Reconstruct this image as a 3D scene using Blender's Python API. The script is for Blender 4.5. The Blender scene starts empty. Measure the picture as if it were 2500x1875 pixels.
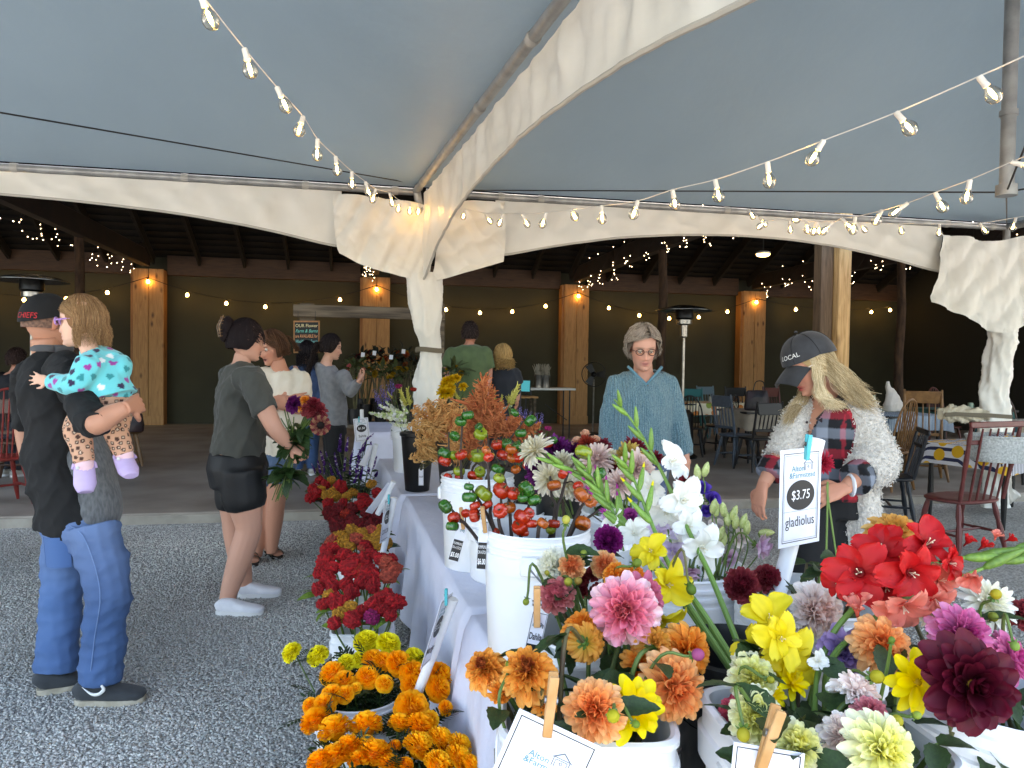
import bpy, bmesh, math, random
import numpy as np
from mathutils import Vector, Matrix, Euler, Quaternion
rnd = random.Random(7); npr = np.random.default_rng(11)
R_ = math.radians
scene = bpy.context.scene
COL = scene.collection
# ---------------------------------------------------------------- camera
F = 1800.0; CH = 1.48
def _cam(yaw=11.4, pitch=-1.45, roll=0.83):
    y, p, r = R_(yaw), R_(pitch), R_(roll)
    f = np.array([math.sin(y)*math.cos(p), math.cos(y)*math.cos(p), math.sin(p)])
    rt = np.array([math.cos(y), -math.sin(y), 0.0]); up = np.cross(rt, f)
    return f, rt*math.cos(r)+up*math.sin(r), -rt*math.sin(r)+up*math.cos(r)
FW, RT, UP = _cam(); CP = np.array([0, 0, CH])
cd = bpy.data.cameras.new('camera'); cam = bpy.data.objects.new('camera', cd); COL.objects.link(cam)
cd.sensor_width = 36; cd.lens = F/2500*36; cd.clip_start = .02; cd.clip_end = 500
cam.matrix_world = Matrix(((RT[0], UP[0], -FW[0], 0), (RT[1], UP[1], -FW[1], 0), (RT[2], UP[2], -FW[2], CH), (0, 0, 0, 1)))
scene.camera = cam
# ---------------------------------------------------------------- sky, sun, exposure
SUN_EL, SUN_AZ = 52, 25     # azimuth clockwise from +Y: beyond the barn, so the open sky behind the camera lights the shade
w = bpy.data.worlds.new('World'); scene.world = w; w.use_nodes = True
nt = w.node_tree; sky = nt.nodes.new('ShaderNodeTexSky'); sky.sky_type = 'NISHITA'; sky.sun_disc = False
sky.sun_elevation = R_(SUN_EL); sky.sun_rotation = R_(SUN_AZ); sky.air_density = 1.0; sky.dust_density = 4.0
bgn = nt.nodes['Background']; nt.links.new(sky.outputs[0], bgn.inputs[0]); bgn.inputs[1].default_value = 0.15
sl = bpy.data.lights.new('sun', 'SUN'); sl.energy = 2.0; sl.angle = R_(3); sl.color = (1, .95, .86)
so = bpy.data.objects.new('sun', sl); COL.objects.link(so)
sd = Vector((math.sin(R_(SUN_AZ))*math.cos(R_(SUN_EL)), math.cos(R_(SUN_AZ))*math.cos(R_(SUN_EL)), math.sin(R_(SUN_EL))))
so.rotation_euler = sd.to_track_quat('Z', 'Y').to_euler(); so.location = (0, 0, 20)
scene.view_settings.view_transform = 'Standard'; scene.view_settings.look = 'None'
scene.view_settings.exposure = 3.25; scene.view_settings.gamma = 1; scene.view_settings.use_white_balance = True; scene.view_settings.white_balance_temperature = 7700; scene.view_settings.use_curve_mapping = False
scene.render.engine = 'CYCLES'; cy = scene.cycles
cy.max_bounces = 7; cy.diffuse_bounces = 4; cy.glossy_bounces = 3; cy.transmission_bounces = 6; cy.transparent_max_bounces = 12
cy.caustics_reflective = False; cy.caustics_refractive = False; cy.sample_clamp_indirect = 4; cy.use_denoising = True
# ---------------------------------------------------------------- points from the picture
def ray(x, y): return FW + RT*(x-1250)/F - UP*(y-937.5)/F
def gd(x, y, D): return CP + ray(x, y)*D                 # at camera depth D
def gz(x, y, z=0.0): d = ray(x, y); return CP + d*((z-CH)/d[2])   # on a level plane
def gy(x, y, Y): d = ray(x, y); return CP + d*(Y/d[1])   # on a plane across
def depth(p): return float((np.array(p)-CP)@FW)
# ---------------------------------------------------------------- colours and materials
def lin(c):
    if isinstance(c, str):
        c = c.lstrip('#'); c = [int(c[i:i+2], 16)/255 for i in (0, 2, 4)]
    else: return tuple(c[:3])
    return tuple(x/12.92 if x <= .04045 else ((x+.055)/1.055)**2.4 for x in c)
MATS = {}
def M(name, c='#808080', c2=None, sc=6.0, rough=.6, bump=0.0, bsc=60.0, metal=0.0, spec=.5, sheen=0.0, transl=0.0,
      emit=None, estr=0.0, detail=4.0, stretch=(1, 1, 1), vcol=False, vary=0.0, coat=0.0, bdist=.004, contrast=(.35, .65), alpha=None, noise='noise'):
    if name in MATS: return MATS[name]
    m = bpy.data.materials.new(name); m.use_nodes = True; MATS[name] = m
    t = m.node_tree; N = t.nodes; L = t.links; b = N['Principled BSDF']; out = N['Material Output']
    b.inputs['Roughness'].default_value = rough; b.inputs['Metallic'].default_value = metal
    b.inputs['Specular IOR Level'].default_value = spec
    if sheen: b.inputs['Sheen Weight'].default_value = sheen
    if coat: b.inputs['Coat Weight'].default_value = coat; b.inputs['Coat Roughness'].default_value = .15
    tc = N.new('ShaderNodeTexCoord'); mp = N.new('ShaderNodeMapping'); mp.inputs['Scale'].default_value = stretch
    L.new(tc.outputs['Object'], mp.inputs[0])
    src = None
    if vcol:
        a = N.new('ShaderNodeVertexColor'); a.layer_name = 'Col'; src = a.outputs[0]
    else:
        r = N.new('ShaderNodeRGB'); r.outputs[0].default_value = (*lin(c), 1); src = r.outputs[0]
    def mixc(fac, A, B, mode='MIX'):
        x = N.new('ShaderNodeMix'); x.data_type = 'RGBA'; x.blend_type = mode
        if isinstance(fac, float): x.inputs[0].default_value = fac
        else: L.new(fac, x.inputs[0])
        L.new(A, x.inputs[6])
        if isinstance(B, tuple): x.inputs[7].default_value = B
        else: L.new(B, x.inputs[7])
        return x.outputs[2]
    if c2 is not None:
        n = N.new('ShaderNodeTexNoise'); n.inputs['Scale'].default_value = sc; n.inputs['Detail'].default_value = detail
        L.new(mp.outputs[0], n.inputs['Vector'])
        mr = N.new('ShaderNodeMapRange'); mr.inputs[1].default_value = contrast[0]; mr.inputs[2].default_value = contrast[1]
        L.new(n.outputs['Fac'], mr.inputs[0]); src = mixc(mr.outputs[0], src, (*lin(c2), 1))
    if vary:
        oi = N.new('ShaderNodeObjectInfo'); hs = N.new('ShaderNodeHueSaturation'); mr = N.new('ShaderNodeMapRange')
        mr.inputs[3].default_value = 1-vary; mr.inputs[4].default_value = 1+vary; L.new(oi.outputs['Random'], mr.inputs[0])
        L.new(mr.outputs[0], hs.inputs['Value']); L.new(src, hs.inputs['Color']); src = hs.outputs[0]
    L.new(src, b.inputs['Base Color'])
    m['_col'] = 1
    if bump:
        n2 = N.new('ShaderNodeTexNoise' if noise == 'noise' else 'ShaderNodeTexVoronoi'); n2.inputs['Scale'].default_value = bsc
        if noise == 'noise': n2.inputs['Detail'].default_value = 5
        L.new(mp.outputs[0], n2.inputs['Vector']); bp = N.new('ShaderNodeBump')
        bp.inputs['Strength'].default_value = bump; bp.inputs['Distance'].default_value = bdist
        L.new(n2.outputs[0], bp.inputs['Height']); L.new(bp.outputs[0], b.inputs['Normal'])
    if emit is not None:
        b.inputs['Emission Color'].default_value = (*lin(emit), 1); b.inputs['Emission Strength'].default_value = estr
    if alpha is not None: b.inputs['Alpha'].default_value = alpha
    if transl:
        tr = N.new('ShaderNodeBsdfTranslucent'); L.new(src, tr.inputs[0]); mx = N.new('ShaderNodeMixShader'); mx.inputs[0].default_value = transl
        L.new(b.outputs[0], mx.inputs[1]); L.new(tr.outputs[0], mx.inputs[2]); L.new(mx.outputs[0], out.inputs[0])
    return m
def nodes(m): return m.node_tree.nodes, m.node_tree.links, m.node_tree.nodes['Principled BSDF']
# ---------------------------------------------------------------- mesh collector
def nrm(v): v = np.asarray(v, float); n = np.linalg.norm(v); return v/n if n > 1e-12 else v
def frame(d, up=(0, 0, 1)):
    d = nrm(d); s = np.cross(d, up)
    if np.linalg.norm(s) < 1e-4: s = np.cross(d, (0, 1, 0))
    s = nrm(s); return s, nrm(np.cross(s, d)), d       # side, up, along
def euler(x=0, y=0, z=0): return np.array(Euler((R_(x), R_(y), R_(z))).to_matrix())
def spline(pts, n=8):
    P = [np.asarray(p, float) for p in pts]
    if len(P) < 3: return [P[0]*(1-t)+P[1]*t for t in np.linspace(0, 1, n+1)]
    P = [2*P[0]-P[1]]+P+[2*P[-1]-P[-2]]; out = []
    for i in range(1, len(P)-2):
        for t in np.linspace(0, 1, n, endpoint=False):
            a, b, c, d = P[i-1:i+3]
            out.append(.5*(2*b+(c-a)*t+(2*a-5*b+4*c-d)*t*t+(3*b-a-3*c+d)*t**3))
    out.append(P[-2]); return out
class MB:
    def __init__(s): s.v = []; s.f = []; s.m = []; s.c = []; s.n = 0; s.hc = False
    def add(s, v, f, mi=0, col=None):
        v = np.asarray(v, float).reshape(-1, 3); s.v.append(v); n = s.n
        s.f += (f+n).tolist() if isinstance(f, np.ndarray) else [tuple(i+n for i in q) for q in f]; s.m += [mi]*len(f); s.n += len(v)
        if col is not None: s.hc = True
        c = np.ones((len(v), 3)) if col is None else np.broadcast_to(np.asarray(col, float)[..., :3], (len(v), 3))
        s.c.append(c); return s
    def box(s, c, d, R=None, ch=.004, mi=0, col=None):
        h = np.asarray(d, float)/2; ch = min(ch, h.min()*.6); V = []; idx = {}
        for x in (-1, 1):
            for y in (-1, 1):
                for z in (-1, 1):
                    sg = np.array((x, y, z))
                    for a in range(3):
                        p = (h-ch)*sg; p[a] = h[a]*sg[a]; idx[(x, y, z, a)] = len(V); V.append(p)
        Fc = []
        for a in range(3):
            b, c_ = (a+1) % 3, (a+2) % 3
            for sgn in (-1, 1):
                q = []
                for (u, w_) in ((-1, -1), (1, -1), (1, 1), (-1, 1)):
                    k = [0, 0, 0]; k[a] = sgn; k[b] = u; k[c_] = w_; q.append(idx[(*k, a)])
                Fc.append(q if sgn > 0 else q[::-1])
            for u in (-1, 1):
                for w_ in (-1, 1):
                    k0 = [0, 0, 0]; k0[a] = -1; k0[b] = u; k0[c_] = w_; k1 = list(k0); k1[a] = 1
                    q = [idx[(*k0, b)], idx[(*k1, b)], idx[(*k1, c_)], idx[(*k0, c_)]]
                    Fc.append(q if u*w_ < 0 else q[::-1])
        for x in (-1, 1):
            for y in (-1, 1):
                for z in (-1, 1):
                    q = [idx[(x, y, z, 0)], idx[(x, y, z, 1)], idx[(x, y, z, 2)]]
                    Fc.append(q if x*y*z > 0 else q[::-1])
        V = np.array(V)
        if R is not None: V = V@np.asarray(R).T
        return s.add(V+np.asarray(c, float), Fc, mi, col)
    def tube(s, pts, r, seg=8, mi=0, col=None, cap=True, up=(0, 0, 1), flat=1.0):
        P = np.asarray(pts, float); n = len(P); r = np.broadcast_to(np.asarray(r, float), (n,))
        T = np.gradient(P, axis=0); side, u, _ = frame(T[0], up); V = []
        for i in range(n):
            t = nrm(T[i]); side = side-t*(side@t)
            if np.linalg.norm(side) < 1e-6: side, _, _ = frame(t)
            side = nrm(side); u = np.cross(side, t)
            a = np.arange(seg)*2*math.pi/seg
            V.append(P[i]+r[i]*(np.cos(a)[:, None]*side+flat*np.sin(a)[:, None]*u))
        V = np.concatenate(V); Fc = []
        for i in range(n-1):
            for j in range(seg):
                k = (j+1) % seg; Fc.append((i*seg+k, i*seg+j, (i+1)*seg+j, (i+1)*seg+k))
        if cap: Fc.append(tuple(range(seg))); Fc.append(tuple(range((n-1)*seg, n*seg))[::-1])
        if col is not None and np.ndim(col) == 2: col = np.repeat(np.asarray(col), seg, axis=0)
        return s.add(V, Fc, mi, col)
    def lathe(s, prof, seg=24, c=(0, 0, 0), R=None, mi=0, col=None, cap=True, ry=1.0, sq=0.0):
        a = np.arange(seg)*2*math.pi/seg; V = []
        ca, sa = np.cos(a), np.sin(a)
        if sq:                                    # squarish outline
            e = 2.0/(2+sq*6); X = np.sign(ca)*np.abs(ca)**e; Y = np.sign(sa)*np.abs(sa)**e
        else: X, Y = ca, sa
        for (r, z) in prof: V.append(np.stack([r*X, r*ry*Y, np.full(seg, z)], 1))
        V = np.concatenate(V); Fc = []; n = len(prof)
        for i in range(n-1):
            for j in range(seg):
                k = (j+1) % seg; Fc.append((i*seg+j, i*seg+k, (i+1)*seg+k, (i+1)*seg+j))
        if cap:
            if prof[0][0] > 1e-4: Fc.append(tuple(range(seg))[::-1])
            if prof[-1][0] > 1e-4: Fc.append(tuple(range((n-1)*seg, n*seg)))
        if R is not None: V = V@np.asarray(R).T
        return s.add(V+np.asarray(c, float), Fc, mi, col)
    def ell(s, c, r, R=None, nu=12, nv=8, mi=0, col=None):
        r = np.broadcast_to(np.asarray(r, float), (3,)); V = [(0, 0, -1)]
        for i in range(1, nv):
            p = math.pi*i/nv
            for j in range(nu): V.append((math.sin(p)*math.cos(2*math.pi*j/nu), math.sin(p)*math.sin(2*math.pi*j/nu), -math.cos(p)))
        V.append((0, 0, 1)); Fc = []; e = len(V)-1
        for j in range(nu):
            k = (j+1) % nu; Fc.append((0, 1+k, 1+j)); Fc.append((e, e-nu+j, e-nu+k))
            for i in range(nv-2): Fc.append((1+i*nu+j, 1+i*nu+k, 1+(i+1)*nu+k, 1+(i+1)*nu+j))
        V = np.array(V)*r
        if R is not None: V = V@np.asarray(R).T
        return s.add(V+np.asarray(c, float), Fc, mi, col)
    def grid(s, P, mi=0, col=None, close=False, flip=False):
        P = np.asarray(P, float); nu, nv = P.shape[:2]; Fc = []
        for i in range(nu-1):
            for j in range(nv if close else nv-1):
                k = (j+1) % nv; q = (i*nv+j, i*nv+k, (i+1)*nv+k, (i+1)*nv+j); Fc.append(q[::-1] if flip else q)
        return s.add(P.reshape(-1, 3), Fc, mi, None if col is None else np.asarray(col).reshape(-1, 3) if np.ndim(col) > 1 else col)
    def loft(s, pts, rx, ry, side, n=16, mi=0, sub=4, power=2.0):
        P = np.array(spline(pts, sub)) if sub else np.asarray(pts, float); k = len(P)
        q = np.linspace(0, len(pts)-1, k); t = np.arange(len(pts))
        RX = np.interp(q, t, rx); RY = np.interp(q, t, ry); S = np.asarray(side, float)
        if S.ndim == 1: S = np.repeat(S[None], len(pts), 0)
        S = np.stack([np.interp(q, t, S[:, i]) for i in range(3)], 1)
        T = np.gradient(P, axis=0); a = np.arange(n)*2*math.pi/n; V = []
        ca, sa = np.cos(a), np.sin(a); e = 2/power; ca = np.sign(ca)*abs(ca)**e; sa = np.sign(sa)*abs(sa)**e
        for i in range(k):
            tt = nrm(T[i]); sd_ = nrm(S[i]-tt*(S[i]@tt)); u = np.cross(tt, sd_)
            V.append(P[i]+RX[i]*ca[:, None]*sd_+RY[i]*sa[:, None]*u)
        V = np.concatenate(V); Fc = []
        for i in range(k-1):
            for j in range(n):
                m_ = (j+1) % n; Fc.append((i*n+j, i*n+m_, (i+1)*n+m_, (i+1)*n+j))
        Fc.append(tuple(range(n))[::-1]); Fc.append(tuple(range((k-1)*n, k*n)))
        return s.add(V, Fc, mi)
    def tubes(s, P, r, col=None, seg=3, seed=0):
        """many thin tubes at once: P (n,m,3), r (n,m), col (n,3) or (n,m,3)"""
        P = np.asarray(P, float); n, m = P.shape[:2]; T = np.gradient(P, axis=1); g = np.random.default_rng(seed).normal(size=(n, 1, 3))
        S = np.cross(T, np.broadcast_to(g, T.shape)); S /= np.linalg.norm(S, axis=-1, keepdims=True)+1e-9; U_ = np.cross(S, T); U_ /= np.linalg.norm(U_, axis=-1, keepdims=True)+1e-9
        a = np.arange(seg)*2*math.pi/seg; V = P[:, :, None]+np.asarray(r)[..., None, None]*(np.cos(a)[:, None]*S[:, :, None]+np.sin(a)[:, None]*U_[:, :, None])
        b = np.arange(n)[:, None, None]*m*seg+np.arange(m-1)[None, :, None]*seg; j = np.arange(seg)[None, None]; k = (j+1) % seg
        Fc = np.stack([b+k, b+j, b+seg+j, b+seg+k], -1).reshape(-1, 4)
        if col is not None:
            col = np.asarray(col, float); col = col[:, None] if col.ndim == 2 else col; col = np.broadcast_to(col[:, :, None], (n, m, seg, 3)).reshape(-1, 3)
        return s.add(V.reshape(-1, 3), Fc, 0, col)
    def octas(s, C, r, col=None):
        C = np.asarray(C, float); n = len(C); B = np.array([(1, 0, 0), (0, 1, 0), (-1, 0, 0), (0, -1, 0), (0, 0, 1), (0, 0, -1)], float); V = C[:, None]+B[None]*np.asarray(r).reshape(-1, 1, 1)
        Fc = (np.array([(0, 1, 4), (1, 2, 4), (2, 3, 4), (3, 0, 4), (1, 0, 5), (2, 1, 5), (3, 2, 5), (0, 3, 5)])[None]+6*np.arange(n)[:, None, None]).reshape(-1, 3)
        return s.add(V.reshape(-1, 3), Fc, 0, None if col is None else np.repeat(np.asarray(col), 6, 0))
    def arr(s): return np.concatenate(s.v) if s.v else np.zeros((0, 3))
    def data(s, name, mats=None, smooth=True, angle=40, off=(0, 0, 0)):
        me = bpy.data.meshes.new(name); V = s.arr()-np.asarray(off, float)
        me.from_pydata(V.tolist(), [], s.f)
        for m in (mats if isinstance(mats, (list, tuple)) else [mats]):
            if m is not None: me.materials.append(m)
        if len(set(s.m)) > 1: me.polygons.foreach_set('material_index', s.m)
        if s.hc:
            ca = me.color_attributes.new('Col', 'FLOAT_COLOR', 'POINT'); c = np.concatenate(s.c)
            ca.data.foreach_set('color', np.concatenate([c, np.ones((len(c), 1))], 1).ravel())
        if smooth:
            me.shade_smooth()
            if angle: me.set_sharp_from_angle(angle=R_(angle))
        me.update(); return me
    def build(s, name, mats, parent=None, smooth=True, angle=40, local=False):
        off = (0, 0, 0) if (local or parent is None) else wloc(parent)
        return obj(name, s.data(name, mats, smooth, angle, off), parent)
def wloc(o):
    l = np.zeros(3)
    while o is not None: l += np.array(o.location); o = o.parent
    return l
def obj(name, me, parent=None, loc=(0, 0, 0), rot=None, scale=None):
    o = bpy.data.objects.new(name, me); COL.objects.link(o); o.location = loc
    if rot is not None:
        if isinstance(rot, Quaternion): o.rotation_mode = 'QUATERNION'; o.rotation_quaternion = rot
        else: o.rotation_euler = rot
    if scale is not None: o.scale = (scale,)*3 if np.isscalar(scale) else scale
    if parent is not None: o.parent = parent
    return o
def tag(o, label=None, cat=None, group=None, kind=None):
    if label: o['label'] = label
    if cat: o['category'] = cat
    if group: o['group'] = group
    if kind: o['kind'] = kind
    return o
def thing(name, label, cat, loc=(0, 0, 0), rotz=0.0, group=None):
    o = bpy.data.objects.new(name, None); COL.objects.link(o); o.location = [float(x) for x in loc]; o.rotation_euler = (0, 0, rotz)
    o.empty_display_size = .05; return tag(o, label, cat, group)
def clone(o, parent=None, loc=None, rotz=None, label=None):
    c = o.copy(); COL.objects.link(c); c.parent = parent
    if loc is not None: c.location = loc
    if rotz is not None: c.rotation_euler = (0, 0, rotz)
    if label: c['label'] = label
    for ch in list(o.children): clone(ch, c)
    return c
def wav(P, k=6, freq=8.0, seed=0, aniso=(1, 1, 1), sharp=False):
    """smooth pseudo noise over points, about -1..1"""
    g = np.random.default_rng(seed); P = np.asarray(P)*np.asarray(aniso); out = np.zeros(P.shape[:-1]); tot = 0
    wp = P+.25/freq*np.sin(P[..., [1, 2, 0]]*freq*1.7+g.uniform(0, 6, 3))
    for i in range(k):
        d = nrm(g.normal(size=3))*freq*(.6+1.2*i/k); a = 1/(1+.25*i); x = np.sin(wp@d+g.uniform(0, 6.28))
        if sharp: x = 1-2*np.abs(x)**.7
        out += a*x; tot += a
    return out/tot*1.6
TMP = bpy.data.scenes.new('workbench')
def evaluated(o):
    TMP.collection.objects.link(o)
    with bpy.context.temp_override(scene=TMP, view_layer=TMP.view_layers[0]):
        dg = bpy.context.evaluated_depsgraph_get(); me = bpy.data.meshes.new_from_object(o.evaluated_get(dg))
    bpy.data.objects.remove(o); return me
def text_mesh(txt, size=.1, font_ext=.0, align='CENTER', shear=0.0, xs=1.0, bold=0.0):
    c = bpy.data.curves.new('t', 'FONT'); c.body = txt; c.size = size; c.align_x = align; c.align_y = 'CENTER'; c.shear = shear; c.extrude = font_ext; c.offset = bold; c.resolution_u = 3
    o = bpy.data.objects.new('t', c); me = evaluated(o)
    V = np.array([v.co[:] for v in me.vertices]).reshape(-1, 3); V[:, 0] *= xs; Fc = [tuple(p.vertices) for p in me.polygons]; bpy.data.meshes.remove(me)
    return V, Fc
def remesh(mb, voxel=.008, smooth=6, name='m'):
    me = mb.data(name, None, False); o = bpy.data.objects.new('r', me)
    r = o.modifiers.new('r', 'REMESH'); r.mode = 'VOXEL'; r.voxel_size = voxel
    s = o.modifiers.new('s', 'SMOOTH'); s.factor = .5; s.iterations = smooth
    m2 = evaluated(o); bpy.data.meshes.remove(me)
    V = np.empty(len(m2.vertices)*3); m2.vertices.foreach_get('co', V); V = V.reshape(-1, 3)
    Nn = np.empty(len(m2.vertices)*3); m2.vertices.foreach_get('normal', Nn); Nn = Nn.reshape(-1, 3)
    Fc = np.empty(len(m2.loops), int); m2.loops.foreach_get('vertex_index', Fc)
    st = np.empty(len(m2.polygons), int); m2.polygons.foreach_get('loop_start', st); tt = np.empty(len(m2.polygons), int); m2.polygons.foreach_get('loop_total', tt)
    fs = [tuple(Fc[a:a+b].tolist()) for a, b in zip(st, tt)]; bpy.data.meshes.remove(m2)
    return V, Nn, fs
# ================================================================ MATERIALS
def mat_gravel():
    m = M('gravel', '#777777', rough=.85); N, L, b = nodes(m)
    tc = N.new('ShaderNodeTexCoord'); v = N.new('ShaderNodeTexVoronoi'); v.inputs['Scale'].default_value = 75; L.new(tc.outputs['Object'], v.inputs['Vector'])
    sp = N.new('ShaderNodeSeparateColor'); L.new(v.outputs['Color'], sp.inputs[0])
    r = N.new('ShaderNodeValToRGB'); e = r.color_ramp.elements
    e[0].color = (.27, .265, .252, 1); e[1].color = (.64, .63, .60, 1); e[0].position = 0; e[1].position = 1
    x = r.color_ramp.elements.new(.5); x.color = (.42, .412, .39, 1)
    L.new(sp.outputs[0], r.inputs[0])
    n = N.new('ShaderNodeTexNoise'); n.inputs['Scale'].default_value = .9; n.inputs['Detail'].default_value = 4; L.new(tc.outputs['Object'], n.inputs['Vector'])
    mr = N.new('ShaderNodeMapRange'); mr.inputs[1].default_value = .3; mr.inputs[2].default_value = .7; mr.inputs[3].default_value = .7; mr.inputs[4].default_value = 1.15; L.new(n.outputs[0], mr.inputs[0])
    mx = N.new('ShaderNodeMix'); mx.data_type = 'RGBA'; mx.blend_type = 'MULTIPLY'; mx.inputs[0].default_value = 1
    L.new(r.outputs[0], mx.inputs[6]); L.new(mr.outputs[0], mx.inputs[7]); L.new(mx.outputs[2], b.inputs['Base Color'])
    bp = N.new('ShaderNodeBump'); bp.invert = True; bp.inputs['Strength'].default_value = 1; bp.inputs['Distance'].default_value = .012
    L.new(v.outputs['Distance'], bp.inputs['Height']); L.new(bp.outputs[0], b.inputs['Normal']); return m
def mat_pine(name, c1, c2, knot, sc=1.0, axis=2, kn=.35):
    """sawn boards: grain along one axis, dark knots"""
    m = M(name, c1, rough=.65); N, L, b = nodes(m)
    tc = N.new('ShaderNodeTexCoord'); oi = N.new('ShaderNodeObjectInfo'); ad = N.new('ShaderNodeVectorMath'); ad.operation = 'ADD'
    ml = N.new('ShaderNodeVectorMath'); ml.operation = 'SCALE'; ml.inputs[0].default_value = (13, 7, 19); L.new(oi.outputs['Random'], ml.inputs['Scale'])
    L.new(tc.outputs['Object'], ad.inputs[0]); L.new(ml.outputs[0], ad.inputs[1])
    s = [9*sc, 9*sc, 9*sc]; s[axis] = .8*sc
    mp = N.new('ShaderNodeMapping'); mp.inputs['Scale'].default_value = s; L.new(ad.outputs[0], mp.inputs[0])
    n = N.new('ShaderNodeTexNoise'); n.inputs['Scale'].default_value = 3; n.inputs['Detail'].default_value = 6; n.inputs['Distortion'].default_value = 1.2; L.new(mp.outputs[0], n.inputs['Vector'])
    r = N.new('ShaderNodeValToRGB'); r.color_ramp.elements[0].color = (*lin(c2), 1); r.color_ramp.elements[1].color = (*lin(c1), 1); r.color_ramp.elements[0].position = .3; r.color_ramp.elements[1].position = .62
    L.new(n.outputs[0], r.inputs[0])
    s2 = [5*sc, 5*sc, 5*sc]; s2[axis] = 2.2*sc; mp2 = N.new('ShaderNodeMapping'); mp2.inputs['Scale'].default_value = s2; L.new(ad.outputs[0], mp2.inputs[0])
    v = N.new('ShaderNodeTexVoronoi'); v.inputs['Scale'].default_value = 1; L.new(mp2.outputs[0], v.inputs['Vector'])
    mr = N.new('ShaderNodeMapRange'); mr.inputs[1].default_value = .05; mr.inputs[2].default_value = .19; mr.inputs[3].default_value = kn*2.2; mr.inputs[4].default_value = 0; L.new(v.outputs['Distance'], mr.inputs[0])
    mx = N.new('ShaderNodeMix'); mx.data_type = 'RGBA'; L.new(mr.outputs[0], mx.inputs[0]); L.new(r.outputs[0], mx.inputs[6]); mx.inputs[7].default_value = (*lin(knot), 1)
    L.new(mx.outputs[2], b.inputs['Base Color'])
    bp = N.new('ShaderNodeBump'); bp.inputs['Strength'].default_value = .25; bp.inputs['Distance'].default_value = .004; L.new(n.outputs[0], bp.inputs['Height']); L.new(bp.outputs[0], b.inputs['Normal'])
    return m
GRAV = mat_gravel()
CONC = M('concrete_floor', '#9c9388', '#7b7268', sc=1.3, rough=.55, bump=.15, bsc=90, detail=8, spec=.35)
CONC_E = M('concrete_edge', '#a8a196', '#8d867b', sc=4, rough=.85, bump=.4, bsc=60)
PINE = mat_pine('knotty_pine', '#b98a56', '#a07244', '#4a2c18', kn=.42)
PINE2 = mat_pine('pine_trim', '#a67545', '#8a5c34', '#3d2414', axis=2)
BEAMW = mat_pine('beam_pine', '#4a3320', '#342216', '#2c1a10', axis=0)
DARKW = M('dark_roof_wood', '#16120f', '#0c0a08', sc=5, rough=.9, stretch=(1, 6, 6))
ROOFM = M('dark_roof_deck', '#0d0c0c', '#080707', sc=3, rough=.95)
OLIVE = M('olive_wall', '#3b3926', '#312f1f', sc=.8, rough=.8, bump=.1, bsc=30)
BARK = M('log_bark', '#4a3524', '#2a1c12', sc=14, rough=.95, bump=.8, bsc=25, bdist=.02, stretch=(1, 1, .3))
TIMB = mat_pine('sawn_timber', '#d2ac76', '#ac8450', '#5a3e26', sc=1.1, kn=.2)
TIMB2 = mat_pine('sawn_timber_grey', '#6f5a44', '#55422f', '#33241a', sc=1.1, kn=.2)
BARNW = M('weathered_barn_board', '#6f6250', '#453b2f', sc=4, rough=.9, bump=.5, bsc=14, stretch=(.5, 5, 5))
VINYL = M('tent_vinyl', '#e2e2dc', '#d9d8d0', sc=2, rough=.38, spec=.45, bump=.12, bsc=18, bdist=.006)
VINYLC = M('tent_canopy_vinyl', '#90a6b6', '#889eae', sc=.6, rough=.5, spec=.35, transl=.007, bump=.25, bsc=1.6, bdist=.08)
STEEL = M('galvanised_pipe', '#a4a6a6', '#8a8c8c', sc=9, rough=.42, metal=.45)
STRAP = M('grey_velcro', '#a9a8a4', rough=.8)
CABLE = M('steel_cable', '#1f2022', rough=.6)
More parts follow.
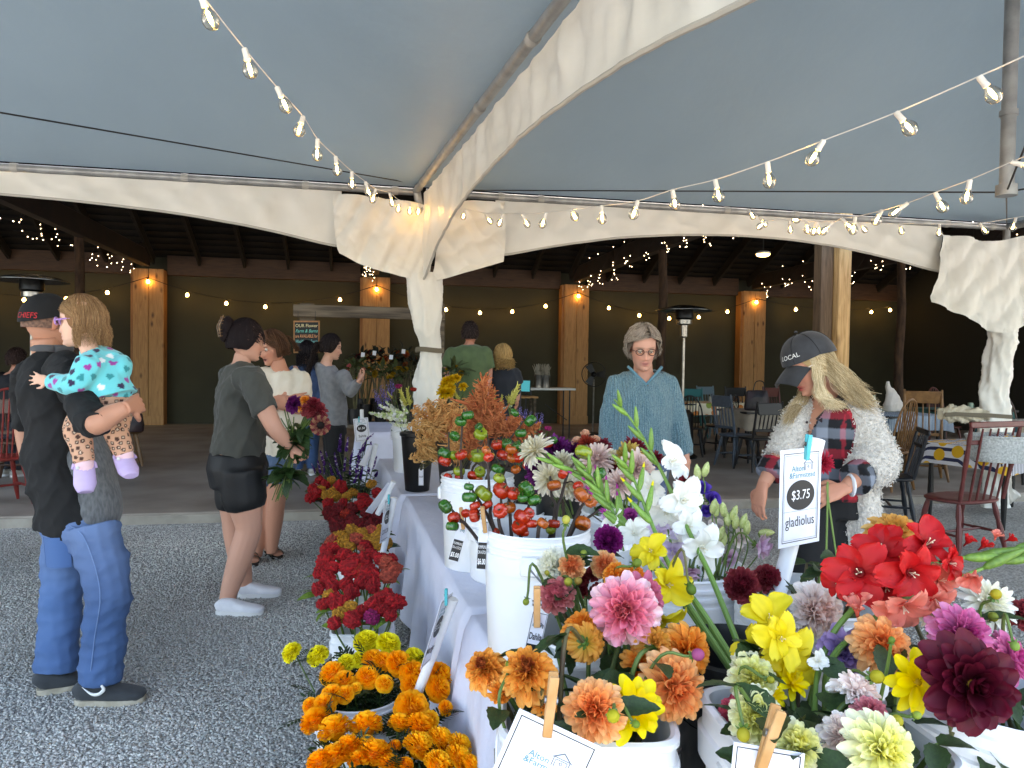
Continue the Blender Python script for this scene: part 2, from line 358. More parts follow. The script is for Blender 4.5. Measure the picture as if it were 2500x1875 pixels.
# ================================================================ SETTING
mb = MB(); S = 90
mb.add([(-S, -S, 0), (S, -S, 0), (S, S, 0), (-S, S, 0)], [(0, 1, 2, 3)]); g = mb.build('gravel_ground', GRAV); tag(g, kind='structure')
def pebbles(name, boxes, n, seed):
    q = np.random.default_rng(seed); P = []
    for (x0, x1, y0, y1, k) in boxes: P.append(np.stack([q.uniform(x0, x1, k), q.uniform(y0, y1, k)], 1))
    P = np.concatenate(P); k = len(P)
    base = np.array([(1, 0, 0), (0, 1, 0), (-1, 0, 0), (0, -1, 0), (0, 0, 1), (0, 0, -1)], float)
    tri = [(0, 1, 4), (1, 2, 4), (2, 3, 4), (3, 0, 4), (1, 0, 5), (2, 1, 5), (3, 2, 5), (0, 3, 5)]
    sz = q.uniform(.0045, .0105, k)
    V = base[None]*q.uniform(.65, 1.15, (k, 6, 1)); V *= (sz[:, None]*np.stack([q.uniform(.8, 1.3, k), q.uniform(.7, 1.1, k), q.uniform(.45, .8, k)], 1))[:, None]
    a = q.uniform(0, 6.28, k); c, s = np.cos(a), np.sin(a); tl = q.uniform(-.5, .5, k)
    V[..., 2] += V[..., 0]*tl[:, None]
    X = V[..., 0]*c[:, None]-V[..., 1]*s[:, None]; Y = V[..., 0]*s[:, None]+V[..., 1]*c[:, None]
    V[..., 0] = X+P[:, :1]; V[..., 1] = Y+P[:, 1:]; V[..., 2] += sz[:, None]*.35
    T = (np.array(tri)[None]+6*np.arange(k)[:, None, None]).reshape(-1, 3)
    me = bpy.data.meshes.new(name); me.vertices.add(k*6); me.vertices.foreach_set('co', V.ravel())
    me.loops.add(len(T)*3); me.loops.foreach_set('vertex_index', T.ravel()); me.polygons.add(len(T)); me.polygons.foreach_set('loop_start', np.arange(0, len(T)*3, 3))
    me.update(calc_edges=True); ca = me.color_attributes.new('Col', 'FLOAT_COLOR', 'POINT')
    gcol = q.beta(4, 4, k)*.66+.24; patch = .82+.24*np.sin(P[:, 0]*2.1+1)*np.sin(P[:, 1]*1.7+.4); gcol *= patch
    cc = np.stack([gcol*(1+q.normal(0, .03, k)), gcol*.985, gcol*.93, np.ones(k)], 1); ca.data.foreach_set('color', np.repeat(cc, 6, 0).ravel())
    me.materials.append(M('pebble', vcol=True, rough=.8)); o = obj(name, me); tag(o, 'loose grey gravel stones covering the ground', 'gravel', kind='stuff'); return o
pebbles('gravel', [(-2.6, .35, 2.2, 4.6, 62000), (-3.2, .3, 4.6, 7.05, 30000), (1.5, 4.4, 2.2, 4.2, 16000), (.6, 4.2, 4.2, 7.05, 14000)], 0, 5)
SZ = .10; SY = 7.12
mb = MB(); mb.box((2, (SY+17.4)/2, SZ/2-.15), (34, 17.4-SY, SZ+.3), ch=.012); slab = mb.build('concrete_slab', CONC); tag(slab, kind='structure')
mb = MB(); mb.box((2, SY-.004, SZ/2-.012), (34, .012, SZ-.02), ch=.004); e = mb.build('slab_edge', CONC_E, None); tag(e, kind='structure')
# ---------------------------------------------------------------- barn
barn = thing('barn', 'open-fronted timber barn with dark olive back wall and knotty pine columns', 'barn', (2, 12, SZ))
CX = [-9.25, -4.6, .14, 4.8, 9.4]; WY = 17.0
mb = MB(); mb.box((2, WY+.22, 2.3), (33, .12, 4.6)); mb.build('back_wall', OLIVE, barn)
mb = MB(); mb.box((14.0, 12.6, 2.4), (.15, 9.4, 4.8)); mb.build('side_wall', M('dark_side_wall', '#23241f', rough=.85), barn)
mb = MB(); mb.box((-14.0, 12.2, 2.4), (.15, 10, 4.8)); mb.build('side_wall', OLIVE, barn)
for X in CX:
    col = MB().box((X+.1, WY+.0, 1.75), (.66, .26, 3.3), ch=.006).build('column', PINE2, barn)
    for k in (-1, 1):
        bm_ = MB().box((0, 0, 0), (.296, .035, 3.3), ch=.006); o = bm_.build('board', PINE, col, local=True)
        o.location = np.array((X+.13+k*.152, WY-.15, 1.76))-wloc(col)
    MB().box((X+.13, WY-.185, .2), (.62, .03, .2), ch=.004).build('plinth', PINE, col)
for i in range(len(CX)):
    x0 = CX[i]+.45; x1 = CX[i+1]-.22 if i+1 < len(CX) else 13.9
    MB().box(((x0+x1)/2, WY+.1, 3.52), (x1-x0, .16, .42), ch=.006).build('wall_beam', BEAMW, barn)
RS = .5; RZ = 3.62
def roofz(Y): return RZ+RS*(WY-Y) if Y > 12 else RZ+RS*(Y-7)
k = 0
for x in np.arange(-13.6, 14, .92):
    p0, p1 = np.array((x, WY-.02, RZ-.02)), np.array((x, 12.0, roofz(12.01)-.02)); d = p1-p0; L_ = np.linalg.norm(d)
    o = MB().box((0, 0, 0), (.055, L_, .2), ch=.004).build('rafter', DARKW, barn, local=True); o.location = (p0+p1)/2-wloc(barn); o.rotation_euler = (math.atan2(d[2], d[1]) if d[1] > 0 else -math.atan2(d[2], -d[1]), 0, 0)
ba = MB().box((0, 0, 0), (27.6, .11, .022), ch=.002).data('batten', DARKW)
for i, Y in enumerate(np.arange(12.1, 17, .2)):
    o = obj('batten', ba, barn, np.array((0, Y, roofz(Y)+.12+.006*(i % 3)))-wloc(barn), (-math.atan(RS), 0, 0)); o.location.x += .0
mb = MB()
for (Ya, Yb) in ((17.35, 12.0), (12.0, 6.9)):
    za, zb = (roofz(17)-.18+.17, roofz(12.01)+.17) if Ya > 13 else (roofz(12.01)+.17, RZ+.1)
    mb.add([(-14, Ya, za), (14.2, Ya, za), (14.2, Yb, zb), (-14, Yb, zb), (-14, Ya, za+.05), (14.2, Ya, za+.05), (14.2, Yb, zb+.05), (-14, Yb, zb+.05)], [(0, 1, 2, 3), (7, 6, 5, 4), (0, 4, 5, 1), (2, 6, 7, 3), (1, 5, 6, 2), (0, 3, 7, 4)])
mb.build('roof', ROOFM, barn, smooth=False)
for X in CX[1:]:
    MB().box((X+.1, 12.1, 3.62), (.16, 9.4, .34), ch=.01).build('tie_beam', M('dark_red_beam', '#22120d', '#120a08', sc=4, rough=.85), barn)
for X, Y in ((-4.55, 13.2), (4.92, 11.7), (9.5, 11.7)):
    q = [np.array((X+.012*math.sin(i*1.3), Y+.012*math.cos(i*1.7), SZ+i*.42)) for i in range(9)]; q[-1][2] = 3.5
    MB().tube(q, [.085-.002*i for i in range(9)], 12).build('log_post', BARK, barn)
for X in (-9.4, 9.9): MB().box((X, 7.4, 1.75), (.2, .2, 3.5)).build('front_post', TIMB2, barn)
MB().box((0, 7.32, 3.66), (28, .16, .3)).build('front_beam', BEAMW, barn)
tp = thing('timber_post', 'square sawn timber post at the barn front beside the capped blonde woman', 'post', (5.1, 7.4, SZ))
MB().box((5.22, 7.38, 1.82), (.155, .15, 3.42), ch=.008).build('front_member', TIMB, tp)
MB().box((5.055, 7.46, 1.82), (.15, .15, 3.42), ch=.008).build('rear_member', TIMB2, tp)
# ---------------------------------------------------------------- tents
ZE = 3.0
A0, A1 = np.array((.47, 6.58)), np.array((1.05, .45))       # shared side between the two tents
def canopy(name, quad, peak, parent, drop=.0):
    n = 33; a, b, c, d = [np.array(q, float) for q in quad]; G = np.zeros((n, n, 3))
    for i in range(n):
        for j in range(n):
            u, v = i/(n-1), j/(n-1); p = a*(1-u)*(1-v)+b*u*(1-v)+c*u*v+d*(1-u)*v
            e = (abs(2*u-1)**7+abs(2*v-1)**7)**(1/7); e = min(e, 1)
            z = ZE+.04+(peak-ZE)*(1-e)**1.22+.010*math.sin(9*u+3*v)*(1-e)
            G[i, j] = (p[0], p[1], z)
    mb = MB(); mb.grid(G, flip=True); mb.build(name, VINYLC, parent, angle=None)
def pipe(pts, r, parent, name='frame_pipe', m=STEEL): return MB().tube(pts, r, 14).build(name, m, parent)
def valance(x0, x1, y0, y1, top, zs, parent, name='valance', folds=1.0, seed=0, nv=14, nu=110, side=-1):
    """hanging cloth between two points; zs: lower edge heights along it"""
    G = np.zeros((nv, nu, 3)); t = np.linspace(0, 1, nu); zb = np.interp(t, np.linspace(0, 1, len(zs)), zs)
    zb = np.convolve(np.pad(zb, 4, mode='edge'), np.ones(9)/9, 'valid'); d = nrm((x1-x0, y1-y0, 0)); nn = np.array((-d[1], d[0], 0))*side
    for i in range(nv):
        s = i/(nv-1); P = np.stack([x0+(x1-x0)*t, y0+(y1-y0)*t, top+(zb-top)*s], 1)
        dis = .022*wav(P+(0, 0, .0), 3, 15, seed, (.8, 1, .7), True)*folds*math.sin(math.pi*min(1, s*.9+.1))+.004*wav(P, 3, 44, seed+3, (1, 1, .5), True)*folds
        G[i] = P+nn*(dis+.025*s*(1-s)*2)[:, None]
    mb = MB(); mb.grid(G); o = mb.build(name, VINYL, parent, angle=None)
    MB().tube(G[-1]+np.array((0, 0, -.004)), .011, 6).build('hem', M('tent_hem', '#bdbab1', rough=.5), o); return o
def straps(p0, p1, ts, parent, r=.036):
    p0, p1 = np.array(p0), np.array(p1); d = nrm(p1-p0)
    for t in ts: p = p0+(p1-p0)*t; MB().tube([p-d*.028, p-d*.01, p+d*.01, p+d*.028], [r, r+.002, r+.002, r], 12, cap=False).build('strap', STRAP, parent)
tl = thing('tent', 'white frame tent canopy overhead on the side where the man carries a toddler', 'tent', (-2.5, 3.5, 0))
tr = thing('tent', 'white frame tent canopy over the dahlia buckets, with steel mast and fabric-wrapped legs', 'tent', (3.6, 3.5, 0))
canopy('canopy', ((-5.6, 6.58), (*A0,), (*A1,), (-5.4, .45)), 5.0, tl)
tf = thing('tent', 'added unseen tent canopy beyond the right edge, shading the far tent leg', 'tent', (9.7, 3.5, 0)); canopy('canopy', ((6.62, 6.58), (12.7, 6.58), (12.9, .45), (6.92, .45)), 5.0, tf)  # unseen canopy, added to cut the sky light on the right leg wrap
canopy('canopy', ((*A0,), (6.6, 6.58), (6.9, .45), (*A1,)), 5.0, tr)
pipe([(-5.6, 6.6, ZE), (-3, 6.6, ZE), (A0[0]-.03, 6.6, ZE)], .032, tl); pipe([(A0[0]+.06, 6.6, ZE), (4, 6.6, ZE), (6.6, 6.6, ZE)], .032, tr)
straps((-5.6, 6.6, ZE), (A0[0], 6.6, ZE), (.47, .68, .84, .925, .965), tl); straps((A0[0], 6.6, ZE), (6.6, 6.6, ZE), (.12, .18, .33, .48, .6, .75, .88, .97), tr)
vp0 = np.array((A0[0]-.03, 6.55, ZE)); vp1 = np.array((A1[0]-.0, .45, ZE))
pipe([vp0, (vp0+vp1)/2, vp1], .031, tl); straps(vp0, vp1, (.02, .06, .12, .22, .36, .52, .66, .8, .92), tl, .034)
pipe([(vp0[0], 6.55, ZE+.02), (vp0[0]+.1, 6.58, 2.5), (vp0[0]+.11, 6.58, 0)], .035, tl, 'leg')
pipe([(-5.6, .45, ZE), (A1[0], .45, ZE)], .032, tl); pipe([(A1[0], .45, ZE), (6.9, .45, ZE)], .032, tr)
pipe([(6.6, 6.6, ZE), (6.6, 6.6, 0)], .034, tr, 'leg'); pipe([(6.6, 6.58, ZE), (6.9, .45, ZE)], .032, tr)
for P_ in ((-5.6, 6.6), (-5.4, .45)): pipe([(*P_, ZE), (*P_, 0)], .034, tl, 'leg')
pipe([(A1[0]+.05, .4, ZE), (A1[0]+1.6, .4, ZE)], .03, tr)
pipe([(6.9, .45, ZE), (6.9, .45, 0)], .034, tr, 'leg')
kp = (3.49, 3.5); pipe([(kp[0], kp[1], 2.5), (kp[0], kp[1], 3.6), (kp[0]+.01, kp[1], 4.95)], [.037, .037, .037], tr, 'mast')
MB().tube([(kp[0], kp[1], 2.46), (kp[0], kp[1], 2.52)], .055, 12).build('mast_foot', STEEL, tr)
MB().tube([(kp[0], kp[1], 2.9), (kp[0], kp[1], 2.93)], .047, 12).build('mast_collar', STEEL, tr)
for q in ((A0[0]+.05, 6.55), (6.55, 6.55), (6.85, .5), (A1[0]+.05, .5)): MB().tube([(kp[0], kp[1], 2.48), (*q, ZE+.01)], .005, 5).build('tension_cable', CABLE, tr)
for q in ((A0[0]-.05, 6.55), (-5.55, 6.55)): MB().tube([(-2.5, 3.5, 2.62), (*q, ZE+.06)], .005, 5).build('tension_cable', CABLE, tl)
pipe([(-2.5, 3.5, 2.6), (-2.5, 3.5, 4.95)], .042, tl, 'mast')
valance(-5.6, -.2, 6.585, 6.585, ZE-.035, [2.45, 2.62, 2.74, 2.79, 2.79, 2.76, 2.71, 2.62, 2.48], tl, seed=1)
valance(1.15, 5.8, 6.585, 6.585, ZE-.035, [2.46, 2.59, 2.69, 2.745, 2.77, 2.76, 2.71, 2.62, 2.5], tr, seed=2)
valance(A0[0]+.03, A1[0]+.03, 6.5, .5, ZE-.03, [2.2, 2.42, 2.56, 2.62, 2.645, 2.645, 2.6, 2.53, 2.42, 2.3, 2.2], tr, seed=4, folds=1.1, nu=150)
def drape(rows, Y, parent, name, seed, amp=.03, nu=64, sub=12, yoff=None):
    """cloth from rows of picture points (left..right), each row at distance Y"""
    RW = []
    for k, r in enumerate(rows):
        yy = Y if yoff is None else Y+yoff[k]
        RW.append(np.array(spline([gy(x, y, yy) for x, y in r], 10)))
    m_ = max(len(r) for r in RW); RW = [np.stack([np.interp(np.linspace(0, 1, nu), np.linspace(0, 1, len(r)), r[:, a]) for a in range(3)], 1) for r in RW]
    RW = np.array(RW); G = np.array([spline(list(RW[:, j]), sub) for j in range(nu)]).transpose(1, 0, 2)
    f = wav(G, 3, 15, seed, (1, 1, .8), True)*amp*.95+wav(G, 3, 40, seed+1, (1.0, 1, .8), True)*amp*.16; G[..., 1] += f
    mb = MB(); mb.grid(G); return mb.build(name, VINYL, parent, angle=None)
lc = drape([[(812, 474), (900, 480), (1040, 500)], [(816, 540), (900, 560), (1045, 560)], [(822, 600), (920, 628), (1052, 640)], [(829, 620), (905, 655), (1040, 690)]], 6.52, tl, 'leg_wrap_wing', 21, .03)
rc = drape([[(1072, 505), (1130, 492), (1232, 494)], [(1066, 570), (1140, 560), (1233, 560)], [(1062, 640), (1140, 632), (1231, 615)], [(1050, 690), (1130, 668), (1228, 640)]], 6.5, tr, 'leg_wrap_wing', 23, .03)
def sleeve(cx, parent, prof, seed, Y=6.58, flat=.75, amp=.02):
    """gathered cloth tube round a leg; prof: (x-left px, x-right px, y px)"""
    G = []; n = 64
    for (xl, xr, y) in prof:
        a, b = gy(xl, y, Y), gy(xr, y, Y); c = (a+b)/2; r = (b[0]-a[0])/2; t = np.arange(n)*2*math.pi/n
        G.append(np.stack([c[0]+r*np.cos(t), c[1]+r*flat*np.sin(t), np.full(n, c[2])], 1))
    G = np.array(G); G = np.array([spline(list(G[:, j]), 14) for j in range(n)]).transpose(1, 0, 2)
    c = G.mean(1, keepdims=True); d = G-c; rr = np.linalg.norm(d[..., :2], axis=-1, keepdims=True)+1e-6
    f = wav(G, 4, 24, seed, (1, 1, .4), True)[..., None]*amp+wav(G, 3, 60, seed+1, (1, 1, .7), True)[..., None]*amp*.2
    G[..., :2] += d[..., :2]/rr*f; mb = MB(); mb.grid(G, close=True, flip=True); return mb.build('leg_sleeve', VINYL, parent, angle=None)
sleeve(0, tl, [(988, 1084, 668), (992, 1083, 720), (1003, 1083, 785), (1019, 1080, 845), (1021, 1079, 858), (1010, 1082, 915), (1004, 1086, 985), (1008, 1084, 1100), (1012, 1084, 1290)], 31)
MB().tube(np.array([gy(1018+i*0, 852, 6.58)*0+np.array((gy(1049, 852, 6.58)[0]+.122*math.cos(a), 6.58+.095*math.sin(a), 1.605+.006*math.sin(2*a))) for i, a in enumerate(np.linspace(0, 2*math.pi, 25))]), [.007]*25, 6, flat=3.5).build('tie_strap', M('khaki_strap', '#6b6353', rough=.8), tl)
drape([[(2296, 574), (2350, 578), (2420, 590), (2500, 575)], [(2290, 640), (2360, 660), (2450, 680), (2510, 660)], [(2272, 715), (2350, 745), (2450, 770), (2515, 740)], [(2271, 738), (2345, 770), (2430, 812), (2520, 790)]], 6.5, tr, 'leg_wrap_wing', 27, .035)
sleeve(0, tr, [(2412, 2482, 800), (2414, 2480, 835), (2403, 2472, 900), (2392, 2464, 962), (2392, 2462, 1010), (2390, 2466, 1055), (2396, 2460, 1120), (2398, 2462, 1190), (2396, 2462, 1238)], 33, amp=.03)
# ================================================================ STRING LIGHTS
WCORD = M('white_cord', '#d9dad8', rough=.5); BCORD = M('black_cord', '#131313', rough=.6)
SOCK_W = M('white_socket', '#e6e6e2', rough=.4); SOCK_B = M('black_socket', '#161514', rough=.5)
FIL = M('warm_filament', '#ffd9a0', emit='#ffc873', estr=17.0)
def mat_glass():
    m = bpy.data.materials.new('clear_bulb_glass'); m.use_nodes = True; N = m.node_tree.nodes; L = m.node_tree.links
    for n in list(N): N.remove(n)
    o = N.new('ShaderNodeOutputMaterial'); t = N.new('ShaderNodeBsdfTransparent'); t.inputs[0].default_value = (1, .95, .86, 1)
    g_ = N.new('ShaderNodeBsdfGlossy'); g_.inputs['Roughness'].default_value = .03; lw = N.new('ShaderNodeLayerWeight'); lw.inputs[0].default_value = .42
    mx = N.new('ShaderNodeMixShader'); L.new(lw.outputs['Facing'], mx.inputs[0]); L.new(t.outputs[0], mx.inputs[1]); L.new(g_.outputs[0], mx.inputs[2]); L.new(mx.outputs[0], o.inputs[0]); return m
GLASS = mat_glass()
_sock = MB().lathe([(.0, .0), (.009, 0), (.0105, -.004), (.0105, -.03), (.0115, -.034), (.0115, -.042), (.0, -.042)], 12).data('socket', SOCK_W)
_sockb = MB().lathe([(.0, .0), (.012, 0), (.015, -.006), (.015, -.05), (.0, -.05)], 10).data('socket', SOCK_B)
_glob = MB().lathe([(.010, -.040), (.0125, -.048), (.021, -.060), (.0262, -.075), (.0262, -.083), (.022, -.095), (.014, -.103), (.005, -.1065), (.0, -.107)], 16).data('bulb', GLASS, angle=None)
_fil = MB().lathe([(.0, -.052), (.005, -.055), (.0065, -.07), (.005, -.088), (.0, -.091)], 8).data('filament', FIL)
_led = MB().lathe([(.012, -.046), (.02, -.06), (.034, -.085), (.036, -.098), (.03, -.115), (.016, -.127), (.0, -.13)], 12).data('bulb', M('lit_warm_bulb', '#ffe2b0', emit='#ffc46a', estr=7.0), angle=None)
_lit = MATS['lit_warm_bulb']
def light_string(label, path, bulbs, cordm, sock, glob, fil, n=10, r=.0024, group=None, tilt=.25, seed=0, twist=True):
    """path: points; bulbs: points on it"""
    q = random.Random(seed); t = thing('string_lights', label, 'string lights', path[0], group=group)
    P = spline(path, n); c = MB(); c.tube(P, r, 6)
    c.build('cord', cordm, t)
    for b in bulbs:
        rot = Euler((q.gauss(0, tilt), q.gauss(0, tilt), q.uniform(0, 6)))
        s = obj('socket', sock, t, np.array(b)-wloc(t), rot)
        g_ = obj('bulb', glob, s)
        if fil is not None: obj('filament', fil, g_)
    return t
def pxD(l): return [gd(x*1.13, y*1.13, D) for x, y, D in l]
SA = [(430, -18, 2.15), (528, 105, 2.5), (598, 188, 2.85), (655, 252, 3.2), (686, 300, 3.55), (725, 338, 3.95), (760, 370, 4.35), (789, 392, 4.8), (812, 408, 5.2), (842, 417, 5.5), (862, 432, 5.8), (886, 438, 6.05), (905, 441, 6.3)]
light_string('white cord of clear globe bulbs sweeping down from upper left to the middle tent leg', [gd(455, -60, 2.0)]+pxD(SA), pxD(SA[0:]), WCORD, _sock, _glob, _fil, seed=1)
SB = [(1005, 452, 6.2), (1047, 460, 5.9), (1086, 462, 5.6), (1129, 462, 5.2), (1180, 459, 4.8), (1234, 453, 4.4), (1300, 445, 4.05), (1378, 434, 3.75), (1453, 410, 3.5), (1545, 388, 3.25), (1658, 350, 3.0), (1780, 303, 2.8), (1936, 243, 2.6), (2115, 165, 2.4)]
light_string('white cord of clear globe bulbs rising from the middle tent leg to the upper right', pxD(SB)+[gd(2560, 110, 2.25)], pxD(SB), WCORD, _sock, _glob, _fil, seed=2, tilt=.35)
SC = [(1617, 452, 6.2), (1640, 468, 6.0), (1656, 476, 5.8), (1697, 474, 5.5), (1742, 478, 5.2), (1765, 478, 5.0), (1800, 479, 4.75), (1818, 472, 4.5), (1848, 468, 4.3), (1905, 455, 4.0), (1962, 438, 3.75), (2020, 416, 3.5), (2096, 388, 3.25), (2185, 350, 3.05)]
light_string('white cord of clear globe bulbs rising past the hanging steel mast', pxD(SC)+[gd(2540, 365, 2.9)], pxD(SC), WCORD, _sock, _glob, _fil, seed=3, tilt=.45)
SD = [(1705, 478, 6.3), (1768, 481, 6.25), (1856, 481, 6.2), (1943, 483, 6.1), (2030, 484, 6.0), (2116, 482, 5.9), (2195, 470, 5.8)]
light_string('nearly level white cord of globe bulbs along the valance at the right tent leg', pxD(SD)+[gd(2540, 520, 5.7)], pxD(SD), WCORD, _sock, _glob, _fil, seed=4, tilt=.35)
SE = [(-12, 388, 6.1), (5, 390, 6.15), (18, 392, 6.2), (40, 389, 6.3), (67, 376, 6.45)]
light_string('bunched clear globe bulbs at the far left tent pipe joint', pxD(SE), pxD(SE), WCORD, _sock, _glob, _fil, seed=5, tilt=.35)
# black strings along the barn wall, one bulb at each column
for i, (xa, xb) in enumerate(zip([c+.13 for c in CX[:-1]], [c+.13 for c in CX[1:]])):
    zt, sag = 3.22, .46; pts = []; bl = []
    for s in np.linspace(0, 1, 13): pts.append((xa+(xb-xa)*s, WY-.24, zt-sag*4*s*(1-s)))
    for s in ([0] if i else [])+[1/6, 2/6, 3/6, 4/6, 5/6]+([1] if i == 3 else []): bl.append((xa+(xb-xa)*s, WY-.24, zt-sag*4*s*(1-s)))
    light_string(['black cord of small warm bulbs on the wall behind the man carrying the toddler', 'black cord of small warm bulbs on the wall behind the hanging chalkboard', 'black cord of small warm bulbs on the wall above the counter table', 'black cord of small warm bulbs on the wall behind the rear patio heater'][i], pts, bl, BCORD, _sockb, _led, None, n=3, r=.008, seed=20+i, tilt=.08)
pts = [(CX[-1]+.13+s*4.3, WY-.24, 3.22-.2*4*s*(1-s)) for s in np.linspace(0, 1, 9)]
light_string('black cord of small warm bulbs on the wall right of the timber post', pts, [pts[2], pts[4], pts[6], pts[7]], BCORD, _sockb, _led, None, n=3, r=.008, seed=30, tilt=.08)
# tiny fairy lights draped over the tie beams
FAIRY = M('fairy_led', '#fff0d8', emit='#ffe2b8', estr=3.0)
for X, lab, seed in ((-4.5, 'draped tiny fairy lights on the roof beam above the man with the toddler', 3), (.24, 'draped tiny fairy lights on the roof beam behind the middle tent leg', 4), (4.9, 'draped tiny fairy lights looping along the beam above the rear patio heater', 5), (9.5, 'draped tiny fairy lights on the roof beam near the square timber post', 6)):
    q = random.Random(seed); t = thing('fairy_lights', lab, 'fairy lights', (X, 12.5, 3.5), group='fairy light strands on barn beams'); mb = MB(); P = []
    y = 16.3
    while y > 8.5:
        a = q.uniform(.5, 1.0); h = q.uniform(.14, .3); n = q.randint(6, 9)
        for k in range(n):
            s = k/n; P.append((X-.1+q.gauss(0, .03)-.12*(s > .5), y-a*s*.75, 3.62-h*math.sin(math.pi*s)*1.25-.08+q.gauss(0, .02)))
        y -= a; P.append((X-.08, y+.05, 3.85))
    for p in P: mb.ell(p, .0065, nu=6, nv=4)
    tag(mb.build('led', FAIRY, t), kind='stuff'); c = MB(); c.tube(P, .0025, 4); c.build('wire', BCORD, t)
cl = thing('ceiling_lamp', 'lit round ceiling lamp under the dark barn roof', 'lamp', gy(1863, 620, 11.2))
L0 = gy(1863, 622, 11.2); MB().lathe([(.0, .04), (.07, .04), (.11, .02), (.12, -.01), (.0, -.012)], 20, L0+(0, 0, .02)).build('housing', SOCK_W, cl)
MB().lathe([(.0, -.035), (.06, -.03), (.1, -.015), (.11, .0), (.0, .0)], 20, L0).build('diffuser', M('lamp_diffuser', '#fff0cc', emit='#ffd890', estr=1.6), cl)
MB().tube([L0+(0, 0, .06), (L0[0], L0[1], 5.9)], .008, 6).build('stem', SOCK_B, cl)
# ================================================================ TABLES AND CLOTHS
ZT = .66
CLOTH = M('white_tablecloth', '#d9dcec', '#cfd2e4', sc=3, rough=.75, bump=.5, bsc=16, bdist=.012)
OLDW = M('weathered_dark_plank', '#3b3a38', '#1f1e1d', sc=3, rough=.9, bump=.9, bsc=9, bdist=.012, stretch=(.6, 7, 7))
BURL = M('burlap', '#8a7b62', '#6d6049', sc=40, rough=.95, bump=.8, bsc=200, bdist=.003)
DMETAL = M('dark_metal_leg', '#3a3c3e', rough=.5, metal=.6); TTOP = M('folding_table_top', '#d6d6d2', rough=.5)
def cloth_table(label, clabel, pn, pf, wd, seed, z=ZT, near_skirt=True):
    pn, pf = np.array(pn, float), np.array(pf, float); d = nrm(pf-pn); s = np.array((d[1], -d[0])); L_ = np.linalg.norm(pf-pn); c = (pn+pf)/2+s*wd/2
    t = thing('folding_table', label, 'table', (*c, 0), group='cloth covered flower tables')
    a = math.atan2(d[1], d[0]); Rz = euler(z=math.degrees(a)); MB().box((*c, z-.02), (L_-.03, wd-.03, .035), Rz).build('table_top', TTOP, t)
    for i in (-1, 1):
        for j in (-1, 1):
            p = c+d*i*(L_/2-.18)+s*j*(wd/2-.1); MB().tube([(*p, 0), (*p, z-.04)], .014, 8).build('leg', DMETAL, t)
    n = 260; per = []
    rr = .03; hw, hl = wd/2, L_/2
    for k in range(n):
        q = k/n*2*(wd+L_)
        if q < L_: x, y, nx, ny = -hl+q, -hw, 0, -1
        elif q < L_+wd: x, y, nx, ny = hl, -hw+(q-L_), 1, 0
        elif q < 2*L_+wd: x, y, nx, ny = hl-(q-L_-wd), hw, 0, 1
        else: x, y, nx, ny = -hl, hw-(q-2*L_-wd), -1, 0
        per.append((x, y, nx, ny))
    per = np.array(per); loc = np.stack([per[:, 0], per[:, 1], 0*per[:, 0]], 1)
    f1 = wav(loc, 6, 17, seed); f2 = wav(loc, 6, 42, seed+1); hem = .05+.03*wav(loc, 4, 3, seed+2)
    rows = []; cl = np.minimum(1, np.maximum(abs(per[:, 0])-hl+.1, 0)/.1*np.maximum(abs(per[:, 1])-hw+.1, 0)/.1)
    for r in np.linspace(0, 1, 16):
        zz = (z+.004)*(1-r)+hem*r; o_ = .012+r**.8*(.03+.03*f1+.016*f2+.07*cl)
        if r == 0: o_ = 0*o_
        P = np.stack([per[:, 0]+per[:, 2]*o_, per[:, 1]+per[:, 3]*o_, zz-.006*(r > 0)*(1-r)], 1); rows.append(P)
    top = []
    for s_ in (.0, .35, .7, .97): top.append(np.stack([per[:, 0]*s_, per[:, 1]*s_, np.full(n, z+.006)+.0015*wav(loc*s_, 5, 14, seed+5)], 1))
    G = np.array(top+rows); G = G@Rz.T; G[..., 0] += c[0]; G[..., 1] += c[1]
    mb = MB(); mb.grid(G, close=True, flip=False); o = mb.build('tablecloth', CLOTH, None, angle=None)
    tag(o, clabel, 'tablecloth', 'white cloths on the flower tables'); return t
cloth_table('table under white cloth in front, carrying the pumpkin branch buckets', 'long white cloth skirting the near table beside the celosia buckets', (.345, 2.42), (.265, 4.55), .78, 1)
cloth_table('table under white cloth further back, carrying the amaranth buckets', 'white cloth skirting the middle table below the amaranth plumes', (.235, 4.62), (.14, 6.4), .76, 2)
cloth_table('table under white cloth closest to the wooden plank table', 'white cloth on the table end next to the marigold bucket', (.385, 1.78), (.352, 2.36), .80, 3)
cloth_table('table under white cloth farthest back, by the young woman in grey sweatshirt', 'white cloth skirting the rear table beside the salvia', (.05, 7.3), (-.05, 8.6), .76, 4, z=.8)
wt = thing('plank_table', 'weathered dark plank table under the front dahlia buckets', 'table', (.8, 1.15, 0))
for i in range(8): MB().box((.87, .5+.165*i, ZT-.03), (1.05, .155, .04), euler(z=rnd.uniform(-.4, .4)), ch=.008).build('plank', OLDW, wt)
for x in (.42, 1.32):
    for y in (.55, 1.6): MB().box((x, y, .31), (.08, .08, .6), ch=.01).build('leg', OLDW, wt)
MB().box((.87, 1.1, .56), (.9, 1.0, .06)).build('apron', OLDW, wt)
mb = MB(); G = np.array([[(.66+u*.5, 1.12+v*.55, ZT+.004+.004*math.sin(5*u+3*v)) for u in np.linspace(0, 1, 14)] for v in np.linspace(0, 1, 14)]); mb.grid(G, flip=False)
tag(mb.build('burlap_cloth', BURL), 'brown burlap cloth lying on the dark planks between buckets', 'cloth')
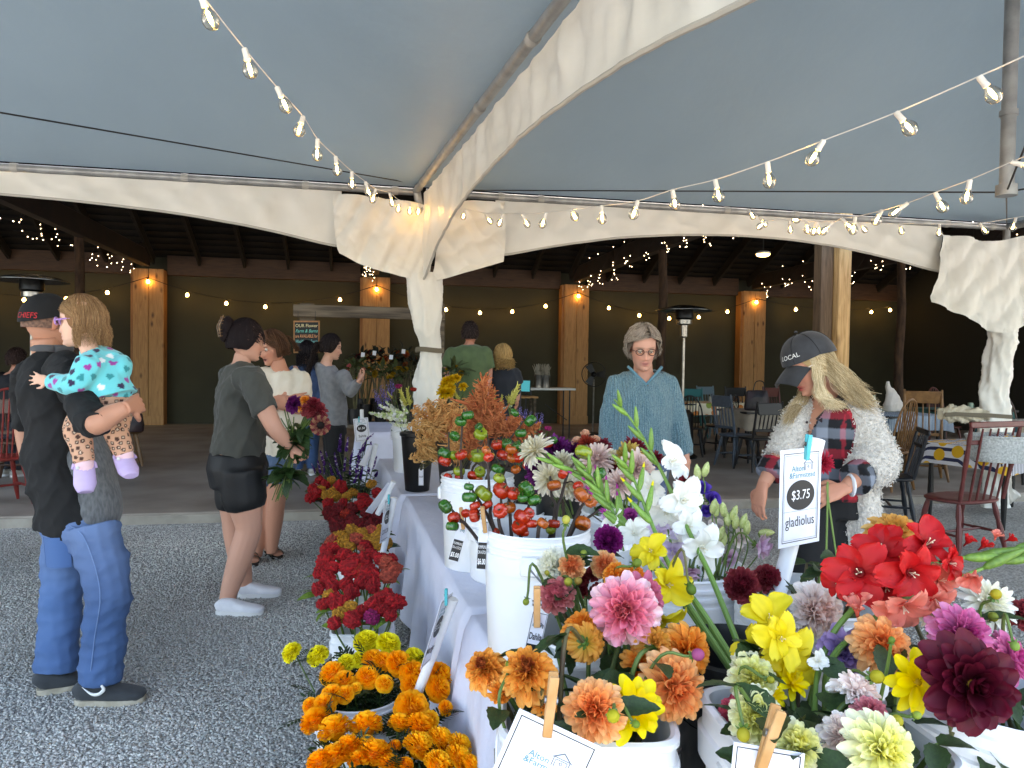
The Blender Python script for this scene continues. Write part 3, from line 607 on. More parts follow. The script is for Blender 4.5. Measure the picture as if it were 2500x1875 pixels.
# ================================================================ BUCKETS
PLAST = M('white_bucket_plastic', '#e9ecee', '#e2e5e8', sc=3, rough=.38, spec=.45, vary=.03)
BLKP = M('black_bucket_plastic', '#08090b', '#0b0c0e', sc=4, rough=.45)
WIRE = M('bucket_wire', '#8b8d8f', rough=.35, metal=.9); WATER = M('bucket_water', '#33382f', rough=.1)
def bucket_parts(kind):
    b = MB(); sq = 0
    if kind == 'five':
        b.lathe([(0, .0), (.122, 0), (.129, .006), (.1405, .25), (.141, .262), (.149, .264), (.149, .31), (.144, .313), (.144, .322), (.150, .324), (.150, .330), (.145, .333), (.145, .341), (.150, .343), (.150, .349), (.146, .352), (.146, .362), (.149, .366), (.147, .370), (.143, .369), (.141, .30), (.126, .012), (0, .012)], 40); h, r = .37, .147
    elif kind == 'short':
        b.lathe([(0, .0), (.128, 0), (.134, .006), (.1415, .15), (.149, .153), (.149, .195), (.144, .2), (.144, .21), (.150, .213), (.150, .22), (.146, .224), (.146, .248), (.149, .253), (.147, .257), (.142, .256), (.13, .012), (0, .012)], 40); h, r = .257, .147
    elif kind == 'black':
        b.lathe([(0, .0), (.07, 0), (.075, .005), (.103, .34), (.112, .345), (.113, .362), (.106, .365), (.101, .35), (.072, .01), (0, .01)], 32); h, r = .365, .106
    elif kind == 'blackbig':
        b.lathe([(0, .0), (.115, 0), (.12, .006), (.142, .33), (.15, .335), (.151, .352), (.144, .356), (.139, .34), (.116, .012), (0, .012)], 32); h, r = .356, .145
    else:   # square
        b.lathe([(0, 0), (.105, 0), (.111, .008), (.119, .27), (.120, .275), (.128, .28), (.129, .318), (.124, .322), (.1235, .345), (.128, .349), (.128, .357), (.122, .361), (.1165, .358), (.114, .3), (.107, .012), (0, .012)], 56, sq=.75); h, r = .36, .12
    return b, h, r
BK = {}
def bucket_mesh(kind, m):
    if (kind, m.name) in BK: return BK[(kind, m.name)]
    b, h, r = bucket_parts(kind); body = b.data('body', m, angle=50)
    w_ = MB().lathe([(0, h*.7), (r*.93, h*.7)], 24, sq=.75 if kind == 'square' else 0, cap=False).data('water', WATER)
    ear = MB().box((r+.004, 0, h-.075), (.016, .05, .05), ch=.006).data('handle_ear', m)
    a = np.linspace(0, math.pi, 17); P = [((r+.012)*math.cos(t), -(r*1.02)*math.sin(t)*.97, h-.075-.16*math.sin(t)) for t in a]
    bail = MB().tube(P, .0028, 6).data('bail_handle', WIRE); BK[(kind, m.name)] = (body, w_, ear, bail, h, r); return BK[(kind, m.name)]
BUCKETS = {}
def bucket(key, label, x, y, kind='five', m=None, base=ZT, rotz=0.0, handle=True, group='flower buckets', s=1.0):
    m = m or PLAST; body, w_, ear, bail, h, r = bucket_mesh(kind, m); p = gz(x, y, base+.006+h*s); p[2] = base+.006
    t = thing('flower_bucket', label, 'bucket', p, R_(rotz), group); t.scale = (s,)*3
    obj('body', body, t); obj('water', w_, t)
    if handle and kind in ('five', 'short', 'square'): obj('handle_ear', ear, t); obj('handle_ear', ear, t, rot=(0, 0, math.pi)); obj('bail_handle', bail, t)
    BUCKETS[key] = (p, h*s, r*s); return t
bucket('W1', 'white round bucket of pumpkin branches, in front with its tag clipped on', 1310, 1284, rotz=70)
bucket('W2', 'low white bucket tucked behind the front pumpkin bucket', 1236, 1246, 'short', rotz=30)
bucket('W3', 'white round bucket of pumpkin branches standing behind the other two', 1166, 1158, rotz=165)
bucket('B1', 'black bucket of amaranth squeezed beside the rear pumpkin bucket', 1110, 1078, 'black', BLKP)
bucket('B2', 'tall black bucket of copper amaranth with a white price card', 1020, 1055, 'black', BLKP, s=1.03)
bucket('W4', 'slim white bucket between two black ones under the snapdragons', 1004, 1034, 'five', rotz=80, s=.98)
bucket('B3', 'black bucket under the white snapdragons nearest the tent leg', 990, 1012, 'black', BLKP)
bucket('B4', 'black bucket of amaranth and ageratum behind the pumpkin branches', 1292, 1130, 'blackbig', BLKP)
bucket('B5', 'black bucket of purple and cream chrysanthemums', 1395, 1180, 'blackbig', BLKP)
bucket('W5', 'white bucket of pink chrysanthemums in front of the woman in blue', 1535, 1245, rotz=60)
bucket('W6', 'white bucket of lisianthus with white gladiolus leaning before it', 1655, 1374, rotz=40)
bucket('W7', 'white bucket of maroon ball dahlias holding the gladiolus sign pole', 1985, 1448, rotz=120)
bucket('W8', 'white round bucket of mixed small dahlias with the Dahlia tag', 1500, 1535, s=.95, rotz=-30)
bucket('BG', 'black bucket holding the cut gladiolus stems', 1806, 1578, 'black', BLKP, s=1.0)
bucket('S1', 'white square bucket of orange dahlias at the very front', 1425, 1712, 'square', rotz=-12, s=.94)
bucket('S2', 'white square bucket of pale yellow dahlias at the very front', 2005, 1768, 'square', rotz=-4, s=1.0)
bucket('W9', 'white round bucket with wire handle under the burgundy dahlia', 2472, 1678, rotz=-35)
bucket('F0', 'white floor bucket of orange marigolds nearest the camera', 900, 1985, base=0)
bucket('F1', 'white floor bucket of orange and yellow marigolds below the leaning sign', 878, 1688, base=0, rotz=30)
bucket('F2', 'white square floor bucket of red celosia next to the yellow marigolds', 887, 1524, 'square', base=0, rotz=-8)
bucket('F3', 'white floor bucket of red celosia second behind the marigolds', 886, 1436, 'square', base=0, rotz=-8)
bucket('F4', 'white floor bucket of gold and coral celosia', 888, 1352, base=0)
bucket('F5', 'white floor bucket of dark red celosia near the concrete slab', 866, 1288, base=0)
bucket('F6', 'white floor bucket of red and gold celosia in front of the salvia', 855, 1225, base=0)
bucket('F7', 'floor bucket of purple salvia at the rear of the row', 868, 1190, 'blackbig', BLKP, base=0)
# ================================================================ SIGNS
PAPER = M('sign_paper', '#e6e8ee', '#d8dde8', sc=14, rough=.45, spec=.5); INK = M('sign_ink', '#14161c', rough=.6); CHALK = M('sign_black', '#15171b', rough=.5)
WHT = M('sign_white_ink', '#f2f2f2', rough=.6); TEAL = M('logo_teal', '#3a8494', rough=.6); LGREY = M('logo_grey', '#727b84', rough=.6)
PVC = M('pvc_pipe', '#e4e7ea', rough=.35); CLIPW = M('wood_clothespin', '#c79a68', '#b5854f', sc=30, rough=.7); CLIPT = M('teal_clothespin', '#3fb3bd', rough=.4)
class Panel:
    def __init__(s, t, corners, D, name='panel', m=None, thick=.002, prim='r'):
        """corners TL,TR,BR,BL as (x,y[,D])"""
        c = [gd(q[0], q[1], q[2] if len(q) > 2 else D) for q in corners]; s.t = t
        s.c = sum(c)/4; r = (c[1]-c[0]+c[2]-c[3])/2; u = (c[0]-c[3]+c[1]-c[2])/2; s.w = np.linalg.norm(r); s.h = np.linalg.norm(u); s.r = r/s.w; s.u = u/s.h
        if prim == 'r': u = u-s.r*(u@s.r); s.h = np.linalg.norm(u); s.u = u/s.h
        else: r = r-s.u*(r@s.u); s.w = np.linalg.norm(r); s.r = r/s.w
        s.n = np.cross(s.r, s.u)
        R = np.stack([s.r, s.u, s.n], 1); MB().box(s.c, (s.w, s.h, thick), R, ch=.0006).build(name, m or PAPER, t); s.th = thick/2; s.R = R
    def put(s, V, Fc, x, y, m, name, z=.0006, scale=1.0):
        V = np.asarray(V)*scale; P = s.c+s.r*(V[:, :1]+x*s.w)+s.u*(V[:, 1:2]+y*s.h)+s.n*(s.th+z); mb = MB(); mb.add(P, Fc); return mb.build(name, m, s.t, smooth=False)
    def text(s, txt, x, y, size, m, name='lettering', shear=0., xs=1., bold=0., maxw=None):
        V, Fc = text_mesh(txt, size*s.h, shear=shear, xs=xs, bold=bold*size*s.h)
        if maxw:
            wd = np.ptp(V[:, 0]); V[:, 0] *= min(1, maxw*s.w/max(wd, 1e-6))
        return s.put(V, Fc, x, y, m, name)
    def rect(s, x, y, w, h, m, name='block', z=.0004):
        w, h = w*s.w/2, h*s.h/2; return s.put([(-w, -h, 0), (w, -h, 0), (w, h, 0), (-w, h, 0)], [(0, 1, 2, 3)], x, y, m, name, z)
    def border(s, inset=.06, t=.012, m=None):
        V = []; Fc = []; a, b = s.w/2-inset*s.w, s.h/2-inset*s.w; k = t*s.w; o = [(-a, -b), (a, -b), (a, b), (-a, b)]; i_ = [(-a+k, -b+k), (a-k, -b+k), (a-k, b-k), (-a+k, b-k)]
        V = [(*p, 0) for p in o+i_]; Fc = [(j, (j+1) % 4, 4+(j+1) % 4, 4+j) for j in range(4)]; return s.put(V, Fc, 0, 0, m or INK, 'border')
    def oval(s, x, y, rx, ry, m, name='price_oval'):
        a = np.linspace(0, 2*math.pi, 33)[:-1]; return s.put(np.stack([rx*s.w*np.cos(a), ry*s.h*np.sin(a), 0*a], 1), [tuple(range(32))], x, y, m, name, .0004)
    def lines(s, pls, x, y, sc, wd, m, name='logo'):
        mb = MB()
        for pl in pls: mb.tube([s.c+s.r*(px*sc+x*s.w)+s.u*(py*sc+y*s.h)+s.n*(s.th+.0006) for px, py in pl], wd, 4)
        return mb.build(name, m, s.t)
BARNL = [[(-.5, 0), (-.5, .62), (0, 1), (.5, .62), (.5, 0)], [(-.62, .56), (0, 1.05), (.62, .56)], [(-.5, .62), (.5, .62)], [(-.36, 0), (-.36, .5), (.36, .5), (.36, 0)], [(-.1, .3), (0, .2), (.1, .3), (0, .42), (-.1, .3)]]
def logo(p, y=.3, big=1.0):
    p.lines(BARNL, .17, y, .2*p.w*big, .0045*p.w, LGREY)
    p.text('Alton', -.08, y+.025*big, .085*big, TEAL, 'logo_lettering', maxw=.4*big); p.text('&Farmstead', .03, y-.045*big, .085*big, TEAL, 'logo_lettering', maxw=.62*big)
def clothespin(t, p, d, m, L_=.072, w_=.011, n=None):
    d = nrm(d); n = nrm(n if n is not None else -FW); s = nrm(np.cross(d, n)); n = np.cross(s, d); R = np.stack([s, d, n], 1)
    for k in (-1, 1):
        Rk = R@euler(x=k*5); MB().box(np.array(p)+n*k*.005, (w_, L_, .0055), Rk, ch=.001).build('clothespin_half', m, t)
    MB().tube([np.array(p)+d*.006-s*w_*.7, np.array(p)+d*.006+s*w_*.7], .0045, 8).build('clothespin_spring', WIRE, t)
gs = thing('price_sign', 'gladiolus price sign reading $3.75 on a white pole', 'sign', gz(1985, 1448, ZT), group='price signs')
MB().tube([gd(1872, 1550, 1.50), gd(1912, 1400, 1.53), gd(1995, 1072, 1.56)], .0168, 16).build('pole', PVC, gs)
p = Panel(gs, [(1921, 1105, 1.45), (2026, 1081, 1.51), (1979, 1331, 1.50), (1884, 1337, 1.44)], 1.46, thick=.0015)
p.border(.07, .012); p.border(.105, .006, LGREY); logo(p, .27); p.oval(0, .02, .34, .155, CHALK); p.text('$3.75', 0, .02, .14, WHT, shear=.05, xs=.9, maxw=.56); p.text('gladiolus', 0, -.25, .15, INK, shear=-.08, xs=.85, maxw=.8); p.rect(0, -.14, .8, .004, LGREY, 'rule')
clothespin(gs, gd(1972, 1092, 1.44), UP*1+RT*.1, CLIPT, .05, .008)
s1 = thing('price_sign', 'farm sign clothespinned to the front square bucket of orange dahlias', 'sign', gz(1425, 1708, ZT), group='price signs')
p = Panel(s1, [(1241, 1716, .855), (1424, 1803, .835), (1396, 2090, .86), (1185, 1990, .86)], .85); p.border(.05, .012); logo(p, .17, .95); p.oval(.1, -.32, .34, .2, CHALK); p.text('$2.50', .1, -.33, .14, WHT, maxw=.5)
clothespin(s1, gd(1344, 1722, .845), gd(1352, 1650, .845)-gd(1335, 1792, .845), CLIPW)
s2 = thing('price_sign', 'white sign clothespinned to the front square bucket of yellow dahlias', 'sign', gz(2005, 1768, ZT), group='price signs')
p = Panel(s2, [(1780, 1808, .82), (1952, 1838, .80), (1950, 2100, .82), (1778, 2070, .83)], .82); p.border(.05, .014); p.lines(BARNL, .12, .2, .16*p.w, .005*p.w, LGREY)
clothespin(s2, gd(1878, 1805, .80), gd(1900, 1734, .80)-gd(1857, 1876, .80), CLIPW)
for (cs, D, lab, ck, l2) in (([(1119, 1273), (1142, 1289), (1116, 1380), (1096, 1360)], 2.36, 'pumpkin branch price tag hung on the low bucket', (1128, 1272), '$5.00'), ([(1170, 1263), (1193, 1289), (1184, 1405), (1164, 1377)], 1.98, 'pumpkin branch price tag hung on the front bucket', (1181, 1275), '$6.00')):
    t = thing('price_tag', lab, 'price tag', gd(*cs[3], D), group='pumpkin price tags'); p = Panel(t, cs, D, thick=.001, prim='u')
    p.rect(0, -.2, .92, .56, CHALK, 'black_field'); p.lines(BARNL, .1, .3, .35*p.w, .015*p.w, TEAL); p.text('PUMPKINS', 0, -.02, .1, WHT, maxw=.85); p.text('ON A STICK', 0, -.13, .1, WHT, maxw=.85); p.text(l2, 0, -.33, .17, WHT, maxw=.8, bold=.02)
    clothespin(t, gd(ck[0], ck[1]-6, D-.015), UP-RT*.12, CLIPW, .07, .011)
t = thing('price_tag', 'Dahlia name tag clothespinned to the bucket of small dahlias', 'price tag', gd(1280, 1590, 1.12)); p = Panel(t, [(1303, 1487), (1336, 1503), (1320, 1594), (1278, 1588)], 1.12, thick=.001, prim='u')
p.border(.04, .03); p.lines(BARNL, .2, .12, .3*p.w, .02*p.w, LGREY); p.text('Alton', -.15, .16, .13, TEAL, maxw=.4); p.text('Dahlia', 0, -.12, .24, INK, maxw=.8, bold=.02); p.rect(0, -.4, .9, .18, CHALK, 'black_field'); clothespin(t, gd(1311, 1482, 1.11), UP, CLIPW, .06, .01)
def pole_sign(label, a, b, cs, D, price, nm, r=.0168):
    t = thing('price_sign', label, 'sign', gd(*b), group='price signs'); MB().tube([gd(*a), gd(*b)], r, 12).build('pole', PVC, t)
    p = Panel(t, cs, D, thick=.0015, prim='u'); p.border(.07, .016); logo(p, .3); p.oval(0, .06, .33, .16, CHALK); p.text(price, 0, .06, .13, WHT, maxw=.55); p.text(nm, 0, -.27, .15, INK, maxw=.8, bold=.01)
    clothespin(t, gd(cs[0][0]*.6+cs[1][0]*.4, cs[0][1], cs[0][2]-.01), UP, CLIPT, .05, .009); return t
pole_sign('leaning marigold price sign seen almost edge on', (1107, 1462, 2.36), (1000, 1745, 2.42), [(1079, 1458, 2.28), (1104, 1456, 2.38), (1046, 1632, 2.40), (1036, 1608, 2.30)], 2.3, '$1.25', 'Marigold')
pole_sign('leaning coxcomb price sign beside the red celosia', (963, 1215, 3.9), (935, 1350, 3.95), [(944, 1219, 3.8), (957, 1214, 3.95), (951, 1331, 3.95), (925, 1310, 3.8)], 3.85, '$2.50', 'COXCOMB')
t = pole_sign('upright price sign reading $1.50 behind the salvia', (883, 1000, 6.5), (886, 1100, 6.55), [(862, 1024, 6.4), (898, 1018, 6.45), (904, 1075, 6.45), (868, 1080, 6.4)], 6.4, '$1.50', 'Salvia')
for (a, b, lab) in (((961, 1176, 4.3), (922, 1255, 4.35), 'white pole with turned sign leaning over the dark red celosia'), ((918, 1085, 5.4), (905, 1140, 5.45), 'white pole with turned sign leaning over the salvia')):
    t = thing('price_sign', lab, 'sign', gd(*b), group='price signs'); MB().tube([gd(*a), gd(*b)], .0168, 12).build('pole', PVC, t)
    Panel(t, [(a[0]-20, a[1]+2, a[2]-.06), (a[0]-6, a[1]+3, a[2]+.02), (b[0]-6, b[1]+4, b[2]+.02), (b[0]-24, b[1]-6, b[2]-.06)], a[2])
for (cs, D, lab) in (([(1022, 1120), (1034, 1128), (1034, 1190), (1022, 1180)], 4.66, 'white price card on the tall black amaranth bucket'), ([(953, 1040), (966, 1045), (965, 1078), (954, 1070)], 6.2, 'white price card on the black snapdragon bucket')):
    t = thing('price_tag', lab, 'price tag', gd(*cs[3], D), group='price cards'); p = Panel(t, cs, D, thick=.001, prim='u'); p.border(.06, .03); p.oval(0, .25, .35, .16, CHALK); p.text('Snapdragon' if D > 5 else 'Amaranth', 0, -.15, .12, INK, maxw=.8)
# ================================================================ FLOWERS
PETAL = M('petal', vcol=True, rough=.5, transl=.34, vary=.05, spec=.3); PETALB = M('bloom_petals', vcol=True, rough=.55, transl=.28, spec=.25, vary=.05)
STEM = M('green_stem', '#5f7a35', '#4a5f2c', sc=10, rough=.6, vary=.12); STEMD = M('dark_stem', '#4b3a2c', '#5a5a30', sc=8, rough=.6)
LEAF = M('green_leaf', '#2f4a22', '#203818', sc=14, rough=.5, transl=.15, vary=.18, bump=.3, bsc=60); LEAFL = M('light_green_leaf', '#7d9a3e', '#5f7d30', sc=14, rough=.5, transl=.2, vary=.15)
SEPAL = M('sepal', '#5e8034', '#47682a', sc=20, rough=.5, transl=.15)
def petal_mb(L=1., W=.5, cup=.35, curl=-.4, nu=6, nv=5, tip=.9, ruffle=0., c0=(1, 1, 1), c1=(1, 1, 1), seed=0, notch=0., cm=None):
    c0, c1 = np.array(lin(c0)), np.array(lin(c1)); cm = None if cm is None else np.array(lin(cm))
    G = np.zeros((nu, nv, 3)); Cc = np.zeros((nu, nv, 3)); q = np.random.default_rng(seed); ph = q.uniform(0, 6)
    for i in range(nu):
        s = (0, .34, .6, .8, .93, 1.)[i] if nu == 6 else i/(nu-1)
        w_ = W/2*(.34+.66*math.sin(math.pi/2*min(1, s/.62))) if s < .62 else W/2*max(.10*tip, 1-((s-.62)/.38)**(2.6/tip))**(.55*tip)
        a = curl*s; x = L*(math.sin(a)/curl if abs(curl) > 1e-3 else s); z = L*((1-math.cos(a))/curl if abs(curl) > 1e-3 else 0)
        for j in range(nv):
            v = 2*j/(nv-1)-1; rf = ruffle*L*math.sin(7*s+v*5+ph)*abs(v)*s
            G[i, j] = (x-notch*L*(1-abs(v))*(s > .99), w_*v, z+cup*w_*v*v*(1-.3*s)+rf)
            c = c0*(1-s)+c1*s
            if cm is not None: k = max(0, 1-2*abs(s-.5)); c = c*(1-k)+cm*k
            Cc[i, j] = c*(1-.10*abs(v)*0+.05*math.sin(9*v+ph))
    mb = MB(); mb.grid(G, col=Cc); return mb
TYPES = {  # N, tilt0, tilt1, power, length0, length1, width/len, cup, curl(inner), curl(outer), tip
 'deco': (140, 5, 112, .62, .40, 1.0, .345, 1.35, .6, -.35, .9), 'ball': (140, 5, 126, .60, .48, .98, .38, 1.9, .9, .5, .8), 'pompon': (130, 4, 142, .58, .55, .95, .42, 1.9, 1.0, .7, .75),
 'dinner': (66, 8, 98, .60, .40, 1.0, .50, .6, .6, -.30, 1.05), 'open': (22, 50, 84, .7, .62, 1.0, .44, .55, .25, -.25, 1.05), 'mum': (100, 5, 98, .60, .42, 1.0, .20, .9, .8, -.35, .9), 'cactus': (84, 6, 95, .62, .45, 1.0, .25, 1.2, .4, -.25, 1.1)}
_pm = {}
def bloom(kind, cols, parent, R, quat, loc, petals, seed=0, name='bloom', center=None):
    """cols: list of (base, tip) colours from the heart outwards"""
    N_, t0, t1, pw, l0, l1, wl, cup, cu0, cu1, tip = TYPES[kind]; q = random.Random(seed); nb = 4
    key = (kind, str(cols))
    if key not in _pm:
        ms = []
        for b in range(nb):
            s = b/(nb-1); k = s*(len(cols)-1); i = min(int(k), len(cols)-2) if len(cols) > 1 else 0; f = k-i
            mixc = lambda a, b_: tuple(np.array(lin(a))*(1-f)+np.array(lin(b_))*f)
            ca, cb = (cols[0] if len(cols) == 1 else (mixc(cols[i][0], cols[i+1][0]), mixc(cols[i][1], cols[i+1][1])))
            ms.append(petal_mb(1, wl, cup, cu0*(1-s)+cu1*s, 6, 5, tip, .02, ca, cb, seed=b))
        _pm[key] = (ms, [m.data('petal', PETAL, angle=None) for m in ms])
    ms, ds = _pm[key]
    core = MB(); core.ell((0, 0, -.02), (.17, .17, .14), nu=10, nv=6, col=lin(center or cols[0][0])); joined = MB() if not petals else None
    o = None
    if petals: o = obj(name, core.data(name, PETALB, angle=None), parent, loc, quat, R)
    else: joined.add(core.arr(), core.f, 0, np.concatenate(core.c))
    for i in range(N_):
        t = (i+.5)/N_; th = R_(t0+(t1-t0)*t**pw+q.gauss(0, 5.5)); ph = i*2.399963+q.gauss(0, .1)
        d = np.array((math.sin(th)*math.cos(ph), math.sin(th)*math.sin(ph), math.cos(th))); n = np.array((-math.cos(th)*math.cos(ph), -math.cos(th)*math.sin(ph), math.sin(th)))
        L_ = (l0+(l1-l0)*t**.55)*(1+q.gauss(0, .08)); p0 = d*.05+np.array((0, 0, -.14*t)); b = min(nb-1, int(t**.8*nb)); Rm = np.stack([d, np.cross(n, d), n], 1)@euler(x=q.gauss(0, 13), y=q.gauss(0, 5))
        if petals:
            mt = Matrix(Rm*L_).to_4x4(); mt.translation = Vector(p0); c = obj('petal', ds[b], o); c.matrix_basis = mt
        else: joined.add(ms[b].arr()*L_@Rm.T+p0, ms[b].f, 0, np.concatenate(ms[b].c)*(1+q.gauss(0, .06)))
    if not petals: o = obj(name, joined.data(name, PETALB, angle=None), parent, loc, quat, R)
    return o
_jm = {}
def bloom_shared(kind, cols, parent, R, quat, loc, seed):
    key = (kind, str(cols), seed % 2)
    if key not in _jm:
        o = bloom(kind, cols, parent, R, quat, loc, False, seed); _jm[key] = o.data; return o
    return obj('bloom', _jm[key], parent, loc, quat, R)
def facing(fx, fy, fz): return Vector(nrm(RT*fx+UP*fy-FW*fz)).to_track_quat('Z', 'Y')
def leaf_mb(L=1., W=.45, serr=.06, fold=.3, curl=-.5, nu=11):
    G = np.zeros((nu, 5, 3))
    for i in range(nu):
        s = i/(nu-1); w_ = W/2*math.sin(math.pi*s**.75)**.9+(serr*W*(i % 2) if 0 < i < nu-1 else 0)+.012; a = curl*s; x = L*math.sin(a)/curl; z = L*(1-math.cos(a))/curl
        for j in range(5): v = (j-2)/2; G[i, j] = (x+.05*abs(v)*0, w_*v, z+fold*w_*abs(v))
    mb = MB(); mb.grid(G); return mb
_leaf = leaf_mb().data('leaf', LEAF, angle=None); _leaf2 = leaf_mb(1, .3, .02, .25, -.7).data('leaf', LEAFL, angle=None); _leaf3 = leaf_mb(1, .16, 0, .2, -.6, 8).data('leaf', LEAF, angle=None)
def add_leaf(parent, p, d, L_, me=None, roll=None):
    s, u, d = frame(d); Rm = np.stack([d, -s, u], 1)@euler(x=rnd.uniform(-40, 40) if roll is None else roll); mt = Matrix(Rm*L_).to_4x4(); mt.translation = Vector(np.array(p)-wloc(parent)); o = obj('leaf', me or _leaf, parent); o.matrix_basis = mt; return o
def stem_path(p, back, root, bend=.4):
    """from the bloom backwards and down into its vessel"""
    p, root = np.array(p), np.array(root); L_ = np.linalg.norm(p-root); a = p+back*min(.05, L_*.15); b = p*.45+root*.55+back*.03+np.array((0, 0, L_*bend*.08)); return spline([p, a, b, root], 6)
FCOUNT = 0
def broot(key, spread=.5, px=None):
    p, h, r = BUCKETS[key]; q = p+np.array((rnd.uniform(-1, 1)*r*spread, rnd.uniform(-1, 1)*r*spread, h*.25))
    return q
def flower(name, label, x, y, D, dia, face, kind, cols, key, group=None, petals=False, leaves=2, sr=.0032, stemm=None, cat='flower', center=None, lm=None, back_sepal=True):
    global FCOUNT
    FCOUNT += 1; p = gd(x, y, D); R = dia/2*1.1*D/F; q = facing(*face); n = np.array(q @ Vector((0, 0, 1))); root = broot(key)
    t = thing(name, label, cat, root, group=group); sp = stem_path(p-n*R*.12, -n, root); MB().tube(sp, np.linspace(sr*1.0, sr*1.3, len(sp)), 7).build('stem', stemm or STEM, t)
    l = p-wloc(t)
    b = bloom(kind, cols, t, R, q, l, True, FCOUNT, center=center) if petals else bloom_shared(kind, cols, t, R, q, l, FCOUNT)
    if back_sepal: obj('sepals', _calyx, t, l-n*R*.2, q, R*.5)
    for k in range(leaves):
        i = int(len(sp)*(.25+.45*rnd.random())); d = np.array((rnd.uniform(-1, 1), rnd.uniform(-1, 1), rnd.uniform(-.1, .7))); add_leaf(t, sp[i], d, rnd.uniform(.04, .065)*(1 if D < 2 else 1.2), lm)
    return t
mb = MB(); mb.ell((0, 0, -.1), (.3, .3, .35), nu=10, nv=6)
for i in range(6):
    a = i*math.pi/3; pm = petal_mb(.8, .38, .4, -.3, 5, 3); d = np.array((math.cos(a)*.9, math.sin(a)*.9, -.25)); s_, u_, d_ = frame(d); mb.add(pm.arr()@np.stack([d_, -s_, u_], 1).T, pm.f)
_calyx = mb.data('sepals', SEPAL, angle=None)
def bud(label, x, y, D, dia, face, key, col='#a8a838', group='dahlia buds', stemm=None, c2='#7a9a3c'):
    p = gd(x, y, D); R = dia/2*D/F; q = facing(*face); n = np.array(q @ Vector((0, 0, 1))); root = broot(key); t = thing('dahlia_bud', label, 'flower bud', root, group=group)
    k = (col, c2)
    if k not in _jm:
        m_ = MB(); g_ = 12; a_, b_ = np.array(lin(c2)), np.array(lin(col))
        for i in range(g_):
            pm = petal_mb(1.75, .62, .5, 1.6, 6, 3, 1.0, 0, c2, col); ph = i*2*math.pi/g_; d = np.array((math.cos(ph), math.sin(ph), .25)); s_, u_, d_ = frame(d); m_.add(pm.arr()@np.stack([d_, -s_, u_], 1).T*.78+np.array((0, 0, -.75)), pm.f, 0, np.concatenate(pm.c))
        m_.ell((0, 0, -.05), (.74, .74, .8), nu=14, nv=10, col=b_*.8); _jm[k] = m_.data('bud', PETALB, angle=None)
    obj('bud', _jm[k], t, p-wloc(t), q, R); obj('sepals', _calyx, t, p-n*R*.7-wloc(t), q, R*1.15)
    sp = stem_path(p-n*R, -n, root); MB().tube(sp, np.linspace(.002, .0032, len(sp)), 6).build('stem', stemm or STEM, t)
    if rnd.random() < .7: i = len(sp)//3; add_leaf(t, sp[i], (rnd.uniform(-1, 1), rnd.uniform(-1, 1), .3), .06)
    return t
OR = [('#d8601c', '#ec882c'), ('#f0922a', '#fbae48'), ('#f4a23c', '#ffc266')]; PE = [('#e87234', '#f89a58'), ('#f6a058', '#ffc07a'), ('#f8ac60', '#ffd098')]; PK = [('#dc5a72', '#ec8a90'), ('#de5f84', '#f09ab4'), ('#e67c96', '#fbdde2')]
YE = [('#e8c000', '#f6dc10'), ('#ecd000', '#faea24')]; PY = [('#e4de4a', '#eee880'), ('#eae884', '#f5f4bc'), ('#e8e8a4', '#fafae0')]; WB = [('#f0b8a4', '#fadccf'), ('#f6d8cc', '#fff2ec'), ('#f8e6de', '#fffcf8')]
BG = [('#300410', '#500a1e'), ('#3e0617', '#66102a')]; MG = [('#8a1448', '#c04488'), ('#b83c80', '#e27cb0'), ('#cc5c98', '#f0a4c8')]; MR = [('#540d1c', '#942c3c'), ('#640f22', '#b05054')]; PU = [('#7a5a9a', '#a288c0'), ('#8c6eb0', '#c2a8d8')]
WH = [('#e2e0b4', '#f2f0e0'), ('#eeeee0', '#fcfcf6')]; PP = [('#520a42', '#861c70'), ('#5e0e4c', '#9a2c82')]; SM = [('#c8506a', '#dc7884'), ('#c44a64', '#e69c94')]; CR = [('#e2b870', '#f2e0ac'), ('#eedfbc', '#f8f0dc')]; PA = [('#e06030', '#ee8c56'), ('#e89450', '#f8d49c')]
DH = 'dahlias in the front buckets'
def dah(label, x, y, D, dia, face, kind, cols, key, petals=True, **k): return flower('dahlia', label, x, y, D, dia, face, kind, cols, key, DH, petals, stemm=k.pop('stemm', STEMD if rnd.random() < .5 else STEM), **k)
# ---- front left square bucket and the round bucket behind it
dah('small amber dahlia with reddish heart, far left of the front square bucket', 1183, 1632, 1.02, 100, (-.35, .75, .6), 'deco', [('#8a3a22', '#a8542c')]+OR[1:], 'S1')
dah('amber dahlia with reddish heart beside the clothespin', 1288, 1640, .98, 130, (-.15, .75, .65), 'deco', [('#8a3a22', '#b05a2c')]+OR[1:], 'S1')
dah('large peach dahlia facing forward in front of the yellow dahlia', 1452, 1735, .90, 150, (-.25, .35, .9), 'deco', PE, 'S1')
dah('bright yellow open dahlia between two peach dahlias', 1545, 1732, .93, 150, (.25, .55, .8), 'open', YE, 'S1', center='#c47a14')
dah('large peach dahlia at the right rim of the front orange bucket', 1645, 1678, 1.0, 165, (.25, .15, .95), 'deco', PE, 'S1')
dah('orange dahlia high behind the large right peach dahlia', 1676, 1590, 1.06, 130, (.4, .3, .85), 'deco', OR, 'S1')
dah('big pink dahlia with pale petal tips towering over orange ones', 1525, 1492, 1.05, 165, (-.2, .25, .95), 'deco', PK, 'S1')
dah('pink dahlia peeping out behind the big pink one', 1565, 1455, 1.12, 120, (.3, .5, .6), 'deco', [('#c4506c', '#d8748c'), ('#c8587c', '#dc86a4')], 'W8')
dah('orange dahlia turned away showing its yellow green back, left', 1432, 1572, 1.05, 92, (.5, -.35, -.55), 'deco', [('#d8b428', '#dc9a3c'), ('#d8a838', '#e2a04c')], 'S1')
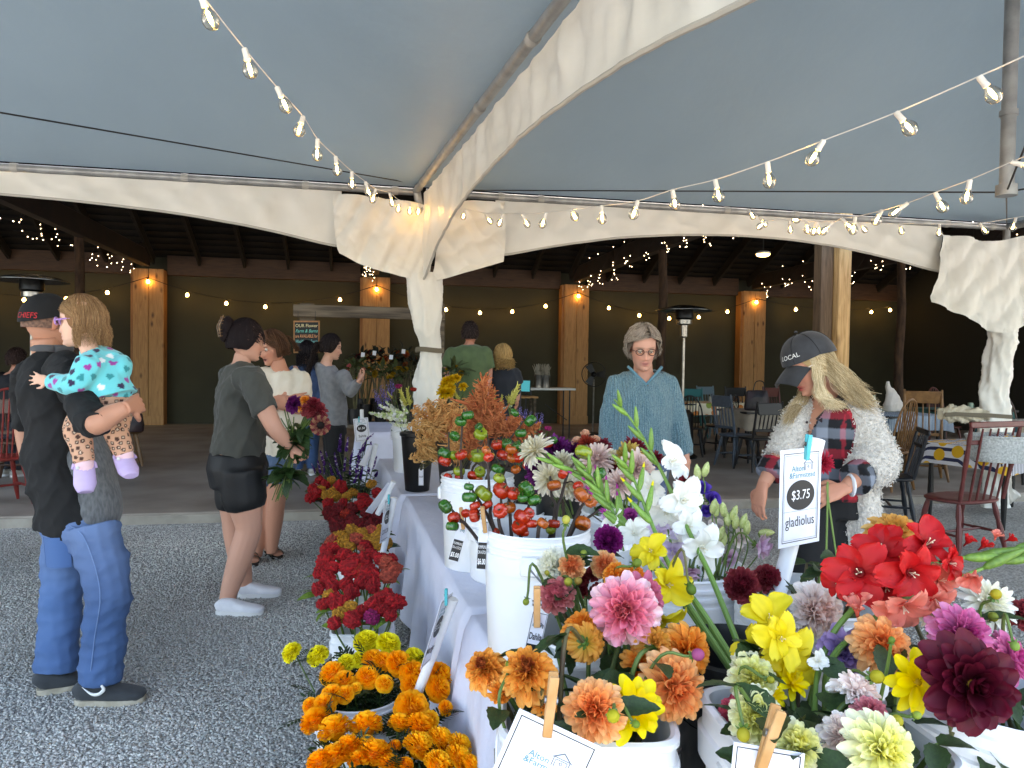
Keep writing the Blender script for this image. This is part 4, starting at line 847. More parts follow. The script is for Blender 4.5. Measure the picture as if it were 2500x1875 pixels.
dah('orange dahlia behind the one turned away', 1420, 1535, 1.1, 100, (-.2, .8, .3), 'deco', OR, 'S1')
dah('orange dahlia turned away on the right below the yellow gladiolus', 1598, 1572, 1.05, 92, (.5, .3, -.5), 'deco', [('#cfae30', '#dc9a3c'), ('#d8a040', '#e2a04c')], 'S1')
dah('orange dahlia half hidden under the pink dahlia', 1566, 1620, 1.06, 92, (.1, .2, .9), 'deco', OR, 'S1')
dah('shaded small orange dahlia behind the front sign', 1330, 1715, .98, 66, (.2, .5, .7), 'deco', OR, 'S1', petals=False)
dah('orange petals drooping below the left amber dahlia', 1222, 1690, 1.0, 66, (.2, -.3, .6), 'deco', OR, 'S1', petals=False)
dah('small apricot dahlia with orange heart', 1395, 1382, 1.22, 62, (-.1, .5, .8), 'ball', PA, 'W8')
dah('small white dahlia behind the apricot one', 1350, 1378, 1.27, 80, (-.5, .4, .6), 'ball', WH, 'W8')
dah('small salmon pink dahlia over the Dahlia tag', 1357, 1452, 1.2, 82, (-.2, .6, .7), 'ball', SM, 'W8')
dah('small orange ball dahlia beneath the purple one', 1476, 1380, 1.24, 64, (-.1, .4, .85), 'ball', PA, 'W8')
dah('orange dahlia seen from behind under the gladiolus spikes, left half', 1500, 1402, 1.2, 68, (-.5, .7, .2), 'deco', OR, 'W8')
dah('orange dahlia seen from behind under the gladiolus spikes, right half', 1550, 1408, 1.2, 68, (.5, .7, .2), 'deco', OR, 'W8')
dah('deep purple ball dahlia left of the gladiolus spikes', 1486, 1318, 1.3, 68, (-.1, .3, .95), 'pompon', PP, 'W8')
for (x, y, d) in ((1420, 1410, 40), (1412, 1440, 46), (1465, 1445, 44), (1450, 1400, 36)): flower('dahlia', 'small dark crimson dahlia deep among the leaves', x, y, 1.33, d, (.2, .4, .8), 'ball', MR, 'W8', 'dark crimson dahlias among the leaves')
bud('green dahlia bud rising highest above the small dahlias', 1382, 1268, 1.2, 28, (0, 1, .3), 'W8', '#c9c65a'); bud('dahlia bud at the left end over the white bucket', 1284, 1470, 1.18, 22, (-.3, -1, .2), 'W8', '#9aa83c'); bud('round dahlia bud in front of the peach and yellow dahlias', 1497, 1749, .84, 44, (-.1, .3, .9), 'S1', '#c4bc2c')
bud('striped dahlia bud left of the apricot dahlia', 1335, 1398, 1.2, 17, (-.4, .6, .4), 'W8', '#a8a03c'); bud('pair of striped buds, upper one', 1387, 1420, 1.18, 28, (-.3, .4, .8), 'W8', '#b4b040'); bud('pair of striped buds, browner one', 1412, 1418, 1.18, 26, (.3, .3, .8), 'W8', '#a88a40'); bud('green bud beside the white dahlia', 1425, 1350, 1.2, 22, (.2, .4, .8), 'W8', '#8a9a3c')
bud('green bud between the two left amber dahlias', 1245, 1622, .99, 30, (.2, .7, -.5), 'S1', '#8aa03a'); bud('pink opening dahlia bud on a thin stem at right', 1705, 1598, .98, 40, (.9, .3, .3), 'S1', '#b8588a', c2='#c9b04a'); bud('green bud nested at the yellow dahlia', 1553, 1768, .86, 26, (.3, .1, .9), 'S1', '#7a9a34'); bud('green bud hanging on a brown bent stem beside the gladiolus', 1688, 1440, 1.16, 34, (.2, -.7, .4), 'W8', '#6a8a34', stemm=STEMD)
bud('green bud on the orange dahlias seen from behind', 1556, 1374, 1.17, 30, (.5, .5, .5), 'W8', '#7f9436')
# ---- right front buckets
dah('creamy blush dahlia with large cupped petals by the sign pole', 1992, 1492, 1.22, 128, (.1, .35, .9), 'ball', WB, 'W7')
dah('maroon ball dahlia, larger one left of the sign pole', 1811, 1428, 1.40, 82, (-.2, .4, .9), 'pompon', MR, 'W7'); dah('maroon ball dahlia, smaller one right behind', 1874, 1410, 1.52, 64, (.1, .5, .8), 'pompon', MR, 'W7')
dah('amber dahlia behind the red gladiolus', 2178, 1305, 1.3, 125, (-.15, .8, .55), 'deco', [('#cf8a3c', '#dca04c'), ('#d8a050', '#e6bc70')], 'W7')
dah('pale yellow ball dahlia at the left corner of its bucket', 1836, 1655, .98, 110, (-.15, .55, .8), 'ball', PY, 'S2')
dah('pale yellow ball dahlia behind the clothespin', 1846, 1752, .88, 124, (-.2, .4, .9), 'ball', PY, 'S2'); dah('pale yellow dahlia low beside the clothespin', 1945, 1822, .83, 118, (.1, .7, .7), 'ball', PY, 'S2')
dah('white blush dahlia low behind the largest pale yellow one', 2062, 1800, .86, 110, (.15, .35, .9), 'ball', WB, 'S2'); dah('largest pale yellow and white dahlia at the bottom edge', 2152, 1832, .80, 165, (.1, .4, .9), 'deco', PY, 'S2', center='#d8c820')
dah('white dahlia turned sideways above the pink petals', 2090, 1690, .94, 120, (.55, .75, -.1), 'deco', WB, 'S2'); dah('small pink dahlia under the sideways white one', 2128, 1738, .9, 80, (.2, .6, .7), 'deco', [('#b8405c', '#d8808c'), ('#c04a68', '#e09a9c')], 'S2', petals=False)
dah('lilac purple dahlia behind the peach dahlia', 2058, 1590, 1.08, 112, (-.3, .2, .9), 'dinner', PU, 'S2'); dah('peach dahlia beside the lilac one', 2152, 1572, 1.02, 132, (-.25, .5, .8), 'deco', PE, 'S2')
dah('yellow open dahlia left of the burgundy dahlia', 2240, 1665, .92, 140, (-.1, .25, .95), 'open', YE, 'S2', center='#c49a14'); dah('huge dark burgundy dahlia', 2372, 1672, .88, 215, (-.05, .25, .95), 'dinner', BG, 'W9', center='#a87a20')
dah('magenta pink dahlia with dark heart above the burgundy one', 2345, 1548, 1.0, 138, (-.05, .35, .93), 'deco', MG, 'W9', center='#4a0c28'); dah('magenta dahlia at the right edge of the picture', 2462, 1610, 1.0, 120, (.5, .3, .8), 'deco', MG, 'W9')
dah('white dahlia on the right above the magenta ones', 2412, 1472, 1.1, 132, (.1, .65, .6), 'cactus', WH, 'W9'); dah('cream dahlia under the coral gladiolus', 2278, 1492, 1.15, 80, (.1, .4, .8), 'cactus', CR, 'W9'); dah('maroon ball dahlia cut by the right edge of the picture', 2500, 1498, 1.1, 70, (.2, .4, .9), 'pompon', MR, 'W9')
dah('tiny lilac and yellow dahlia under the red gladiolus', 2122, 1452, 1.2, 46, (.1, .3, .9), 'open', [('#d8c040', '#b090c8'), ('#c8a0c8', '#c8b8d8')], 'W7', center='#c8a820', petals=False); dah('crimson dahlia inside the left corner of the yellow dahlia bucket', 1795, 1745, .97, 80, (-.2, .3, .8), 'deco', [('#8a1c34', '#b84858'), ('#94203c', '#c8586a')], 'S2', petals=False)
dah('yellow dahlia low behind the yellow gladiolus', 1935, 1668, 1.0, 80, (.3, .6, .5), 'open', YE, 'S2', petals=False); dah('small yellow dahlia under the pale yellow corner bloom', 1890, 1700, .98, 60, (.2, .5, .6), 'open', YE, 'S2', petals=False)
bud('yellow bud between peach and yellow dahlias', 2142, 1652, .92, 44, (.2, .4, .8), 'S2', '#c8bc30'); bud('yellow bud over the largest pale yellow dahlia', 2190, 1760, .82, 40, (.2, .5, .8), 'S2', '#bcb434'); bud('small green bud right of the yellow bud', 2240, 1746, .82, 26, (.4, .5, .7), 'S2', '#9cb44c')
bud('drooping yellow bud at the bottom left of its bucket', 1815, 1795, .82, 44, (-.2, -.5, .8), 'S2', '#bcb434'); bud('green bud standing before the peach dahlia', 2177, 1562, .93, 22, (0, 1, .3), 'S2', '#6f8f38'); bud('large yellow bud on a long stem at right', 2432, 1450, 1.03, 34, (0, .8, .6), 'W9', '#c0b030'); bud('green bud under the white right dahlia', 2425, 1506, 1.06, 32, (-.3, .3, .8), 'W9', '#8f9a38'); bud('green bud on bare stem above the gravel', 2272, 1548, 1.02, 22, (-.2, .8, .5), 'W9', '#6f8f38')
bud('yellow bud by the pale corner dahlia', 1882, 1660, .93, 24, (.4, .2, .8), 'S2', '#b0ac34'); bud('green bud in front of the magenta edge dahlia', 2478, 1578, .96, 30, (-.3, -.3, .8), 'W9', '#8fae50')
# leafy filler stems in the front buckets
for key, n in (('S1', 12), ('W8', 11), ('S2', 16), ('W9', 12), ('W7', 9)):
    for i in range(n):
        p, h, r = BUCKETS[key]; root = broot(key, .6); tip = p+np.array((rnd.uniform(-1, 1)*r*.9, rnd.uniform(-1, 1)*r*.9, h+rnd.uniform(-.05, .055))); t = thing('leafy_stem', {'S1': 'green dahlia leaves among the orange dahlias', 'W8': 'green dahlia leaves among the small dahlias', 'S2': 'green dahlia leaves among the pale yellow dahlias', 'W9': 'green dahlia leaves under the magenta dahlias', 'W7': 'green dahlia leaves by the maroon dahlias'}[key], 'leaves', root, group='leafy stems in bucket '+{'S1': 'of orange dahlias', 'W8': 'of small dahlias', 'S2': 'of yellow dahlias', 'W9': 'of magenta dahlias', 'W7': 'of maroon dahlias'}[key])
        sp = spline([root, (root+tip)/2, tip], 5); MB().tube(sp, .003, 6).build('stem', STEM if i % 2 else STEMD, t)
        for k in range(5): add_leaf(t, sp[min(len(sp)-1, 4+k*2)] if 4+k*2 < len(sp) else sp[-1], (rnd.uniform(-1, 1), rnd.uniform(-1, 1), rnd.uniform(-.2, .6)), rnd.uniform(.045, .08), _leaf)
# ---------------------------------------------------------------- gladiolus, lisianthus
TYPES['lisi'] = (17, 8, 64, .8, .6, 1.0, .95, .5, .9, -.2, .6); TYPES['glad'] = (6, 52, 66, 1, .95, 1.0, .78, .35, -.5, -.7, .7); TYPES['fun'] = (6, 20, 34, 1, .95, 1., .6, .6, -.2, -.4, .7)
def _glad_petals(cols, kind):
    k = ('G', kind, str(cols))
    if k not in _pm: _pm[k] = [petal_mb(1, .66 if kind == 'glad' else .5, .45, -1.0 if kind == 'glad' else -.5, 11, 7, .85, .13, cols[0], cols[1], seed=b, cm=cols[2] if len(cols) > 2 else None).data('petal', PETAL, angle=None) for b in range(3)]
    return _pm[k]
_st = MB()
for i in range(3): _st.tube([(0, 0, -.1), (.05*math.cos(i*2.1), .05*math.sin(i*2.1), .2), (.12*math.cos(i*2.1), .12*math.sin(i*2.1), .42)], [.015, .014, .03], 5, col=lin('#e8dcc0'))
_stam = _st.data('stamens', PETALB)
def floret(t, x, y, D, dia, face, cols, kind='glad', seed=0):
    p = gd(x, y, D); R = dia/2*1.08*D/F; q = facing(*face); n = np.array(q @ Vector((0, 0, 1))); r = random.Random(seed+int(x))
    o = obj('floret', MB().lathe([(0, -.55), (.06, -.5), (.1, -.2), (.16, .05), (.1, .05), (0, -.1)], 8, col=lin(cols[0])).data('floret', PETALB, angle=None), t, p-wloc(t), q, R)
    ms = _glad_petals(cols, kind)
    for i in range(6):
        ph = i*math.pi*2/6+r.gauss(0, .1)+(.52 if i % 2 else 0)*.0; th = R_((48 if i % 2 else 38) if kind == 'glad' else (24 if i % 2 else 15))+r.gauss(0, .1)
        d = np.array((math.sin(th)*math.cos(ph), math.sin(th)*math.sin(ph), math.cos(th))); nn = np.array((-math.cos(th)*math.cos(ph), -math.cos(th)*math.sin(ph), math.sin(th))); L_ = (1.22 if i % 2 else 1.1)*(1+r.gauss(0, .08))
        Rm = np.stack([d, np.cross(nn, d), nn], 1)@euler(x=r.gauss(0, 16)); mt = Matrix(Rm*L_).to_4x4(); mt.translation = Vector((0, 0, -.12 if i % 2 else -.16)); c = obj('petal', ms[i % 3], o); c.matrix_basis = mt
    if kind == 'glad': obj('stamens', _stam, o, scale=.8)
    return o
_gb = MB().lathe([(.02, 0), (.08, .12), (.115, .35), (.09, .65), (.05, .92), (0, 1)], 8).data('green_bud', M('glad_bud_green', '#6f9438', '#5a7c30', sc=9, rough=.5, vary=.15), angle=None)
def glad(label, path, florets, cols, buds=(), budcol=None, D=1.3, sr=(.0055, .002), key='BG', kind='glad'):
    P = [gd(x, y, d) for (x, y, d) in path]; t = thing('gladiolus', label, 'flower', P[0], group='gladiolus spikes'); sp = spline(P, 8); MB().tube(sp, np.linspace(sr[0], sr[1], len(sp)), 8).build('stem', M('glad_stem', '#6f9440', '#5d8038', sc=6, rough=.5), t)
    for i, f in enumerate(florets): floret(t, *f, cols=cols, seed=i) if len(f) == 5 else floret(t, *f[:5], cols=f[5], seed=i, kind=f[6] if len(f) > 6 else 'glad')
    for (s, side, L_) in buds:
        i = min(len(sp)-2, int(s*len(sp))); d = nrm(sp[i+1]-sp[i])+RT*side*.45-FW*.25; q = Vector(d).to_track_quat('Z', 'Y'); obj('green_bud', _gb, t, sp[i]-wloc(t), q, L_)
        if budcol and s < .75: obj('colour_tip', MB().lathe([(.02, 0), (.09, .2), (.07, .5), (0, .7)], 7, col=lin(budcol)).data('colour_tip', PETALB, angle=None), t, sp[i]+nrm(d)*L_*.72-wloc(t), q, L_*.6)
    return t
WG = ('#e8e8d8', '#f6f6f4', '#f2f2ea'); YG = ('#d8c020', '#efdc3a', '#ecd62a'); RG = ('#7a060c', '#d82426', '#c0161c'); CG = ('#e06a58', '#f09a88', '#ec8674'); LG = ('#c8b0d8', '#e2d4ea', '#d6c2e2')
U = [(s, 1 if i % 2 else -1, .072-.032*s) for i, s in enumerate(np.arange(.62, .99, .065))]
glad('tall white gladiolus spike crossing in front of the woman in blue', [(1852, 1700, 1.18), (1745, 1430, 1.3), (1700, 1335, 1.36), (1662, 1255, 1.42), (1622, 1165, 1.46), (1585, 1095, 1.48), (1545, 1030, 1.5), (1500, 975, 1.5)],
     [(1640, 1128, 1.46, 92, (.5, .5, .6)), (1592, 1190, 1.5, 92, (-.7, .1, .6)), (1668, 1222, 1.42, 100, (.3, .2, .9)), (1628, 1250, 1.46, 80, (-.5, -.2, .8)), (1712, 1338, 1.36, 105, (.4, -.1, .9)), (1680, 1285, 1.4, 85, (.2, .1, .9)), (1655, 1330, 1.43, 80, (-.5, .1, .8))], WG, U)
glad('gladiolus spike with pale pink tinged white blooms, left of the yellow one', [(1815, 1680, 1.18), (1690, 1490, 1.25), (1600, 1360, 1.33), (1540, 1290, 1.38), (1480, 1215, 1.42), (1420, 1160, 1.45), (1352, 1128, 1.46)], [(1548, 1302, 1.36, 72, (-.4, .3, .8)), (1500, 1270, 1.4, 55, (-.7, .4, .4))], WG, [(s, 1 if i % 2 else -1, .075-.03*s) for i, s in enumerate(np.arange(.5, .99, .06))], '#a02c84')
glad('slender gladiolus spike with magenta bud tips', [(1822, 1690, 1.2), (1660, 1460, 1.3), (1560, 1340, 1.36), (1500, 1255, 1.4), (1462, 1195, 1.42), (1428, 1140, 1.43)], [], WG, [(s, 1 if i % 2 else -1, .07-.03*s) for i, s in enumerate(np.arange(.5, .99, .06))], '#a02c84')
glad('yellow gladiolus spike with open blooms low on the stem', [(1838, 1690, 1.15), (1720, 1500, 1.2), (1640, 1390, 1.27), (1600, 1300, 1.33), (1570, 1225, 1.37), (1545, 1165, 1.4), (1524, 1128, 1.4)],
     [(1590, 1348, 1.28, 78, (-.3, .5, .7)), (1628, 1428, 1.2, 112, (.3, .2, .9)), (1608, 1505, 1.2, 100, (.1, -.7, .6)), (1570, 1460, 1.24, 70, (-.6, -.2, .7)), (1560, 1352, 1.3, 50, (-.7, .3, .5))], YG, [(s, 1 if i % 2 else -1, .075-.03*s) for i, s in enumerate(np.arange(.55, .99, .06))], '#e8d81c')
glad('lilac gladiolus among the lisianthus', [(1842, 1700, 1.2), (1700, 1480, 1.33), (1650, 1370, 1.4), (1630, 1290, 1.45)], [(1642, 1345, 1.4, 70, (-.3, -.3, .8)), (1610, 1300, 1.46, 60, (-.4, .3, .8)), (1668, 1300, 1.44, 60, (.3, .3, .8))], LG)
glad('bright red gladiolus spike lying to the right', [(1935, 1900, 1.0), (2010, 1600, 1.08), (2080, 1490, 1.1), (2180, 1410, 1.12), (2300, 1370, 1.13), (2400, 1355, 1.14), (2520, 1330, 1.16)],
     [(2098, 1398, 1.08, 140, (-.5, .3, .8)), (2155, 1345, 1.12, 120, (-.3, .7, .6)), (2262, 1330, 1.1, 132, (.2, .6, .7)), (2222, 1398, 1.06, 132, (.1, .0, 1)), (2162, 1430, 1.08, 100, (-.2, -.5, .8)), (2318, 1375, 1.09, 84, (.6, .0, .7)), (2052, 1420, 1.1, 80, (-.9, .0, .4)), (2360, 1325, 1.12, 44, (.4, .8, .4), RG, 'fun'), (2398, 1335, 1.12, 48, (.5, .7, .4), RG, 'fun'), (2462, 1318, 1.13, 36, (.8, .5, .3), RG, 'fun')], RG, [(.74, 1, .07), (.8, -1, .07), (.86, 1, .065), (.92, -1, .06), (.97, 1, .06)])
glad('coral pink gladiolus spike below the red one', [(2030, 1900, .98), (2020, 1640, 1.05), (2110, 1530, 1.08), (2230, 1450, 1.1), (2330, 1415, 1.12), (2420, 1380, 1.13), (2520, 1350, 1.14)], [(2295, 1418, 1.1, 95, (.2, .3, .9)), (2204, 1478, 1.04, 125, (-.1, -.5, .8)), (2283, 1462, 1.06, 80, (.2, -.5, .8)), (2092, 1490, 1.06, 90, (-.2, .7, .3), CG, 'fun'), (2378, 1405, 1.08, 84, (-.5, -.3, .6), CG, 'fun'), (2430, 1312, 1.12, 36, (0, .9, .4), CG, 'fun')], CG, [(.78, -1, .07), (.86, 1, .065), (.93, -1, .06)])
glad('ruffled yellow gladiolus leaning over the pale yellow dahlias', [(1960, 1900, .98), (1930, 1680, 1.02), (1910, 1600, 1.06), (1885, 1520, 1.1)], [(1880, 1512, 1.08, 120, (-.2, .6, .7)), (1862, 1585, 1.04, 125, (-.5, .1, .8)), (1928, 1600, 1.02, 125, (.3, .1, .9)), (1905, 1560, 1.0, 110, (.0, .3, .9)), (1950, 1648, 1.02, 95, (.4, -.5, .7)), (1872, 1640, 1.05, 90, (-.3, -.5, .7))], YG)
glad('tiny white gladiolus bloom beside the yellow one', [(1985, 1880, .98), (1990, 1700, 1.0), (1998, 1612, 1.02)], [(1998, 1615, 1.0, 52, (.3, .4, .8))], WG)
LP, LV, LW = [('#c890b4', '#dcb8d4'), ('#d0a0c4', '#e4cce2')], [('#3a1c88', '#5a3cb4'), ('#4426a0', '#7458c4')], [('#d8c4c0', '#e8dcd8'), ('#e0d0cc', '#f0e8e6')]
def lis(label, x, y, d, face, cols, D=1.62): return flower('lisianthus', label, x, y, D, d, face, 'lisi', cols, 'W6', 'lisianthus in the white bucket', False, 1, .002, STEM, center='#8a9a50', lm=_leaf3)
lis('violet lisianthus bloom standing highest', 1710, 1200, 56, (0, .7, .6), LV); lis('violet lisianthus bloom just below the highest', 1735, 1222, 46, (.4, .3, .8), LV, 1.65); lis('small violet lisianthus bloom under the pair', 1722, 1244, 36, (0, -.3, .9), LV)
lis('pink lisianthus bloom leaning out over the gravel', 1852, 1332, 66, (.7, -.2, .6), LP, 1.55); lis('pale cream lisianthus bloom', 1745, 1288, 46, (0, .3, .9), LW); lis('blush lisianthus behind the buds', 1802, 1312, 50, (.2, .2, .9), LW, 1.66); lis('lilac lisianthus low at the rim', 1775, 1362, 44, (.2, -.3, .9), LP); lis('lilac lisianthus half hidden by white gladiolus', 1645, 1290, 50, (-.3, .3, .8), LP, 1.7); lis('violet blue lisianthus behind the gladiolus stems', 1600, 1262, 44, (-.2, .4, .8), LV, 1.75); lis('small rose lisianthus behind the gladiolus stems', 1598, 1236, 30, (0, .4, .8), [('#c06070', '#d89098')], 1.78); lis('magenta bloom behind the gladiolus stems', 1540, 1262, 42, (-.2, .4, .8), [('#8a1c74', '#b04a98')], 1.75); lis('pale lilac petals below the yellow gladiolus', 1690, 1395, 44, (-.3, -.6, .6), LP, 1.4)
lis('lilac lisianthus beside the leftmost white gladiolus', 1488, 1262, 40, (-.4, .4, .8), LP, 1.9)
_lb = MB().lathe([(.03, 0), (.16, .1), (.24, .4), (.17, .75), (.05, .96), (0, 1)], 8).data('bud', M('lisianthus_bud', '#c9cf8e', '#a8b766', sc=8, rough=.5, vary=.1), angle=None)
for i, (x, y) in enumerate(((1717, 1165), (1705, 1172), (1748, 1262), (1768, 1262), (1778, 1285), (1794, 1292), (1821, 1306), (1852, 1300), (1755, 1320), (1765, 1335), (1738, 1255), (1785, 1270), (1808, 1290))):
    D = 1.6; p = gd(x, y, D); root = broot('W6', .5); t = thing('lisianthus_bud', 'slender cream green lisianthus bud beside the violet bloom' if i < 2 else 'slender cream green lisianthus bud in the cluster over the rim', 'flower bud', root, group='lisianthus buds high' if i < 2 else 'lisianthus buds in the cluster'); sp = stem_path(p, np.array((0, 0, -1.)), root); MB().tube(sp, .0016, 5).build('stem', STEM, t); d = Vector((rnd.uniform(-.3, .3), rnd.uniform(-.3, .3), 1)) if i != 7 else Vector(RT); obj('bud', _lb, t, p-wloc(t), d.to_track_quat('Z', 'Y'), .036)
    add_leaf(t, sp[len(sp)//2], (rnd.uniform(-1, 1), rnd.uniform(-1, 1), .4), .06, _leaf3)
# ---------------------------------------------------------------- chrysanthemums
def mum(label, x, y, d, face, cols, D, key='B5', k='mum'): return flower('chrysanthemum', label, x, y, D, d, face, k, cols, key, 'chrysanthemums', False, 1, .003, STEM)
MC = [('#d8c890', '#e4dcc0'), ('#e2d8bc', '#efe8d8')]; MP = [('#3c0a3c', '#6c1c64'), ('#44104a', '#7a2a74')]; MK = [('#c8a0a0', '#dcc0b4'), ('#d8b4ac', '#ecd8cc')]; MD = [('#4c0a18', '#7a1c2c'), ('#5a0e1e', '#8c2a38')]; MGd = [('#8a6a1c', '#b89a44'), ('#a88634', '#c8ac60')]; MPe = [('#d89878', '#e8b898')]
mum('cream chrysanthemum in profile tipping to the left', 1304, 1098, 88, (-.75, .6, .25), MC, 2.3); mum('deep purple chrysanthemum behind the cream profile one', 1358, 1100, 84, (.1, .4, .8), MP, 2.5); mum('deep purple chrysanthemum low on the left', 1316, 1150, 80, (-.5, .1, .8), MP, 2.4); mum('small purple chrysanthemum below', 1320, 1182, 50, (-.4, -.3, .8), MP, 2.4); mum('full cream chrysanthemum in the middle', 1342, 1168, 86, (-.2, .2, .9), MC, 2.3); mum('cream chrysanthemum low to the right', 1388, 1186, 70, (.2, -.1, .9), MC, 2.3); mum('cream chrysanthemum above the gladiolus buds', 1374, 1128, 62, (.0, .5, .8), MC, 2.4)
mum('blush chrysanthemum left of the gladiolus tip', 1458, 1122, 86, (.1, .4, .9), MK, 2.3, 'W5'); mum('peach rosebud like bloom at the top', 1428, 1064, 30, (0, .8, .4), MPe, 2.5, 'W5', 'lisi'); mum('peach bloom left of the rust one', 1408, 1080, 28, (-.3, .7, .4), MPe, 2.5, 'W5', 'lisi'); mum('peach bloom right of the rust one', 1452, 1078, 30, (.3, .7, .4), MPe, 2.5, 'W5', 'lisi'); mum('rust red chrysanthemum at the top of the pink bucket', 1434, 1082, 46, (0, .6, .7), [('#6a1410', '#a03c28')], 2.45, 'W5'); mum('purple chrysanthemum behind the blush one', 1402, 1098, 56, (-.2, .5, .7), MP, 2.5, 'W5')
mum('golden tan chrysanthemum before the blue sweater', 1532, 1112, 72, (-.3, .5, .7), MGd, 2.3, 'W5'); mum('dusty pink chrysanthemum right of the golden one', 1557, 1145, 88, (.2, .2, .9), MK, 2.2, 'W5'); mum('crimson chrysanthemum above the dusty pink one', 1550, 1096, 66, (.2, .6, .6), MD, 2.4, 'W5'); mum('blush chrysanthemum low in the bucket', 1512, 1182, 70, (-.1, .1, .9), MK, 2.2, 'W5'); mum('small blush chrysanthemum on the left rim', 1480, 1180, 52, (-.4, .1, .9), MK, 2.25, 'W5'); mum('dark maroon chrysanthemum in the centre', 1490, 1138, 54, (0, .3, .9), MD, 2.35, 'W5'); mum('dark maroon chrysanthemum near the rim on the right', 1600, 1120, 46, (.3, .4, .8), MD, 2.4, 'W5'); mum('small crimson chrysanthemum right of white gladiolus', 1674, 1180, 44, (.4, .3, .8), MD, 2.2, 'W5'); mum('small white bloom between chrysanthemums', 1494, 1108, 28, (0, .5, .8), MC, 2.3, 'W5'); mum('blush chrysanthemum over the white bucket rim', 1430, 1205, 62, (-.2, -.2, .9), MK, 2.3, 'W5'); mum('dark maroon chrysanthemum on the left', 1398, 1150, 50, (-.2, .2, .9), MD, 2.42, 'W5'); mum('dark red bloom behind the blush one', 1470, 1090, 50, (0, .5, .7), MD, 2.5, 'W5')
# ---------------------------------------------------------------- pumpkin branches
PGR, PRD, POR, PYG, PYE = [M('mini_pumpkin_'+n, a, b, sc=30, rough=.22, coat=.4, vary=.1) for n, a, b in (('green', '#2f6a1c', '#1f5214'), ('red', '#c03010', '#a82408'), ('orange', '#b85a14', '#a04a10'), ('olive', '#8a9420', '#6f8018'), ('yellow', '#d0a41c', '#c09014'))]
n_ = 30; G = []
for th in np.linspace(.06, math.pi-.06, 11):
    row = []
    for j in range(n_):
        a = 2*math.pi*j/n_; rib = .80+.20*abs(math.cos(a*4.5+.4*math.sin(a)))**.6; r = math.sin(th)**.75*rib; row.append((r*math.cos(a), r*math.sin(a), .84*math.cos(th)*(.74+.28*math.sin(th))*(1-.25*(math.sin(th) < .4))))
    G.append(row)
_pk = {k: MB().grid(np.array(G), close=True, flip=True).data('pumpkin', m, angle=None) for k, m in dict(g=PGR, r=PRD, o=POR, y=PYG, w=PYE).items()}
_cap = MB().tube([(0, 0, .4), (.03, 0, .62), (.12, .02, .95)], [.16, .1, .08], 7).data('pumpkin_stem', STEMD)
BRK = M('dark_branch', '#2b211b', '#45352a', sc=14, rough=.7)
BR = [([(700, 1000), (655, 760), (640, 560), (625, 330)], 2.02, 'W1'), ([(690, 990), (600, 800), (500, 640)], 2.0, 'W1'), ([(750, 1005), (745, 820), (740, 720)], 1.97, 'W1'), ([(825, 1010), (805, 720), (770, 560)], 2.03, 'W1'), ([(1180, 900), (1230, 700), (1290, 500), (1410, 350)], 2.1, 'W1'), ([(1170, 880), (1150, 700), (1140, 540)], 2.12, 'W1'), ([(1300, 990), (1390, 790), (1460, 690)], 2.02, 'W1'), ([(1330, 960), (1440, 880), (1560, 800)], 2.05, 'W1'), ([(420, 575), (350, 430), (320, 330), (318, 180)], 2.95, 'W3'), ([(420, 560), (415, 320), (432, 60), (440, 0)], 2.9, 'W3'), ([(510, 570), (545, 430), (640, 360), (630, 200)], 2.95, 'W3'), ([(640, 520), (700, 400), (800, 255), (960, 50)], 3.0, 'W3'), ([(760, 520), (860, 340), (960, 230)], 2.9, 'W3'), ([(480, 960), (420, 900), (345, 815), (295, 760)], 2.22, 'W2'), ([(1040, 1015), (1060, 950), (1090, 900)], 1.95, 'W1'), ([(900, 1000), (960, 800), (990, 660)], 2.0, 'W1'), ([(620, 560), (720, 470), (860, 480)], 2.9, 'W3'), ([(1240, 900), (1180, 560), (1130, 270)], 2.5, 'W1')]
